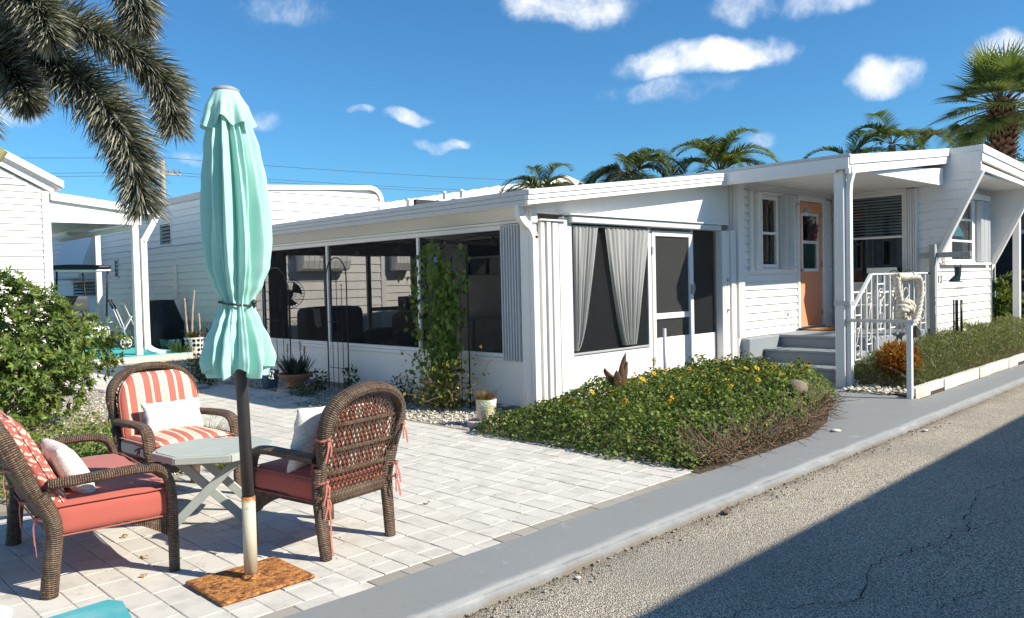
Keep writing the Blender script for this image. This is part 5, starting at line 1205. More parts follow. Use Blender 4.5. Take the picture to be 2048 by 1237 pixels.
mb = MB(); mb.lathe([(0.0, 0), (.10, .0), (.13, .05), (.12, .11), (.07, .155), (0, .165)], (8.18, 3.92, .22), 14); mb.v = [(x+.02*fb2(x, y, 7.), y+.02*fb2(y, z, 7.), z+.015*fb2(x, z, 8.)) for x, y, z in mb.v]
mk('garden_rock', mb, M('mossy_stone', (.20, .17, .13), .9, .35, 12, bmp=.6), label='rounded brown stone half hidden in the daisy bush', cat='stone')

# --- fine-leaved hedge along the right bed, white scalloped edging
LH = leafmat('hedge_leaf', (.075, .10, .035), (.20, .21, .085), .25, .5)
hg = empty('ruellia_hedge', (14, 4, 0), 'narrow-leaved olive green hedge behind the white scalloped edging', 'hedge')
def hh(x, y):
    e = min(y-3.44, 4.52-y, x-10.75 if x < 12 else 9); return 0 if e <= 0 else (.36+.19*min(1, max(0, (x-11)/2.5)))*(1+.25*fb2(x, y, 1.8, 5.))*min(1, e/.22)**.5
n = 26000; X = 10.75+rng.random(n)**1.25*9.5; Y = rng.uniform(3.44, 4.52, n); H = np.array([hh(a, b) for a, b in zip(X, Y)]); k = H > .02; X, Y, H = X[k], Y[k], H[k]; n = len(X)
Z = H*(1-.75*rng.random(n)**1.7); D = sph(n)*.9+[0, 0, .75]; L_ = rng.uniform(.05, .10, n); V, F = blades(np.stack([X, Y, Z], 1), D, L_, L_*.13, .6, 2, twist=1.5); mk_arr('foliage', V, F, LH, hg, kind='stuff')
twigs('stems', hg, lambda q: (q.uniform(10.8, 18), q.uniform(3.55, 4.45), 0), 500, .5, .003, 31, TWIG, 2.0)
FLM = M('violet_petal', (.30, .20, .52), .6)
for i in range(9):
    x, y = q.uniform(13, 17.5), q.uniform(3.6, 4.3); mb = MB()
    for k in range(5):
        a = k*2*pi/5; mb.add([(0, 0, 0), (.012*cos(a-.5), .012*sin(a-.5), .006), (.022*cos(a), .022*sin(a), .008), (.012*cos(a+.5), .012*sin(a+.5), .006)], [(0, 1, 2, 3)])
    mb.v = [(x+vx, y+vz*1.2-.01, hh(x, y)+.02+vy) for vx, vy, vz in mb.v]; mk('flower', mb, FLM, hg)
cr = empty('croton_shrub', (11.0, 3.75, 0), 'orange and red leaved croton bush at the start of the hedge', 'shrub')
n = 1500; c0 = np.array([11.0, 3.85, .36]); pp = sph(n)*[.30, .26, .24]*(rng.random((n, 1))**.4)+c0; ps = (pp-c0)*2+sph(n)*.4+[0, 0, .5]; L_ = rng.uniform(.05, .09, n)
V, F = leaves(pp, ps, sph(n)*.6+[0, 0, 1], L_, L_*.38, .2, .2); mk_arr('foliage', V, F, leafmat('croton_leaf', (.20, .035, .015), (.48, .15, .02), .3, .35, .03), cr, kind='stuff')
twigs('stems', cr, lambda q: (11.0+q.uniform(-.05, .05), 3.85+q.uniform(-.05, .05), 0), 20, .5, .006, 33, TWIG, 2.2)
EDG = M('white_edging_block', (.68, .65, .58), .85, .12, 5, dirt=(.32, .28, .22), damt=.5, bmp=.4)
x = 10.16; i = 0
while x < 20.4:
    L = .52; mb = MB(); P = [(x, -.02), (x+L-.004, -.02)]+[(x+L-.004-(L-.004)*k/36, .115+.014*abs(sin(k/36*pi*6))) for k in range(37)]
    mb.prism(P, 'y', 3.355+.008*sin(i*2.2), 3.415+.008*sin(i*2.2)); mk('edging_block', mb, EDG, label='%s white scalloped edging block of the row, counted from the low handrail' % ('first second third fourth fifth sixth seventh eighth ninth tenth eleventh twelfth thirteenth fourteenth fifteenth sixteenth seventeenth eighteenth nineteenth twentieth'.split()+['later']*9)[i], cat='edging', group='scalloped edging blocks along the hedge'); x += L; i += 1
# lower bits in front of the croton
pebbles('gravel', [(10.2, 11.0, 3.45, 4.3, .02, 1)], 260, .015, .04, 9)

# --- vine on its trellis, potted plants along the screen porch
BLK = M('black_iron', (.012, .012, .013), .5, .2)
def trellis(x, y0, y1, h, cols, label, rungs=(.30, .98)):
    o = empty('garden_trellis', (x, (y0+y1)/2, 0), label, 'trellis', 'arched iron trellises along the porch'); w_ = (y1-y0)/2; c = (y0+y1)/2
    P = [(x, y0, -.05), (x, y0, h-w_*1.1)]+[(x, c-w_*cos(a), h-w_*1.1+w_*1.1*sin(a)) for a in [pi*k/16 for k in range(1, 16)]]+[(x, y1, h-w_*1.1), (x, y1, -.05)]
    mb = MB(); mb.tube(P, .0095, 6); mk('arch', mb, BLK, o)
    for k in range(cols):
        yy = y0+(y1-y0)*(k+1)/(cols+1); zt = h-.42 if k != cols//2 or cols % 2 == 0 else h-.25
        mb = MB(); mb.tube([(x, yy, -.05), (x, yy, zt)], .0055, 5); mb.lathe([(0, 0), (.013, .01), (.013, .02), (0, .03)], (x, yy, zt), 8); mk('bar', mb, BLK, o)
    for z in rungs: mb = MB(); mb.tube([(x, y0, z), (x, y1, z)], .005, 5); mk('rung', mb, BLK, o)
    return o
trellis(6.44, 9.88, 10.42, 1.93, 3, 'arched black iron trellis standing free before the middle screen')
trellis(6.45, 11.55, 12.42, 1.84, 3, 'arched black iron trellis behind the closed umbrella by the aloe')
trellis(6.36, 7.15, 7.72, 2.05, 3, 'arched black iron trellis overgrown by the flowering vine')
VLf = leafmat('vine_leaf', (.05, .12, .02), (.20, .30, .05), .45, .4); vi = empty('climbing_vine', (6.3, 7.45, 0), 'green climbing vine with one blue flower on a trellis against the screen', 'vine')
pp, dd = [], []; q = random.Random(3)
for i in range(26):
    p = Vector((6.30+q.uniform(-.12, .05), 7.5+q.gauss(0, .13), 0)); mb_p = [p.copy()]; tz = q.uniform(1.1, 2.05)
    while p.z < tz:
        p = p+Vector((q.gauss(0, .02), q.gauss(0, .024)+(.008 if p.z > 1.5 else 0), .07)); p.x = min(6.5, max(6.18, p.x)); mb_p.append(p.copy())
        dens = 1 if p.z < .5 else (2 if p.z < 1.0 else 3)
        for _ in range(dens):
            pp.append(p+Vector((q.gauss(-.03, .05), q.gauss(0, .08), q.gauss(0, .03)))); dd.append((q.gauss(-.3, .5), q.gauss(0, .6), q.gauss(-.8, .4)))
    m_ = MB(); m_.tube(mb_p, .004, 4, cap=False); mk('stem', m_, STEMG if i % 2 else TWIG, vi)
n = len(pp); sz = rng.uniform(.05, .10, n); nn = np.tile([-1., -.3, .5], (n, 1))+sph(n)*.6; V, F = leaves(np.array([tuple(p) for p in pp]), dd, nn, sz, sz*.75, .12, .25); mk_arr('foliage', V, F, VLf, vi, kind='stuff')
n = 500; c0 = np.array([6.15, 7.45, .28]); B = c0+rng.normal(0, 1, (n, 3))*[.16, .28, .20]; B[:, 2] = np.abs(B[:, 2]); sz = rng.uniform(.03, .07, n); V, F = leaves(B, sph(n)+[0, 0, -.4], sph(n)*.7+[-.6, 0, .6], sz, sz*.65, .2, .3); mk_arr('yellowing_leaves', V, F, leafmat('yellow_vine_leaf', (.16, .17, .03), (.42, .36, .06), .35, .6), vi, kind='stuff')
twigs('dry_twigs', vi, lambda q: (6.15+q.uniform(-.2, .15), 7.45+q.gauss(0, .3), q.uniform(0, .5)), 120, .4, .0035, 41, TWIG, .2)
mb = MB()
for k in range(5):
    a = k*2*pi/5; mb.add([(0, 0, 0), (.03*cos(a-.5), .03*sin(a-.5), .008), (.045*cos(a), .045*sin(a), .004), (.03*cos(a+.5), .03*sin(a+.5), .008)], [(0, 1, 2, 3)])
mb.v = [(6.14-vz, 7.46+vx, 1.80+vy) for vx, vy, vz in mb.v]; mk('flower', mb, M('blue_flower', (.22, .24, .62), .6), vi)
TERRA = M('terracotta', (.40, .19, .11), .85, .15, 6, dirt=(.45, .33, .25), damt=.4); STN = M('pinkish_stepping_stone', (.50, .40, .36), .9, .12, 8, dirt=(.35, .31, .28), damt=.5, bmp=.4, bsc=90)
def stone(x, y, r, h, label): mb = MB(); mb.lathe([(r*.97, -.02), (r, .0), (r, h-.012), (r*.975, h), (0, h)], (x, y, 0), 36, smooth=False); return mk('stepping_stone', mb, STN, label=label, cat='stepping stone')
stone(5.88, 10.42, .26, .055, 'round pinkish stone slab under the terracotta aloe bowl'); stone(5.70, 6.17, .20, .05, 'round pinkish stone slab under the flowered pot')
mb = MB(); mb.box(4.75, 5.25, 11.9, 12.3, 0, .05, .01); mk('stepping_stone', mb, STN, label='pinkish stone slab in the shade beside the umbrella pole', cat='stepping stone')
bo = empty('planter_bowl', (5.88, 10.42, .055), 'wide terracotta pedestal bowl planted with dark aloe', 'planter')
mb = MB(); mb.lathe([(.0, 0), (.13, 0), (.135, .03), (.11, .055), (.12, .075), (.20, .12), (.255, .19), (.262, .205), (.25, .208), (.19, .15), (0, .14)], (5.88, 10.42, .056), 40); mk('bowl', mb, TERRA, bo)
n = 170; a = rng.uniform(0, 6.28, n); D = np.stack([np.cos(a)*.55, np.sin(a)*.55, np.ones(n)*rng.uniform(.6, 1.5, n)], 1); V, F = blades(np.array([5.88, 10.42, .22])+np.stack([np.cos(a), np.sin(a), 0*a], 1)*rng.uniform(0, .15, (n, 1)), D, rng.uniform(.2, .36, n), .026+0*a, .15, 4); mk_arr('aloe_leaves', V, F, leafmat('aloe_leaf', (.035, .045, .035), (.09, .085, .07), .08, .4), bo, kind='stuff')
for (x, y, h) in ((5.80, 10.5, .66), (5.93, 10.36, .70), (5.98, 10.33, .62)):
    mb = MB(); mb.tube([(x, y, .2), (x+.01, y, h)], .006, 5); s_ = mk('flower_stalk', mb, STEMG, bo)
    n = 26; a = rng.uniform(0, 6.28, n); V, F = blades(np.array([x+.01, y, h])+np.stack([0*a, 0*a, rng.uniform(-.08, .04, n)], 1), np.stack([np.cos(a), np.sin(a), -1.2+0*a], 1), .045+0*a, .012+0*a, .2, 2); mk_arr('blossom', V, F, M('aloe_blossom', (.50, .12, .05), .6), s_, kind='stuff')
mb = MB(); mb.lathe([(.11, 0), (.115, .02), (.145, .24), (.15, .26), (.135, .26), (.12, .2), (0, .2)], (5.86, 11.15, 0), 8, smooth=False); pt = mk('blue_pot', mb, M('blue_grey_glaze', (.10, .14, .17), .4, .1), label='faceted blue-grey pot in the shade next to the aloe bowl', cat='pot')
def bushy(name, c, r, n, ls, mat, label, cat='plant', asp=.5):
    o = empty(name, (c[0], c[1], 0), label, cat); p = sph(n)*r*(rng.random((n, 1))**.4)+c; p[:, 2] = np.maximum(p[:, 2], .01); sz = rng.uniform(ls*.6, ls*1.3, n)
    V, F = leaves(p, (p-c)*2+sph(n)*.6*np.mean(r)*2, sph(n)*.7+[0, 0, 1], sz, sz*asp, .2, .25); mk_arr('foliage', V, F, mat, o, kind='stuff')
    twigs('stems', o, lambda q: (c[0]+q.uniform(-.06, .06), c[1]+q.uniform(-.06, .06), 0), 14, np.mean(r)*2, .004, int(c[0]*91) % 97, STEMG, 1.6); return o
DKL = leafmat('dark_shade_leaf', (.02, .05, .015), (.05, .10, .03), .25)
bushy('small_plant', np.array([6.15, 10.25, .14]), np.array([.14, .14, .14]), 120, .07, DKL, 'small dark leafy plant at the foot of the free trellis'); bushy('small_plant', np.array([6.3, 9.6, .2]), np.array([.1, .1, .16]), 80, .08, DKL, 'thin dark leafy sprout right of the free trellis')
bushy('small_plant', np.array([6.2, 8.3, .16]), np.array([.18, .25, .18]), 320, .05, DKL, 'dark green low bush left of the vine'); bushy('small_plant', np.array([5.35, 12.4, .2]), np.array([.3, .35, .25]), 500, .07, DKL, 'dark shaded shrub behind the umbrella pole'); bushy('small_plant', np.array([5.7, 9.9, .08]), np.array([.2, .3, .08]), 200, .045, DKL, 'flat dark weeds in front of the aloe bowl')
def mat_mosaic():
    m, t, p, o = newmat('flower_mosaic'); v = ovec(t); vo = t.nodes.new('ShaderNodeTexVoronoi'); vo.inputs['Scale'].default_value = 13; t.links.new(v, vo.inputs['Vector']); v2 = t.nodes.new('ShaderNodeTexVoronoi'); v2.inputs['Scale'].default_value = 55; t.links.new(v, v2.inputs['Vector'])
    sc = t.nodes.new('ShaderNodeSeparateColor'); t.links.new(vo.outputs['Color'], sc.inputs[0]); r = t.nodes.new('ShaderNodeValToRGB'); r.color_ramp.interpolation = 'CONSTANT'; e = r.color_ramp.elements; e[0].color = (.12, .24, .08, 1); e[1].position = .25; e[1].color = (.62, .38, .32, 1)
    for pz, c in ((.5, (.70, .52, .46, 1)), (.68, (.62, .44, .06, 1)), (.80, (.16, .30, .12, 1)), (.9, (.72, .62, .52, 1))): n_ = e.new(pz); n_.color = c
    t.links.new(sc.outputs[0], r.inputs[0]); c = MIX(t, MA(t, 'MULTIPLY', v2.outputs['Distance'], .8), r.outputs[0], (.75, .66, .55)); c = MIX(t, SS(t, vo.outputs['Distance'], .05, .02), c, (.3, .15, .05)); S(t, p.inputs['Base Color'], c); p.inputs['Roughness'].default_value = .5; bump(t, p, v2.outputs['Distance'], .6, .01); return m
fp = empty('mosaic_pot', (5.72, 6.18, .05), 'small round pot with painted roses and dry grass by the corner post', 'pot')
mb = MB(); mb.lathe([(.09, 0), (.098, .01), (.108, .15), (.112, .22), (.104, .225), (.098, .19), (0, .19)], (5.72, 6.18, .051), 32); mk('pot', mb, mat_mosaic(), fp)
n = 320; a = rng.uniform(0, 6.28, n); V, F = blades(np.array([5.72, 6.18, .24])+np.stack([np.cos(a), np.sin(a), 0*a], 1)*rng.uniform(0, .09, (n, 1)), np.stack([np.cos(a)*.5, np.sin(a)*.5, rng.uniform(.6, 1.4, n)], 1), rng.uniform(.08, .17, n), .005+0*a, .4, 3); mk_arr('dry_grass', V, F, leafmat('rusty_grass', (.13, .055, .03), (.26, .15, .07), .25, .7), fp, kind='stuff')
so_l = empty('solar_spotlight', (5.62, 5.86, 0), 'small black solar spotlight on a stake at the bush corner', 'lamp'); mb = MB(); mb.tube([(5.62, 5.86, 0), (5.62, 5.86, .14)], .013, 8); mk('stake', mb, DARKF, so_l)
mb = MB(); mb.obox((5.60, 5.87, .19), (.8, -.5, .15), (.5, .8, 0), (-.1, .1, 1), .03, .055, .035, .008); hd_ = mk('head', mb, DARKF, so_l); mb = MB(); mb.obox((5.572, 5.886, .186), (.8, -.5, .15), (.5, .8, 0), (-.1, .1, 1), .003, .045, .026); mk('lens', mb, M('frosted_lens', (.6, .55, .42), .4), hd_)
mb = MB(); mb.obox((5.68, 5.85, .235), (1, 0, 0), (0, 1, 0), (0, 0, 1), .07, .055, .008, .004); mk('solar_panel', mb, M('solar_black', (.02, .025, .04), .2), so_l)

# --- left: schefflera shrub, ground cover
SL = leafmat('schefflera_leaf', (.03, .065, .014), (.17, .23, .045), .26, .4); sh = empty('schefflera_shrub', (1.9, 9.9, 0), 'big glossy green shrub with woody stems at the left edge', 'shrub')
q = random.Random(8); PB_, DB_, NB_, LB_ = [], [], [], []
def sdens(x, y, z): # rounded mass with lobes
    return ((x-1.85)/1.40)**2+((y-10.0)/.95)**2+((z-.85)/.88)**2
tips = []
while len(tips) < 3300:
    x, y, z = q.uniform(.3, 3.4), q.uniform(9, 11), q.uniform(.1, 1.9); d = sdens(x, y, z)+.5*fb2(x*1.6, z*1.6+y, 1.3, 2.); zl = 1.82-.75*max(0, (x-2.25))**1.0-.1*abs(fb2(x, 3, 2.))
    if .35 < d < 1.05 and z < zl and not (fb2(x*2+5, z*2+y, 1.1, 9.) > .42 and z > 1.1): tips.append(Vector((x, y, z)))
for _ in range(750):
    x = q.uniform(1.5, 2.85); tips.append(Vector((x, q.uniform(9.6, 10.5), q.uniform(.5, 1.78-.55*max(0, x-2.2)))))
for p in tips:
    ax = Vector((p.x-1.9, (p.y-10)*1.4-.25, (p.z-.6)*1.1+.5)).normalized(); ax = (ax+Vector((q.gauss(0, .4), q.gauss(0, .4), q.gauss(0, .3)))).normalized(); s0 = ax.orthogonal().normalized(); s1 = ax.cross(s0); kk = q.choice((6, 7, 8)); ph = q.uniform(0, 6)
    for i in range(kk):
        a = ph+2*pi*i/kk; r = s0*cos(a)+s1*sin(a); PB_.append(tuple(p)); DB_.append(tuple(r+ax*.6-Vector((0, 0, .12)))); NB_.append(tuple(ax)); LB_.append(q.uniform(.045, .09))
LB_ = np.array(LB_); V, F = leaves(PB_, DB_, NB_, LB_, LB_*.36, .12, .10); mk_arr('foliage', V, F, SL, sh, kind='stuff')
for i in range(17):
    b = Vector((1.9+q.gauss(0, .25), 9.95+q.gauss(0, .15), 0)); tp = q.choice(tips) if i > 2 else (Vector((2.42, 9.75, 1.55)), Vector((1.98, 9.7, 1.62)), Vector((2.9, 9.9, 1.2)))[i]
    m_ = b.lerp(tp, .5)+Vector((q.gauss(0, .1), q.gauss(0, .06), .08)); P = bez([b, m_, tp], 6); mb = MB(); mb.tube(P, [.022*(1-.6*k/len(P)) for k in range(len(P))], 6); mk('stem', mb, BARK, sh)
GC = leafmat('groundcover_leaf', (.07, .14, .025), (.24, .30, .06), .3, .45)
gc = empty('groundcover_bed', (2.2, 8, 0), 'knee-high bright green groundcover between the shrub and the striped chair', 'groundcover')
n = 15000; X = rng.uniform(.4, 3.9, n); Y = rng.uniform(6.55, 9.6, n); hgt = np.array([max(0, .17*(1+.6*fb2(a, b, 2.2, 4.)+.3*fb2(a, b, 6, 1.))*min(1, max(0, (2.66+.30*(b-6.4)-a+.15*fb2(b, 1, 4.))/.25))) for a, b in zip(X, Y)]); k = (hgt > .02) & (rng.random(n) < np.where(Y > 8.5, .35, 1.)); X, Y, hgt = X[k], Y[k], hgt[k]; n = len(X)
Z = hgt*(1-.7*rng.random(n)**2); sz = rng.uniform(.03, .065, n); Nn = sph(n)*.7+[0, -.2, 1]; V, F = leaves(np.stack([X, Y, Z], 1), sph(n)*[1, 1, .5], Nn, sz, sz*.55, .2, .2); mk_arr('foliage', V, F, GC, gc, kind='stuff')
twigs('dry_twigs', gc, lambda q: (q.uniform(1.4, 3.0), q.uniform(8.4, 9.6), 0), 160, .32, .003, 51, TWIG, 1.3)
def tuft(c, r, h, nn, label, mat, w_=.006):
    o = empty('grass_tuft', (c[0], c[1], 0), label, 'grass'); a = rng.uniform(0, 6.28, nn); rr = rng.uniform(0, r, nn); V, F = blades(np.stack([c[0]+np.cos(a)*rr*.5, c[1]+np.sin(a)*rr*.5, 0*a], 1), np.stack([np.cos(a)*.7, np.sin(a)*.7, rng.uniform(.6, 1.6, nn)], 1), rng.uniform(h*.5, h*1.2, nn), w_+0*a, .5, 4); mk_arr('blades', V, F, mat, o, kind='stuff')
tuft((3.18, 7.35), .3, .30, 420, 'grassy tuft behind the right arm of the striped chair', GC); tuft((2.95, 6.35), .15, .14, 200, 'low green weeds under the folding table', GC, .012)
bushy('small_plant', np.array([2.62, 6.75, .11]), np.array([.16, .2, .12]), 260, .06, GC, 'bright green weed clump under the striped chair')
mb = MB(); mb.box(1.38, 1.62, 8.5, 8.62, 0, .15, .01); mk('white_block', mb, M('chalky_block', (.72, .70, .66), .9, .08), label='small white block lying in the groundcover', cat='block')
# litter on the pavers
q = random.Random(44); mb = MB()
LV = leafmat('fallen_leaf', (.22, .09, .05), (.45, .27, .10), .1, .8)
for i, (x, y, lb) in enumerate(((1.62, 4.62, 'brown curled leaf in the shade line under the loveseat'), (1.52, 4.32, 'pale curled leaf just right of the loveseat rear leg'), (3.35, 4.25, 'lone curled leaf on the pavers behind the turned-away armchair'), (1.70, 5.1, 'small dry leaf in front of the loveseat by the table'))):
    V, F = leaves([(x, y, .012), (x+.012, y, .014), (x-.008, y+.01, .013)], sph(3)*[1, 1, .4], sph(3)*.5+[0, 0, 1], [.035, .03, .03], [.02, .018, .02], .5, .5); mk_arr('fallen_leaf', V, F, LV, label=lb, cat='leaf', group='dry leaves on the pavers')
n = 420; X = rng.uniform(.5, 5.3, n); Y = rng.uniform(3.5, 8.5, n); V, F = leaves(np.stack([X, Y, 0*X+.004], 1), sph(n)*[1, 1, .2], np.tile([0, 0, 1.], (n, 1))+sph(n)*.3, rng.uniform(.006, .018, n), rng.uniform(.004, .01, n), .3, .3); mk_arr('leaf_litter', V, F, leafmat('dark_litter', (.03, .02, .012), (.12, .08, .045), .05, .9), kind='stuff', label='tiny dark leaf crumbs scattered on the pavers', cat='litter')
for (x, y, s_, lb) in ((4.62, 2.70, .035, 'dark wet-looking pebble lying against the kerb'), (7.55, 3.22, .05, 'flat white shell lying on the grey kerb strip'), (3.1, 2.68, .016, 'small pale pebble against the kerb'), (8.3, 2.66, .03, 'pale flat stone by the kerb far down the road')):
    mb = MB(); mb.lathe([(0, -.5), (.8, -.35), (1, 0), (.7, .45), (0, .6)], n=9); mb.v = [(x+s_*a*1.2+.2*s_*fb2(a, b, 2.), y+s_*b, (0 if y > 2.8 else -.04)+s_*.4*(c+.5)) for a, b, c in mb.v]
    mk('loose_stone', mb, M('pale_shell', (.62, .58, .52), .7, .2, 20) if 'white' in lb or 'pale' in lb else M('brown_pebble', (.13, .09, .07), .7, .4, 20), label=lb, cat='stone')
n = 900; X = rng.uniform(1.6, 9, n); Y = 2.765+rng.normal(0, .02, n); V, F = blades(np.stack([X, Y, 0*X-.05], 1), sph(n)*[1, 1, .3]+[0, 0, .6], rng.uniform(.01, .035, n), .003+0*X, .3, 2); mk_arr('kerb_weeds', V, F, leafmat('dry_weed', (.10, .08, .03), (.20, .17, .07), .2, .8), kind='stuff', label='dry weeds growing along the kerb joint', cat='weeds')

# ------------------------------------------------------------------ palms
def pinnate(name, base, h, crown, nf, L, mat, label, lean=(0, 0), lw=.035, ll=.55, dead=2, seed=1, trunk_r=.13, group='feather palms behind the roof'):
    q = random.Random(seed); o = empty(name, (*base, 0), label, 'palm tree', group); top = Vector((base[0]+lean[0], base[1]+lean[1], h))
    mb = MB(); mb.tube(bez([(*base, 0), (base[0]+lean[0]*.3, base[1]+lean[1]*.3, h*.5), top], 8), [trunk_r*(1.2-.4*k/16) for k in range(17)], 10); mk('trunk', mb, BARK, o)
    Vs, Fs, off = [], [], 0; rach = MB()
    for i in range(nf):
        a = 2*pi*i/nf*2.4+q.uniform(-.3, .3); el = q.uniform(.05, 1.25) if i >= dead else q.uniform(-.9, -.3); l = L*q.uniform(.8, 1.15); d = Vector((cos(a)*cos(el), sin(a)*cos(el), sin(el))); p = top+d*.05; P = [p.copy()]; m = 14
        for k in range(m):
            d = (d+Vector((0, 0, -1))*(.10+.12*(k/m))*(1.25 if el < .6 else 1.)).normalized(); p = p+d*l/m; P.append(p.copy())
        rach.tube(P, [.016*(1-.85*k/m) for k in range(m+1)], 4, cap=False)
        B_, D_, LL = [], [], []
        for k in range(60):
            u = .16+.84*k/59; f = u*m; j = min(m-1, int(f)); pt = P[j].lerp(P[j+1], f-j); tg = (P[j+1]-P[j]).normalized(); sd_ = tg.cross(Vector((0, 0, 1))); sd_ = sd_.normalized() if sd_.length > .05 else tg.orthogonal().normalized(); un = sd_.cross(tg)
            for s_ in (-1, 1): B_.append(tuple(pt)); D_.append(tuple(tg*.75+sd_*s_*.9+un*.38+Vector((q.gauss(0, .08), q.gauss(0, .08), q.gauss(0, .08))))); LL.append(ll*(.35+.65*sin(pi*min(1, .18+u*.82)))*q.uniform(.85, 1.1))
        V, F = blades(B_, D_, LL, lw+0*np.array(LL), .75, 3); Vs.append(V); Fs.append(F+off); off += len(V)
    mk('rachis', rach, STEMG, o); mk_arr('crown', np.concatenate(Vs), np.concatenate(Fs), mat, o, kind='stuff'); return o
PLM = leafmat('feather_palm_leaf', (.05, .085, .03), (.16, .20, .075), .25, .38); PLM2 = leafmat('bright_palm_leaf', (.06, .11, .025), (.20, .25, .06), .3, .4)
pinnate('areca_palm', (17.6, 16.3), 4.15, 0, 24, 1.5, PLM, 'small feather palm peeking over the white gable roof', seed=2, ll=.42); pinnate('areca_palm', (19.9, 14.75), 4.7, 0, 30, 2.0, PLM, 'grey-green feather palm in the middle of the skyline', seed=3, ll=.6, lw=.045); pinnate('areca_palm', (21.4, 14.1), 4.25, 0, 18, 1.6, PLM, 'feather palm between the two mid-skyline palms', seed=13, ll=.5)
pinnate('areca_palm', (22.3, 13.1), 4.8, 0, 28, 2.0, PLM2, 'feather palm with brown drooping fronds right of the mid-skyline palm', seed=4, dead=6, ll=.55, lw=.04); pinnate('areca_palm', (25.0, 10.1), 5.0, 0, 18, 1.7, PLM2, 'slender feather palm left of the fan palm', seed=5, ll=.5, dead=3); pinnate('areca_palm', (25.6, 9.1), 5.45, 0, 16, 1.8, PLM2, 'taller slender feather palm close to the fan palm', seed=6, ll=.5, dead=4); pinnate('areca_palm', (25.4, 8.3), 5.0, 0, 10, 1.5, PLM, 'drooping feather palm under the fan palm leaf', seed=7, ll=.5, dead=5)
def sabal():
    q = random.Random(12); bx, by, h = 28.3, 6.8, 6.55; o = empty('fan_palm', (bx, by, 0), 'tall fan palm with a shaggy brown trunk above the right roof corner', 'palm tree')
    mb = MB(); mb.tube([(bx, by, 0), (bx, by, 3), (bx, by, h)], [.26, .30, .30], 14); mk('trunk', mb, M('palm_fibre', (.10, .055, .035), .95, .3, 10, bmp=.8), o); mb = MB()
    for k in range(330):
        z = 3.4+(h-3.2)*k/330; a = k*2.399; r_ = .30+.05*sin(k*.3); w_ = .085; c, s_ = cos(a), sin(a); t_ = Vector((-s_, c, 0)); b = Vector((bx+c*r_*.8, by+s_*r_*.8, z)); e = b+Vector((c*.20, s_*.20, .17+q.uniform(-.05, .06)))+t_*q.uniform(-.05, .05)
        mb.add([b-t_*w_, b+t_*w_, e+t_*w_*.6, e-t_*w_*.6, b-t_*w_+Vector((0, 0, .05)), b+t_*w_+Vector((0, 0, .05)), e+t_*w_*.6+Vector((0, 0, .03)), e-t_*w_*.6+Vector((0, 0, .03))], [(0, 1, 2, 3), (7, 6, 5, 4), (0, 4, 5, 1), (2, 6, 7, 3), (1, 5, 6, 2), (3, 7, 4, 0)])
    mk('leaf_bases', mb, M('leaf_boot', (.14, .07, .045), .9, .35, 6, island=.5), o, kind='stuff')
    Vs, Fs, off = [], [], 0; pet = MB(); top = Vector((bx, by, h))
    for i in range(46):
        a = i*2.399; el = 1.45-1.95*(i/46)**.85+q.uniform(-.12, .12); d = Vector((cos(a)*cos(el), sin(a)*cos(el), sin(el))); Lp = q.uniform(.85, 1.35); P = [top]
        for k in range(5): d = (d+Vector((0, 0, -.06))).normalized(); P.append(P[-1]+d*Lp/5)
        pet.tube(P, .022, 4, cap=False); hub = P[-1]; sd_ = d.cross(Vector((0, 0, 1))).normalized(); un = sd_.cross(d); B_, D_, LL = [], [], []
        for k in range(30):
            f = -1.75+3.5*k/29; B_.append(tuple(hub)); dd_ = d*cos(f)+sd_*sin(f)+un*(.25*abs(sin(f)))-Vector((0, 0, .12)); D_.append(tuple(dd_)); LL.append((1.15-.30*abs(f)/1.75)*q.uniform(.92, 1.05))
        V, F = blades(B_, D_, LL, .060+0*np.array(LL), (q.uniform(.1, .4) if el > .5 else q.uniform(.4, .9)), 4, Nref=np.tile(tuple(un), (30, 1))); Vs.append(V); Fs.append(F+off); off += len(V)
    mk('petioles', pet, STEMG, o); mk_arr('crown', np.concatenate(Vs), np.concatenate(Fs), leafmat('fan_palm_leaf', (.05, .09, .025), (.16, .21, .06), .25, .35), o, kind='stuff')
    # one leaf hanging out to the left
    return o
sabal()
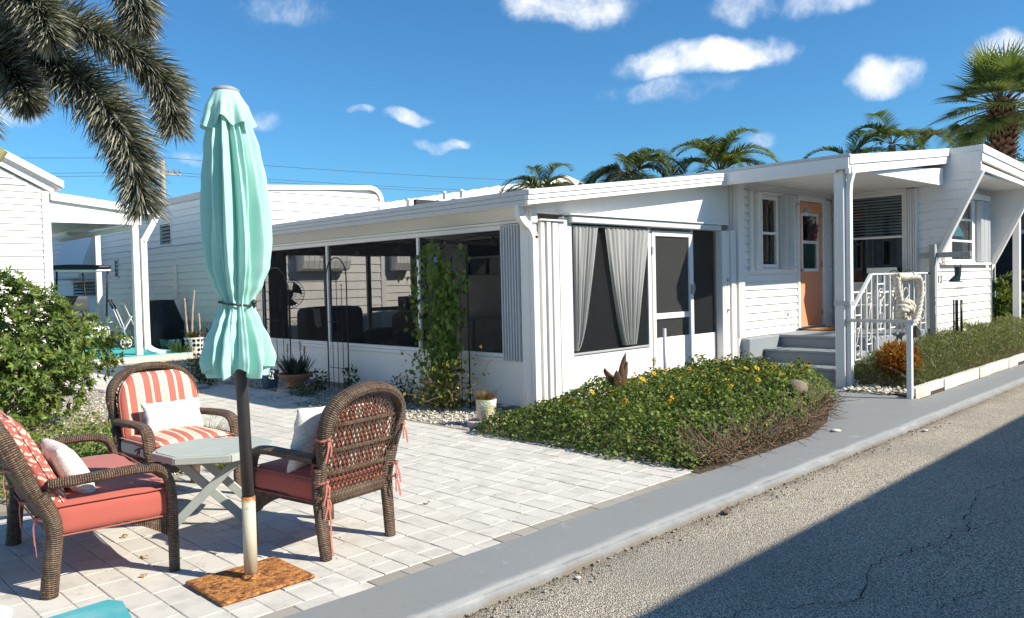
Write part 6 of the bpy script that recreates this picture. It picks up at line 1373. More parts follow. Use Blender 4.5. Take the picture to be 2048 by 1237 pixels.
# foxtail palm whose fronds hang into the upper left
fx = empty('foxtail_palm', (1.05, 8.3, 0), 'foxtail palm with bushy silvery fronds hanging into the upper left', 'palm tree')
FXL = leafmat('foxtail_leaf', (.055, .062, .04), (.34, .33, .27), .12, .28, spec=.5); FXG = M('frond_rachis', (.16, .17, .06), .6, .2)  # pale grey second colour paints silver glints onto the leaflets
mb = MB(); mb.tube(bez([(1.05, 8.3, -.05), (1.08, 8.28, 1.5), (1.2, 8.2, 3.3)], 8), [.16]*9+[.15]*8, 14); mk('trunk', mb, BARK, fx)
FR = [([(1.28, 8.13, 3.34), (1.65, 7.63, 3.60), (1.98, 7.14, 3.34), (2.20, 6.76, 3.00), (2.31, 6.56, 2.65), (2.36, 6.43, 2.18)], 1.0),
      ([(1.3, 8.25, 3.41), (1.80, 8.04, 3.83), (2.29, 7.69, 3.86), (2.66, 7.37, 3.62), (2.88, 7.22, 3.32), (2.93, 7.16, 2.96)], .9),
      ([(1.26, 8.0, 3.35), (1.59, 7.43, 4.10), (1.98, 6.9, 4.2), (2.25, 6.48, 3.97), (2.35, 6.37, 3.72), (2.35, 6.36, 3.54)], .8),
      ([(1.26, 8.0, 3.35), (1.47, 7.39, 3.85), (1.66, 6.89, 3.80), (1.76, 6.70, 3.62), (1.80, 6.59, 3.40)], .8),
      ([(1.28, 8.13, 3.34), (1.42, 7.68, 3.50), (1.57, 7.30, 3.38), (1.68, 7.06, 3.16), (1.72, 6.95, 3.0)], .8),
      ([(1.2, 8.2, 3.34), (.9, 7.6, 3.8), (.7, 7.0, 3.6), (.6, 6.6, 3.0)], 1.), ([(1.2, 8.2, 3.34), (1.5, 8.8, 3.9), (1.8, 9.3, 3.7), (2.0, 9.6, 3.2)], 1.), ([(1.2, 8.2, 3.34), (.7, 8.7, 3.9), (.2, 9.1, 3.7), (-.1, 9.3, 3.1)], 1.)]
for fi, (pts, sc) in enumerate(FR):
    P = bez(pts, 10); m = len(P)-1; mb = MB(); mb.tube(P, [.017*(1-.8*k/m) for k in range(m+1)], 6); fo = mk('frond', mb, FXG, fx)
    n = int((3000 if fi < 5 else 800)*sc); u = .10+.90*rng.random(n)**.9; j = np.minimum(m-1, (u*m).astype(int)); Pa = np.array([tuple(p) for p in P]); pt = Pa[j]+(Pa[j+1]-Pa[j])*((u*m)-j)[:, None]; tg = Pa[j+1]-Pa[j]; tg /= np.linalg.norm(tg, axis=1, keepdims=True)
    rd = sph(n); rd -= tg*(rd*tg).sum(1, keepdims=True); rd /= np.linalg.norm(rd, axis=1, keepdims=True); L_ = (.22+.19*np.sin(np.pi*np.clip(.2+u*.72, 0, 1)))*rng.uniform(.75, 1.1, n)*sc
    V, F = blades(pt, tg*rng.uniform(.45, .9, (n, 1))+rd*.8+sph(n)*.18, L_, .0125+0*L_, rng.uniform(.15, .55, n), 3, twist=1.5); mk_arr('leaflets', V, F, FXL, fo, kind='stuff')
mb = MB(); P = bez([(1.28, 6.50, 2.36), (1.37, 6.42, 2.42), (1.43, 6.38, 2.50)], 6); mb.tube(P, [.035, .05, .058, .062, .066, .066, .064, .058, .05, .04, .03, .02, .004][:len(P)], 10, rb=.03); stk = MB(); stk.tube(bez([(1.24, 8.1, 3.3), (1.17, 7.5, 3.1), (1.19, 6.9, 2.6), (1.27, 6.52, 2.34)], 6), .012, 6); mk('spathe_stalk', stk, FXG, fx); mk('spathe', mb, M('spathe_olive', (.20, .19, .08), .7, .35, 18, dirt=(.10, .06, .03), damt=.7, dscale=14), fx)
# far trees and plants at the right edge
def crown_tree(name, c, r, n, ls, mat, label, th):
    o = empty(name, (c[0], c[1], 0), label, 'tree'); mb = MB(); mb.tube([(c[0], c[1], 0), (c[0], c[1], th)], [.2, .1], 8); mk('trunk', mb, BARK, o)
    cl = [np.array(c)+sph(1)[0]*r*.75 for _ in range(22)]; p = np.concatenate([k+sph(n//22)*r*.42*(rng.random((n//22, 1))**.5) for k in cl]); m = len(p); sz = rng.uniform(ls*.6, ls*1.3, m); V, F = leaves(p, sph(m), sph(m)*.8+[0, 0, 1], sz, sz*.5, .2, .2); mk_arr('crown', V, F, mat, o, kind='stuff')
FT = leafmat('far_tree_leaf', (.04, .075, .025), (.10, .14, .05), .2, .5)
crown_tree('far_tree', (33, 13.2, 5.35), np.array([1.5, 1.5, .8]), 1800, .22, FT, 'feathery dark tree tip beside the slender palms', 5); crown_tree('far_tree', (36, 9.0, 5.2), np.array([2.0, 1.6, 1.2]), 2200, .22, FT, 'dark green tree behind the fan palm trunk', 5)
crown_tree('far_tree', (8.5, 48, 3.4), np.array([3, 2, 1.4]), 1500, .3, FT, 'dark tree seen under the far end of the neighbour porch', 3); crown_tree('far_tree', (21.2, 18.2, 4.2), np.array([1.6, 1.6, .7]), 1500, .2, FT, 'low dark foliage between the skyline palms', 4)
pinnate('young_palm', (19.0, 4.9), .8, 0, 13, 1.3, PLM2, 'young bright palm beside the bay window corner', seed=21, ll=.42, dead=1, trunk_r=.06, group=None); pinnate('young_palm', (20.3, 4.6), .5, 0, 12, 1.1, PLM2, 'low young palm behind the carport post', seed=22, ll=.4, dead=1, trunk_r=.05, group=None)
bushy('small_plant', np.array([18.9, 4.5, .7]), np.array([.3, .3, .6]), 500, .12, SL, 'leafy green plant against the carport post')
# ================================================================== porch details
WIRON = M('white_painted_iron', (.74, .75, .74), .45, .08, 9, dirt=(.40, .30, .22), damt=.25, dscale=6)
rl = empty('porch_railing', (12.6, 4.5, .5), 'white ironwork railing with scrolls around the grey porch landing', 'railing')
YRL = 4.50
mb = MB(); mb.beam((11.80, YRL, 1.505), (14.15, YRL, 1.505), .05, .025, b=.004); mk('top_rail', mb, WIRON, rl)
mb = MB(); mb.beam((10.95, YRL, .90), (11.80, YRL, 1.505), .05, .03, b=.004); mk('slope_rail', mb, WIRON, rl)
mb = MB(); mb.beam((10.72, YRL, .78), (10.96, YRL, .90), .05, .03, b=.004); mk('rail_end', mb, WIRON, rl)
mb = MB(); mb.tube(bez([(14.12, YRL, 1.51), (14.2, YRL-.01, 1.52), (14.24, YRL-.02, 1.50)], 4), .02, 8); mk('rail_cap', mb, DARKF, rl)
def ptop(x): return 1.50 if x > 11.8 else 1.50-(11.8-x)*.71
def pbot(x): return ZF if x > 12.03 else (.38 if x > 11.5 else (.19 if x > 11.02 else 0.))
xs_ = [10.98, 11.20, 11.42, 11.62, 11.80, 12.02, 12.30, 12.52, 12.82, 13.03, 13.33, 13.55, 13.84, 14.08]
for x in xs_: mb = MB(); mb.box(x-.011, x+.011, YRL-.011, YRL+.011, pbot(x) if x > 11.5 else pbot(x)-.02, ptop(x), .002); mk('picket', mb, WIRON, rl)
def scroll(x0, x1, z0, z1):
    P = []; w_, h = (x1-x0)/2, z1-z0; cx_ = (x0+x1)/2
    for sgn, cz, ph in ((1, z1-w_*1.15, 0), (-1, z0+w_*1.15, pi)):
        Q = []
        for k in range(22): a = ph+pi*1.75*k/21*1.0; r_ = w_*.92*(1-.60*k/21); Q.append((cx_+sgn*r_*cos(a-ph), YRL, cz+sgn*r_*sin(a-ph)*1.0))
        P.append(Q)
    mid = [P[1][0], P[0][0]]; mb = MB()
    for Q in P: mb.tube(Q, .006, 5)
    mb.tube([(P[0][0][0], YRL, P[0][0][2]), (cx_+w_*.2, YRL, (z0+z1)/2+.06), (cx_-w_*.2, YRL, (z0+z1)/2-.06), (P[1][0][0], YRL, P[1][0][2])], .006, 5)
    mb.box(x0+.01, x1-.01, YRL-.006, YRL+.006, z1+.01, z1+.028); mb.box(x0+.01, x1-.01, YRL-.006, YRL+.006, z0-.028, z0-.01); return mk('scroll', mb, WIRON, rl)
for a, b in ((11.20, 11.42), (11.62, 11.80), (12.02, 12.30), (12.52, 12.82), (13.03, 13.33), (13.84, 14.08)): scroll(a, b, pbot((a+b)/2)+.14, ptop(a)-.16)
scroll(10.98, 11.20, .28, .86)
# thick knotted rope hung on the railing
ROPE = M('cotton_rope', (.62, .58, .50), .95, .15, 20, dirt=(.34, .31, .26), damt=.6, dscale=5, bmp=.5, bsc=120)
rp = empty('hanging_rope', (12.9, 4.4, .6), 'thick knotted off-white rope looped over the porch railing', 'rope')
def rope(pts, r, tw=16., n=10):
    P = bez(pts, n); mb = MB(); L = 0; fr = []
    for s_ in range(3):
        Q = []; L = 0; px = None
        for i, p in enumerate(P):
            d = (P[min(i+1, len(P)-1)]-P[max(i-1, 0)]).normalized(); x = px-d*px.dot(d) if px is not None else d.orthogonal(); x.normalize(); px = x; y = d.cross(x)
            if i: L += (p-P[i-1]).length
            a = L*tw+s_*2*pi/3; Q.append(p+(x*cos(a)+y*sin(a))*r*.55)
        mb.tube(Q, r*.56, 7)
    return mk('strand', mb, ROPE, rp)
YR_ = YRL-.07
rope([(12.62, YR_, 1.46), (12.66, YR_, 1.25), (12.75, YR_, 1.08), (12.82, YR_, .93), (13.0, YR_, .78), (13.2, YR_, .68), (13.42, YR_, .74), (13.60, YR_, .98), (13.66, YR_, 1.25), (13.56, YR_, 1.42), (13.2, YR_, 1.45), (12.9, YR_, 1.44), (12.62, YR_, 1.47)], .048, 30, 12)
rope([(12.80, YR_-.03, 1.0), (12.92, YR_-.05, .85), (12.98, YR_-.03, .70), (13.0, YR_-.02, .58)], .042, 30); rope([(12.72, YR_-.02, .98), (12.86, YR_-.06, .78), (13.05, YR_-.05, .70), (13.2, YR_-.02, .60)], .04, 30)
rope([(12.62, YR_-.03, .97), (12.76, YR_-.10, 1.06), (12.96, YR_-.10, .99), (12.95, YR_+.0, .88), (12.74, YR_-.02, .86), (12.63, YR_-.08, .92), (12.78, YR_-.12, .98), (12.92, YR_-.1, .92)], .055, 26, 8)
for x in (12.62, 13.25): 
    mb = MB(); mb.tube([(x, YRL-.03+.075*cos(a), 1.475+.075*sin(a)) for a in [2*pi*k/20 for k in range(20)]], .011, 6, closed=True); mk('shackle', mb, M('dull_steel_ring', (.16, .17, .17), .4, .2, metal=.7), rp)
# small galvanised handrail by the walk
hr = empty('garden_handrail', (10.1, 3.4, 0), 'low white tubular handrail between the porch post and the walk', 'railing')
mb = MB(); mb.box(10.075, 10.135, 3.375, 3.435, -.05, .905, .004); mk('post', mb, TRIM, hr); mb = MB(); mb.beam((10.10, 3.34, .925), (10.60, 4.33, .90), .055, .04, b=.004); mk('rail', mb, ALU, hr)
fl_ = empty('solar_floodlight', (10.16, 3.36, .75), 'small black triangular solar floodlight clipped to the low handrail', 'lamp'); mb = MB(); mb.prism([(10.14, .86), (10.30, .78), (10.30, .765), (10.14, .73)], 'y', 3.34, 3.42); mk('housing', mb, DARKF, fl_); mb = MB(); mb.obox((10.22, 3.38, .835), (.9, 0, -.45), (0, 1, 0), (.45, 0, .9), .085, .045, .004); mk('panel', mb, M('solar_cell', (.30, .33, .36), .2, .1), fl_)
# hanging post with cross bar, boot planter and wind chime
GALV = M('weathered_grey_wood', (.34, .36, .36), .8, .15, 6)
hp = empty('hanger_post', (14.42, 4.42, 0), 'grey wooden post with a crossbar at the house corner', 'post'); mb = MB(); mb.box(14.38, 14.50, 4.44, 4.53, 0, 1.98, .006); mk('post', mb, GALV, hp); mb = MB(); mb.beam((14.45, 4.70, 1.80), (14.45, 3.92, 1.80), .045, .085, b=.004); mk('crossbar', mb, GALV, hp)
for (y, x) in ((4.47, 14.42),): mb = MB(); mb.lathe([(0, 0), (.016, 0), (.016, .012), (0, .012)], (x, y-.04, 1.80), 8); mk('bolt', mb, DARKF, hp)
HX, HY = 14.47, 4.12
bt = empty('boot_planter', (HX, HY, 1.3), 'teal ceramic boot hanging below the crossbar', 'planter'); CER = M('teal_ceramic', (.025, .05, .05), .3, .25, 9)
def bootf(u, v):
    th = 2*pi*u; z = 1.62-.25*v; toe = max(0, (v-.62)/.38); rx, ry = .05+.015*(1-v)+.05*toe, .045; cx_ = -.055*toe; return (HX+(cx_+rx*cos(th))*.72, HY-(cx_+rx*cos(th))*-.72*-1+ry*sin(th)*.0+ry*sin(th)*.7, z)
mb = MB(); mb.grid(lambda u, v: (HX+.707*((-.06*max(0, (v-.6)/.4)**.8)+(.048+.012*(1-v)**2+.045*max(0, (v-.6)/.4)**.8)*cos(2*pi*u))+.707*.042*sin(2*pi*u), HY-.707*((-.06*max(0, (v-.6)/.4)**.8)+(.048+.012*(1-v)**2+.045*max(0, (v-.6)/.4)**.8)*cos(2*pi*u))+.707*.042*sin(2*pi*u), 1.60-.24*v), 24, 12, closeu=True)
mb.add([(HX-.16, HY+.06, 1.345), (HX-.02, HY-.08, 1.345), (HX+.08, HY+.0, 1.345), (HX-.06, HY+.12, 1.345), (HX-.16, HY+.06, 1.36), (HX-.02, HY-.08, 1.36), (HX+.08, HY+.0, 1.36), (HX-.06, HY+.12, 1.36)], [(0, 3, 2, 1), (4, 5, 6, 7), (0, 1, 5, 4), (1, 2, 6, 5), (2, 3, 7, 6), (3, 0, 4, 7)])
mk('boot', mb, CER, bt); mb = MB(); mb.tube([(HX-.04, HY+.04, 1.60), (HX, HY, 1.74), (HX+.04, HY-.04, 1.60)], .004, 5); mb.tube([(HX, HY, 1.74), (HX, HY, 1.80)], .004, 5); mk('hook', mb, DARKF, bt)
wc = empty('wind_chime', (HX, HY, .5), 'long black wind chime hanging under the teal boot', 'wind chime'); mb = MB(); mb.lathe([(0, 0), (.075, 0), (.075, .012), (0, .014)], (HX, HY, 1.235), 16); mk('top_disc', mb, DARKF, wc); mb = MB(); mb.tube([(HX, HY, 1.25), (HX, HY, 1.34)], .003, 4); mk('cord', mb, DARKF, wc)
for k, (zt_, L_) in enumerate(((1.05, .56), (1.05, .60), (1.05, .66), (1.05, .50), (1.05, .72))):
    a = k*2*pi/5+.4; x, y = HX+.062*cos(a), HY+.062*sin(a); mb = MB(); mb.tube([(x, y, zt_-L_), (x, y, zt_)], .0125, 10); tb_ = mk('tube', mb, M('chime_black', (.02, .02, .018), .3, .2, metal=.4), wc); mb = MB(); mb.tube([(x, y, zt_), (x, y, 1.236)], .0015, 4); mk('string', mb, DARKF, tb_)
mb = MB(); mb.tube([(HX, HY, 1.235), (HX, HY, .36)], .0015, 4); mb.lathe([(0, 0), (.036, 0), (.036, .012), (0, .012)], (HX, HY, .74), 14); mb.lathe([(0, 0), (.02, .02), (.012, .09), (0, .1)], (HX, HY, .27), 10); mk('striker', mb, DARKF, wc)
# lamp, wreath, mat, rocking chair
lmp = empty('wall_lantern', (13.05, 6.2, 2.6), 'small grey wall lantern left of the orange door', 'lamp'); mb = MB(); mb.tube(bez([(13.06, 6.235, 2.68), (13.06, 6.12, 2.74), (13.06, 6.04, 2.70)], 5), .009, 6); mk('bracket', mb, ALU, lmp); mb = MB(); mb.lathe([(.01, .10), (.03, .09), (.05, .06), (.085, .02), (.09, .0), (.075, 0), (.04, .05)], (13.06, 6.04, 2.57), 16); mk('shade', mb, M('grey_enamel', (.36, .35, .34), .4, .1), lmp); mb = MB(); mb.lathe([(0, 0), (.03, .015), (.035, .04), (.02, .07)], (13.06, 6.04, 2.525), 12); mk('bulb', mb, M('bulb_white', (.75, .75, .72), .3), lmp)
wr = empty('door_wreath', (13.62, 6.21, 2.1), 'dark flower wreath with one pale bloom on the orange door', 'wreath'); q = random.Random(9)
n = 240; a = rng.uniform(0, 6.28, n); pw = np.stack([13.62+.13*np.cos(a), 6.215-rng.uniform(0, .05, n), 2.33+.16*np.sin(a)], 1)+rng.normal(0, .022, (n, 3))*[1, .5, 1]; V, F = leaves(pw, sph(n), sph(n)*.6+[0, -1, 0], rng.uniform(.03, .06, n), rng.uniform(.02, .035, n), .2, .2); mk_arr('foliage', V, F, leafmat('wreath_leaf', (.10, .02, .035), (.30, .07, .09), .15, .6), wr, kind='stuff')
for (x, z, r_, c, nm) in ((13.56, 2.47, .075, (.70, .62, .48), 'cream_bloom'), (13.69, 2.19, .06, (.55, .24, .22), 'pink_bloom'), (13.73, 2.30, .05, (.40, .12, .14), 'red_bloom')):
    n = 90; d = sph(n); d[:, 1] = -np.abs(d[:, 1]); V, F = leaves(np.array([x, 6.185, z])+d*r_*.45, d+sph(n)*.3, sph(n), .6*r_+0*d[:, 0], .45*r_+0*d[:, 0], .3, .3); mk_arr('bloom', V, F, M(nm, c, .7, .2, 20), wr)
mb = MB(); mb.box(13.15, 14.25, 5.72, 6.14, ZF+.004, ZF+.022, .006); mk('door_mat', mb, M('coir_mat', (.42, .22, .08), .95, .3, 60, bmp=.8, bsc=200), label='orange-brown coir mat in front of the door', cat='mat')
rc = empty('porch_rocker', (13.75, 5.2, ZF), 'white slatted chair behind the railing under the blinds window', 'chair'); SAGEW = M('pale_sage_chair', (.62, .66, .62), .6, .08)
def rb(nm, *a, **k): mb = MB(); mb.box(*a, .006); return mk(nm, mb, SAGEW, rc)
for y in (4.98, 5.42):
    rb('leg', 13.42, 13.48, y, y+.05, ZF, ZF+.62); rb('leg', 13.98, 14.04, y, y+.05, ZF, ZF+.60); rb('arm', 13.38, 14.06, y-.02, y+.07, ZF+.62, ZF+.65)
for i in range(5): rb('seat_slat', 13.44+i*.115, 13.54+i*.115, 5.0, 5.46, ZF+.40, ZF+.425)
for i in range(4): mb = MB(); y = 5.03+i*.115; mb.beam((13.98, y, ZF+.42), (14.22, y, ZF+1.02), .02, .09, (0, 1, 0), .004); mk('back_slat', mb, SAGEW, rc)
mb = MB(); mb.beam((14.20, 4.98, ZF+1.0), (14.20, 5.48, ZF+1.0), .025, .09, b=.004); mk('top_rail', mb, SAGEW, rc)

# ================================================================== inside the screen room
def mat_sheer():
    m, t, p, o = newmat('sheer_curtain'); v = ovec(t); c = MIX(t, NZ(t, v, 6, 4), (.36, .36, .345), (.45, .45, .43)); S(t, p.inputs['Base Color'], c); p.inputs['Roughness'].default_value = .9; w = t.nodes.new('ShaderNodeTexWave'); w.inputs['Scale'].default_value = 40; w.inputs['Distortion'].default_value = 3; t.links.new(v, w.inputs['Vector']); bump(t, p, w.outputs['Fac'], .1, .002)
    tr_ = t.nodes.new('ShaderNodeBsdfTransparent'); mx = t.nodes.new('ShaderNodeMixShader'); mx.inputs[0].default_value = .82; t.links.new(tr_.outputs[0], mx.inputs[1]); t.links.new(p.outputs[0], mx.inputs[2]); t.links.new(mx.outputs[0], o.inputs[0]); return m
SHEER = mat_sheer()
def curtain(name, f0, f1, label, folds):
    """f0/f1(v): left/right edge in x for v=0 (bottom) .. 1 (top)"""
    def fn(u, v):
        a, b = f0(v), f1(v); x = a+(b-a)*u; nar = (f1(1)-f0(1))/max(.05, b-a); return (x+.006*sin(u*31+v*3), 6.262+.012*sin(u*folds*2*pi+.6*sin(v*4))*min(2.2, nar)+.004*sin(u*53), .66+1.50*v)
    mb = MB(); mb.grid(fn, 90, 30); return mk(name, mb, SHEER, label=label, cat='curtain')
curtain('sheer_curtain', lambda v: 7.29, lambda v: 7.32+.43*(max(0, v)**.62), 'sheer pale curtain swept to the corner post', 7)
curtain('sheer_curtain', lambda v: 8.25-.36*v**.75, lambda v: 8.50+.34*v**.9, 'sheer pale curtain gathered to a point in the middle of the front screen', 10)
mb = MB(); mb.tube([(7.27, 6.265, 2.165), (8.86, 6.265, 2.175)], .008, 6); mk('curtain_rod', mb, ALU, label='thin curtain rod across the top of the front screen', cat='curtain rod')
mb = MB(); mb.grid(lambda u, v: (6.75+.02*sin(u*40), 12.15+u*.65, .08+2.05*v), 40, 2); mk('dark_curtain', mb, M('navy_curtain', (.018, .022, .03), .9), label='dark navy curtain at the left end of the screen porch', cat='curtain')
fan = empty('pedestal_fan', (7.4, 13.3, .05), 'black pedestal fan with a round wire cage inside the porch', 'fan'); FX_, FY_, FZ_ = 7.4, 13.25, 1.39; fd = Vector((-.42, -.88, .12)).normalized(); fs_ = fd.cross(Vector((0, 0, 1))).normalized(); fu = fs_.cross(fd)
mb = MB(); mb.lathe([(.22, 0), (.22, .02), (.03, .05), (.02, .1)], (FX_, FY_, .05), 20); mk('base', mb, BLK, fan); mb = MB(); mb.tube([(FX_, FY_, .1), (FX_, FY_, 1.30)], .02, 8); mk('pole', mb, BLK, fan)
C0 = Vector((FX_, FY_, FZ_)); mb = MB(); mb.tube([C0+fd*-.12, C0+fd*-.10, C0+fd*.02], [.04, .085, .08], 12); mk('motor', mb, BLK, fan); cg = MB()
for k in range(28):
    a = 2*pi*k/28; r_ = fs_*cos(a)+fu*sin(a); cg.tube([C0+fd*.16+r_*.04, C0+fd*.13+r_*.2, C0+fd*.06+r_*.27, C0-fd*.02+r_*.22], .0035, 4, cap=False)
for R_, o_ in ((.27, .06), (.2, .13), (.12, .15), (.04, .16)): cg.tube([C0+fd*o_+(fs_*cos(a)+fu*sin(a))*R_ for a in [2*pi*k/32 for k in range(32)]], .006 if R_ > .25 else .003, 4, closed=True)
mk('cage', cg, BLK, fan)
for k in range(3):
    a0 = 2*pi*k/3+.5
    def bl(u, v, a0=a0): a = a0+(v-.5)*(1.15*u**.6+.2); r_ = .03+.20*u; return C0+fd*(.05+.04*(v-.5))+(fs_*cos(a)+fu*sin(a))*r_
    mb = MB(); mb.grid(bl, 8, 6); mk('blade', mb, BLK, fan)
def soft(name, boxes, mat, label, cat):
    o = empty(name, (boxes[0][1], boxes[0][3], .05), label, cat)
    for nm, x0, x1, y0, y1, z0, z1, r_ in boxes: mb = MB(); mb.cushion((x1-x0)/2, (y1-y0)/2, (z1-z0)/2, r_, 8, .02, c=((x0+x1)/2, (y0+y1)/2, (z0+z1)/2)); mk(nm, mb, mat, o)
    return o
soft('covered_sofa', [('seat', 7.75, 8.9, 12.55, 13.45, .06, .62, .1), ('backrest', 7.7, 8.95, 13.1, 13.6, .3, 1.12, .12)], M('black_cover', (.02, .021, .024), .7, .3), 'low black covered sofa behind the left screen', 'sofa')
soft('dark_red_armchair', [('seat', 8.3, 9.0, 11.25, 12.0, .06, .5, .1), ('backrest', 8.75, 9.1, 11.2, 12.05, .1, 1.02, .14), ('arm', 8.25, 9.0, 11.1, 11.3, .1, .72, .08), ('arm', 8.25, 9.0, 11.95, 12.15, .1, .72, .08)], M('dark_red_leather', (.05, .012, .014), .5, .2), 'dark red upholstered armchair behind the middle screen', 'armchair')
mb = MB(); mb.box(9.6, 10.1, 12.6, 13.1, .05, .92, .01); cb_ = mk('black_cabinet', mb, M('black_cabinet', (.015, .015, .016), .5), label='black cabinet in the back corner of the screen porch', cat='cabinet'); mb = MB(); mb.box(9.65, 10.0, 12.68, 12.98, .925, 1.28, .02); mk('black_radio', mb, M('radio_black', (.012, .012, .014), .4), label='black boxy radio standing on the corner cabinet', cat='radio')
tw = empty('white_side_table', (9.2, 9.5, .05), 'white table seen behind the right long screen', 'table'); mb = MB(); mb.box(8.9, 9.9, 8.95, 10.0, .90, .95, .006); mk('top', mb, TRIM, tw)
for (x, y) in ((8.93, 8.98), (8.93, 9.92), (9.82, 8.98), (9.82, 9.92)): mb = MB(); mb.box(x, x+.05, y, y+.05, .05, .90, .004); mk('leg', mb, TRIM, tw)
mb = MB(); mb.cushion(.14, .10, .17, .03, 6, .01, c=(6.9, 10.6, .95)); 
mb = MB(); mb.grid(lambda u, v: (7.68-.02*v, 12.62+u*.22+.02*v, .78+.33*v+.02*sin(u*9)), 8, 4); mk('white_towel', mb, M('white_towel', (.7, .7, .68), .9), label='white cloth hung over the corner of the dark sofa', cat='towel')
ws = empty('string_lights', (6.9, 10, 2.05), 'string of clear bulbs hung along the inside of the long screens', 'string lights'); P = [(6.9, 13.5-.25*k, 2.12-.035*sin(pi*((k % 4)/4))) for k in range(28)]; mb = MB(); mb.tube(P, .006, 5); mk('cable', mb, DARKF, ws)
BULB = mat_glass('bulb_glass', (.85, .85, .8), 1.)
for k in range(1, 28, 4): mb = MB(); mb.lathe([(.012, .0), (.014, -.04)], (P[k][0], P[k][1], P[k][2]), 8); s_ = mk('socket', mb, DARKF, ws); mb = MB(); mb.lathe([(.012, -.04), (.028, -.075), (.03, -.095), (.018, -.12), (0, -.125)], (P[k][0], P[k][1], P[k][2]), 12); mk('bulb', mb, BULB, s_)

# ================================================================== things on and beside the turquoise deck
NAVY = M('black_grill_cover', (.012, .014, .02), .55, .3, 4, bmp=.2, bsc=8, bd=.02)
gr = empty('covered_grill', (7.75, 20.3, 0), 'barbecue under a black cover beside the turquoise deck', 'grill')
def gcov(u, v):
    th = 2*pi*u; z = 1.27*v; k = 1 if v < .55 else 1-(v-.55)/.45*.42; fl_ = 1+.10*(1-v); a, b = .50*k*fl_, .36*k*fl_; c, s_ = cos(th), sin(th); e = 4.; r_ = (abs(c)**e+abs(s_)**e)**(-1/e); w_ = 1+.035*sin(11*th)*(1-v); return (7.85+a*c*r_*w_*.8-b*s_*r_*w_*.3, 20.35+b*s_*r_*w_+a*c*r_*.25, z)
mb = MB(); mb.grid(gcov, 64, 24, closeu=True); mb.f.append(tuple(len(mb.v)-1-k*25 for k in range(64))); mb.mi.append(0); mb.sm.append(False); mk('cover', mb, NAVY, gr)
mb = MB(); mb.lathe([(.0, .0), (.16, .0), (.23, .20), (.25, .32), (.24, .34), (.2, .3), (0, .29)], (7.62, 19.3, .0), 24); mk('teal_pot', mb, M('dark_teal_glaze', (.015, .06, .06), .35, .1), label='dark teal glazed pot in front of the covered grill', cat='pot')
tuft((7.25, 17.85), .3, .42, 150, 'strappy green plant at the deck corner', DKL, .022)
def mat_dots():
    m, t, p, o = newmat('polka_dot_glaze'); tc = t.nodes.new('ShaderNodeTexCoord'); vo = t.nodes.new('ShaderNodeTexVoronoi'); vo.inputs['Scale'].default_value = 9.5; vo.inputs['Randomness'].default_value = .25; t.links.new(tc.outputs['Object'], vo.inputs['Vector']); c = MIX(t, SS(t, vo.outputs['Distance'], .36, .40), (.01, .01, .01), (.72, .72, .70)); S(t, p.inputs['Base Color'], c); p.inputs['Roughness'].default_value = .4; return m
DOTS = mat_dots(); STICK = M('driftwood', (.34, .28, .21), .9, .2, 10, bmp=.4)
for k, (x, y, r_, lb) in enumerate(((7.80, 18.4, .22, 'white planter with black polka dots holding driftwood sticks'), (8.17, 18.3, .22, 'white polka-dot planter nearest the umbrella canopy'))):
    o = empty('polka_planter', (x, y, 0), lb, 'planter', 'polka-dot planters'); mb = MB(); mb.lathe([(r_*.8, 0), (r_*.85, .02), (r_, .38), (r_*1.04, .40), (r_*.94, .40), (r_*.9, .34), (0, .33)], (x, y, 0), 28); mk('pot', mb, DOTS, o); n = 40; a = rng.uniform(0, 6.28, n)
    V, F = blades(np.array([x, y, .35])+0*sph(n), np.stack([np.cos(a)*.8, np.sin(a)*.8, rng.uniform(.4, 1.2, n)], 1), rng.uniform(.25, .5, n), .045+0*a, .7, 4); mk_arr('leaves', V, F, leafmat('planter_leaf%d' % k, (.05, .05, .02), (.14, .06, .05), .2, .5), o, kind='stuff')
    if k == 0:
        for P in ([(x-.05, y, .3), (x-.03, y, .8), (x+.02, y+.02, 1.25), (x+.05, y, 1.50)], [(x-.12, y+.05, .3), (x-.15, y+.05, .8), (x-.17, y+.05, 1.32)], [(x+.12, y+.05, .3), (x+.14, y, .6), (x+.13, y, .95)]): mb = MB(); PP = bez(P, 6); mb.tube(PP, [.03-.010*i/len(PP)+.004*sin(i*2.1) for i in range(len(PP))], 8); mk('driftwood', mb, STICK, o)
# golf cart on the deck behind the shrub
gcart = empty('golf_cart', (5.6, 22.3, .12), 'golf cart with a black canopy parked under the neighbour porch', 'golf cart'); GX, GY, GZ = 6.08, 21.4, .12
mb = MB(); mb.cushion(.62, 1.05, .05, .05, 8, .04, c=(GX, GY, GZ+1.98)); mk('canopy', mb, M('canopy_black', (.015, .018, .025), .5), gcart); mb = MB(); mb.box(GX-.6, GX+.6, GY-1.02, GY+1.02, GZ+1.885, GZ+1.925, .008); mk('canopy_rail', mb, TRIM, gcart)
for sx in (-1, 1):
    for (y0, y1) in ((-.95, -.75), (.9, .7)): mb = MB(); mb.tube([(GX+sx*.55, GY+y0, GZ+1.9), (GX+sx*.55, GY+y1, GZ+.8)], .022, 8); mk('strut', mb, BLK, gcart)
    for yy in (-.75, .75):
        mb = MB(); mb.tube([(GX+sx*.52, GY+yy, GZ+.22), (GX+sx*.66, GY+yy, GZ+.22)], .22, 20); w_ = mk('wheel', mb, M('rubber', (.02, .02, .02), .8), gcart); mb = MB(); mb.tube([(GX+sx*.655, GY+yy, GZ+.22), (GX+sx*.668, GY+yy, GZ+.22)], .12, 14); mk('rim', mb, ALU, w_)
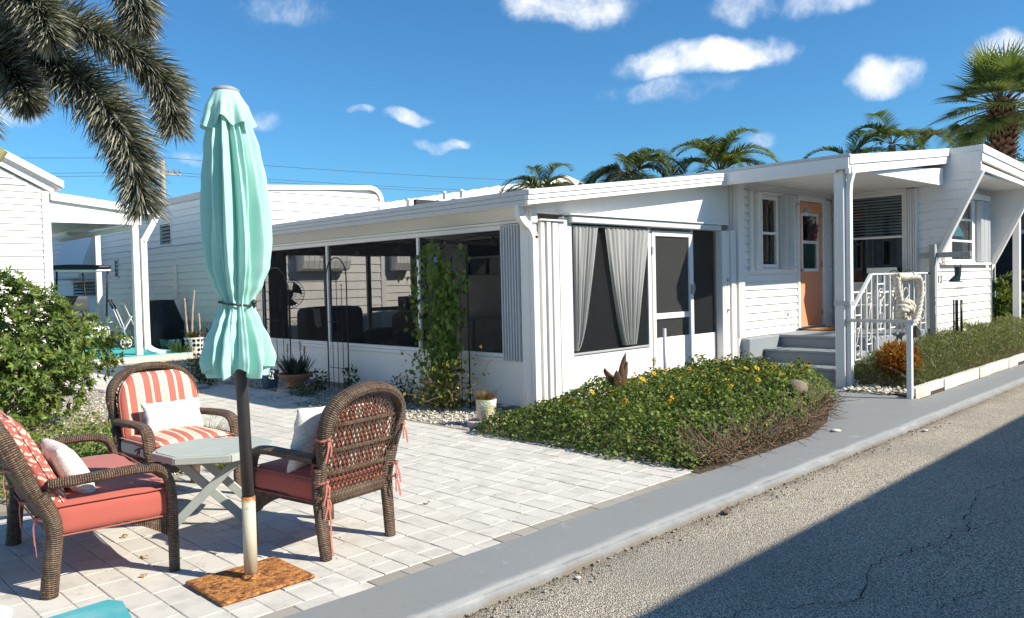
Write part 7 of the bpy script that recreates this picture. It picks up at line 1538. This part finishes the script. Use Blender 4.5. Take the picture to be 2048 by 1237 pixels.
mb = MB(); mb.cushion(.58, .45, .22, .1, 6, .02, c=(GX, GY+.55, GZ+.55)); mb.cushion(.58, .5, .15, .08, 6, .02, c=(GX, GY-.45, GZ+.42)); mk('body', mb, M('cart_body', (.55, .56, .55), .35), gcart)
mb = MB(); mb.cushion(.52, .25, .07, .05, 6, .01, c=(GX, GY+.1, GZ+.82)); mk('seat', mb, M('cart_seat', (.05, .06, .07), .6), gcart); mb = MB(); mb.cushion(.52, .06, .2, .05, 6, .01, c=(GX, GY+.42, GZ+1.1)); mk('backrest', mb, M('cart_seat', (.05, .06, .07)), gcart)
mb = MB(); mb.tube([(GX-.25+.16*cos(a), GY-.35+.05*sin(a), GZ+1.0+.15*sin(a)) for a in [2*pi*k/20 for k in range(20)]], .014, 6, closed=True); mk('steering_wheel', mb, BLK, gcart)
# white lawn chair with a wheeled cart
lc = empty('lawn_chair', (6.75, 21.6, .12), 'white plastic lawn chair in the shade of the deck', 'chair'); WP = M('white_resin', (.62, .64, .65), .5, .05); LX, LY, LZ = 7.06, 21.3, .12
for (a, b) in (((-.28, -.28, .0), (-.25, -.25, .42)), ((.28, -.28, 0), (.25, -.25, .42)), ((-.28, .28, 0), (-.25, .22, .42)), ((.28, .28, 0), (.25, .22, .42))): mb = MB(); mb.beam((LX+a[0], LY+a[1], LZ), (LX+b[0], LY+b[1], LZ+b[2]), .05, .06, b=.006); mk('leg', mb, WP, lc)
mb = MB(); mb.box(LX-.27, LX+.27, LY-.27, LY+.25, LZ+.40, LZ+.44, .01); mk('seat', mb, WP, lc); mb = MB(); mb.obox((LX+.30, LY, LZ+.75), (.94, 0, .34), (0, 1, 0), (-.34, 0, .94), .02, .25, .36, .015); mk('backrest', mb, WP, lc)
for s_ in (-1, 1): mb = MB(); mb.box(LX-.30, LX+.28, LY+s_*.28-.03, LY+s_*.28+.03, LZ+.62, LZ+.655, .01); mk('arm', mb, WP, lc)
ct = empty('golf_trolley', (7.2, 21.2, .12), 'folding golf trolley with two spoked white wheels on the deck', 'trolley'); TX, TY, TZ = 6.95, 20.2, .12
for s_ in (-1, 1):
    yy = TY+s_*.22; xx = TX+s_*.12; mb = MB(); mb.tube([(xx+.15*cos(a), yy, TZ+.16+.15*sin(a)) for a in [2*pi*k/28 for k in range(28)]], .018, 8, closed=True); w_ = mk('wheel', mb, M('rubber', (.02, .02, .02)), ct); mb = MB(); mb.tube([(xx+.125*cos(a), yy, TZ+.16+.125*sin(a)) for a in [2*pi*k/24 for k in range(24)]], .012, 6, closed=True)
    for k in range(8): a = 2*pi*k/8; mb.beam((xx, yy, TZ+.16), (xx+.12*cos(a), yy, TZ+.16+.12*sin(a)), .012, .018)
    mk('rim', mb, WP, w_); mb = MB(); mb.tube([(xx, yy, TZ+.16), (TX-.12, TY+s_*.10, TZ+.55), (TX-.28, TY+s_*.10, TZ+.98)], .014, 6); mk('strut', mb, ALU, ct); mb = MB(); mb.tube([(TX-.28, TY+s_*.10, TZ+.98), (TX-.38, TY+s_*.10, TZ+1.20)], .022, 8); mk('grip', mb, BLK, ct)
mb = MB(); mb.tube([(TX+.36, TY, TZ+.05), (TX-.05, TY, TZ+1.05)], .012, 6); mk('shaft', mb, ALU, ct); mb = MB(); mb.obox((TX-.02, TY, TZ+.6), (.5, 0, .87), (0, 1, 0), (-.87, 0, .5), .22, .09, .012, .005); mk('bag_plate', mb, WP, ct)
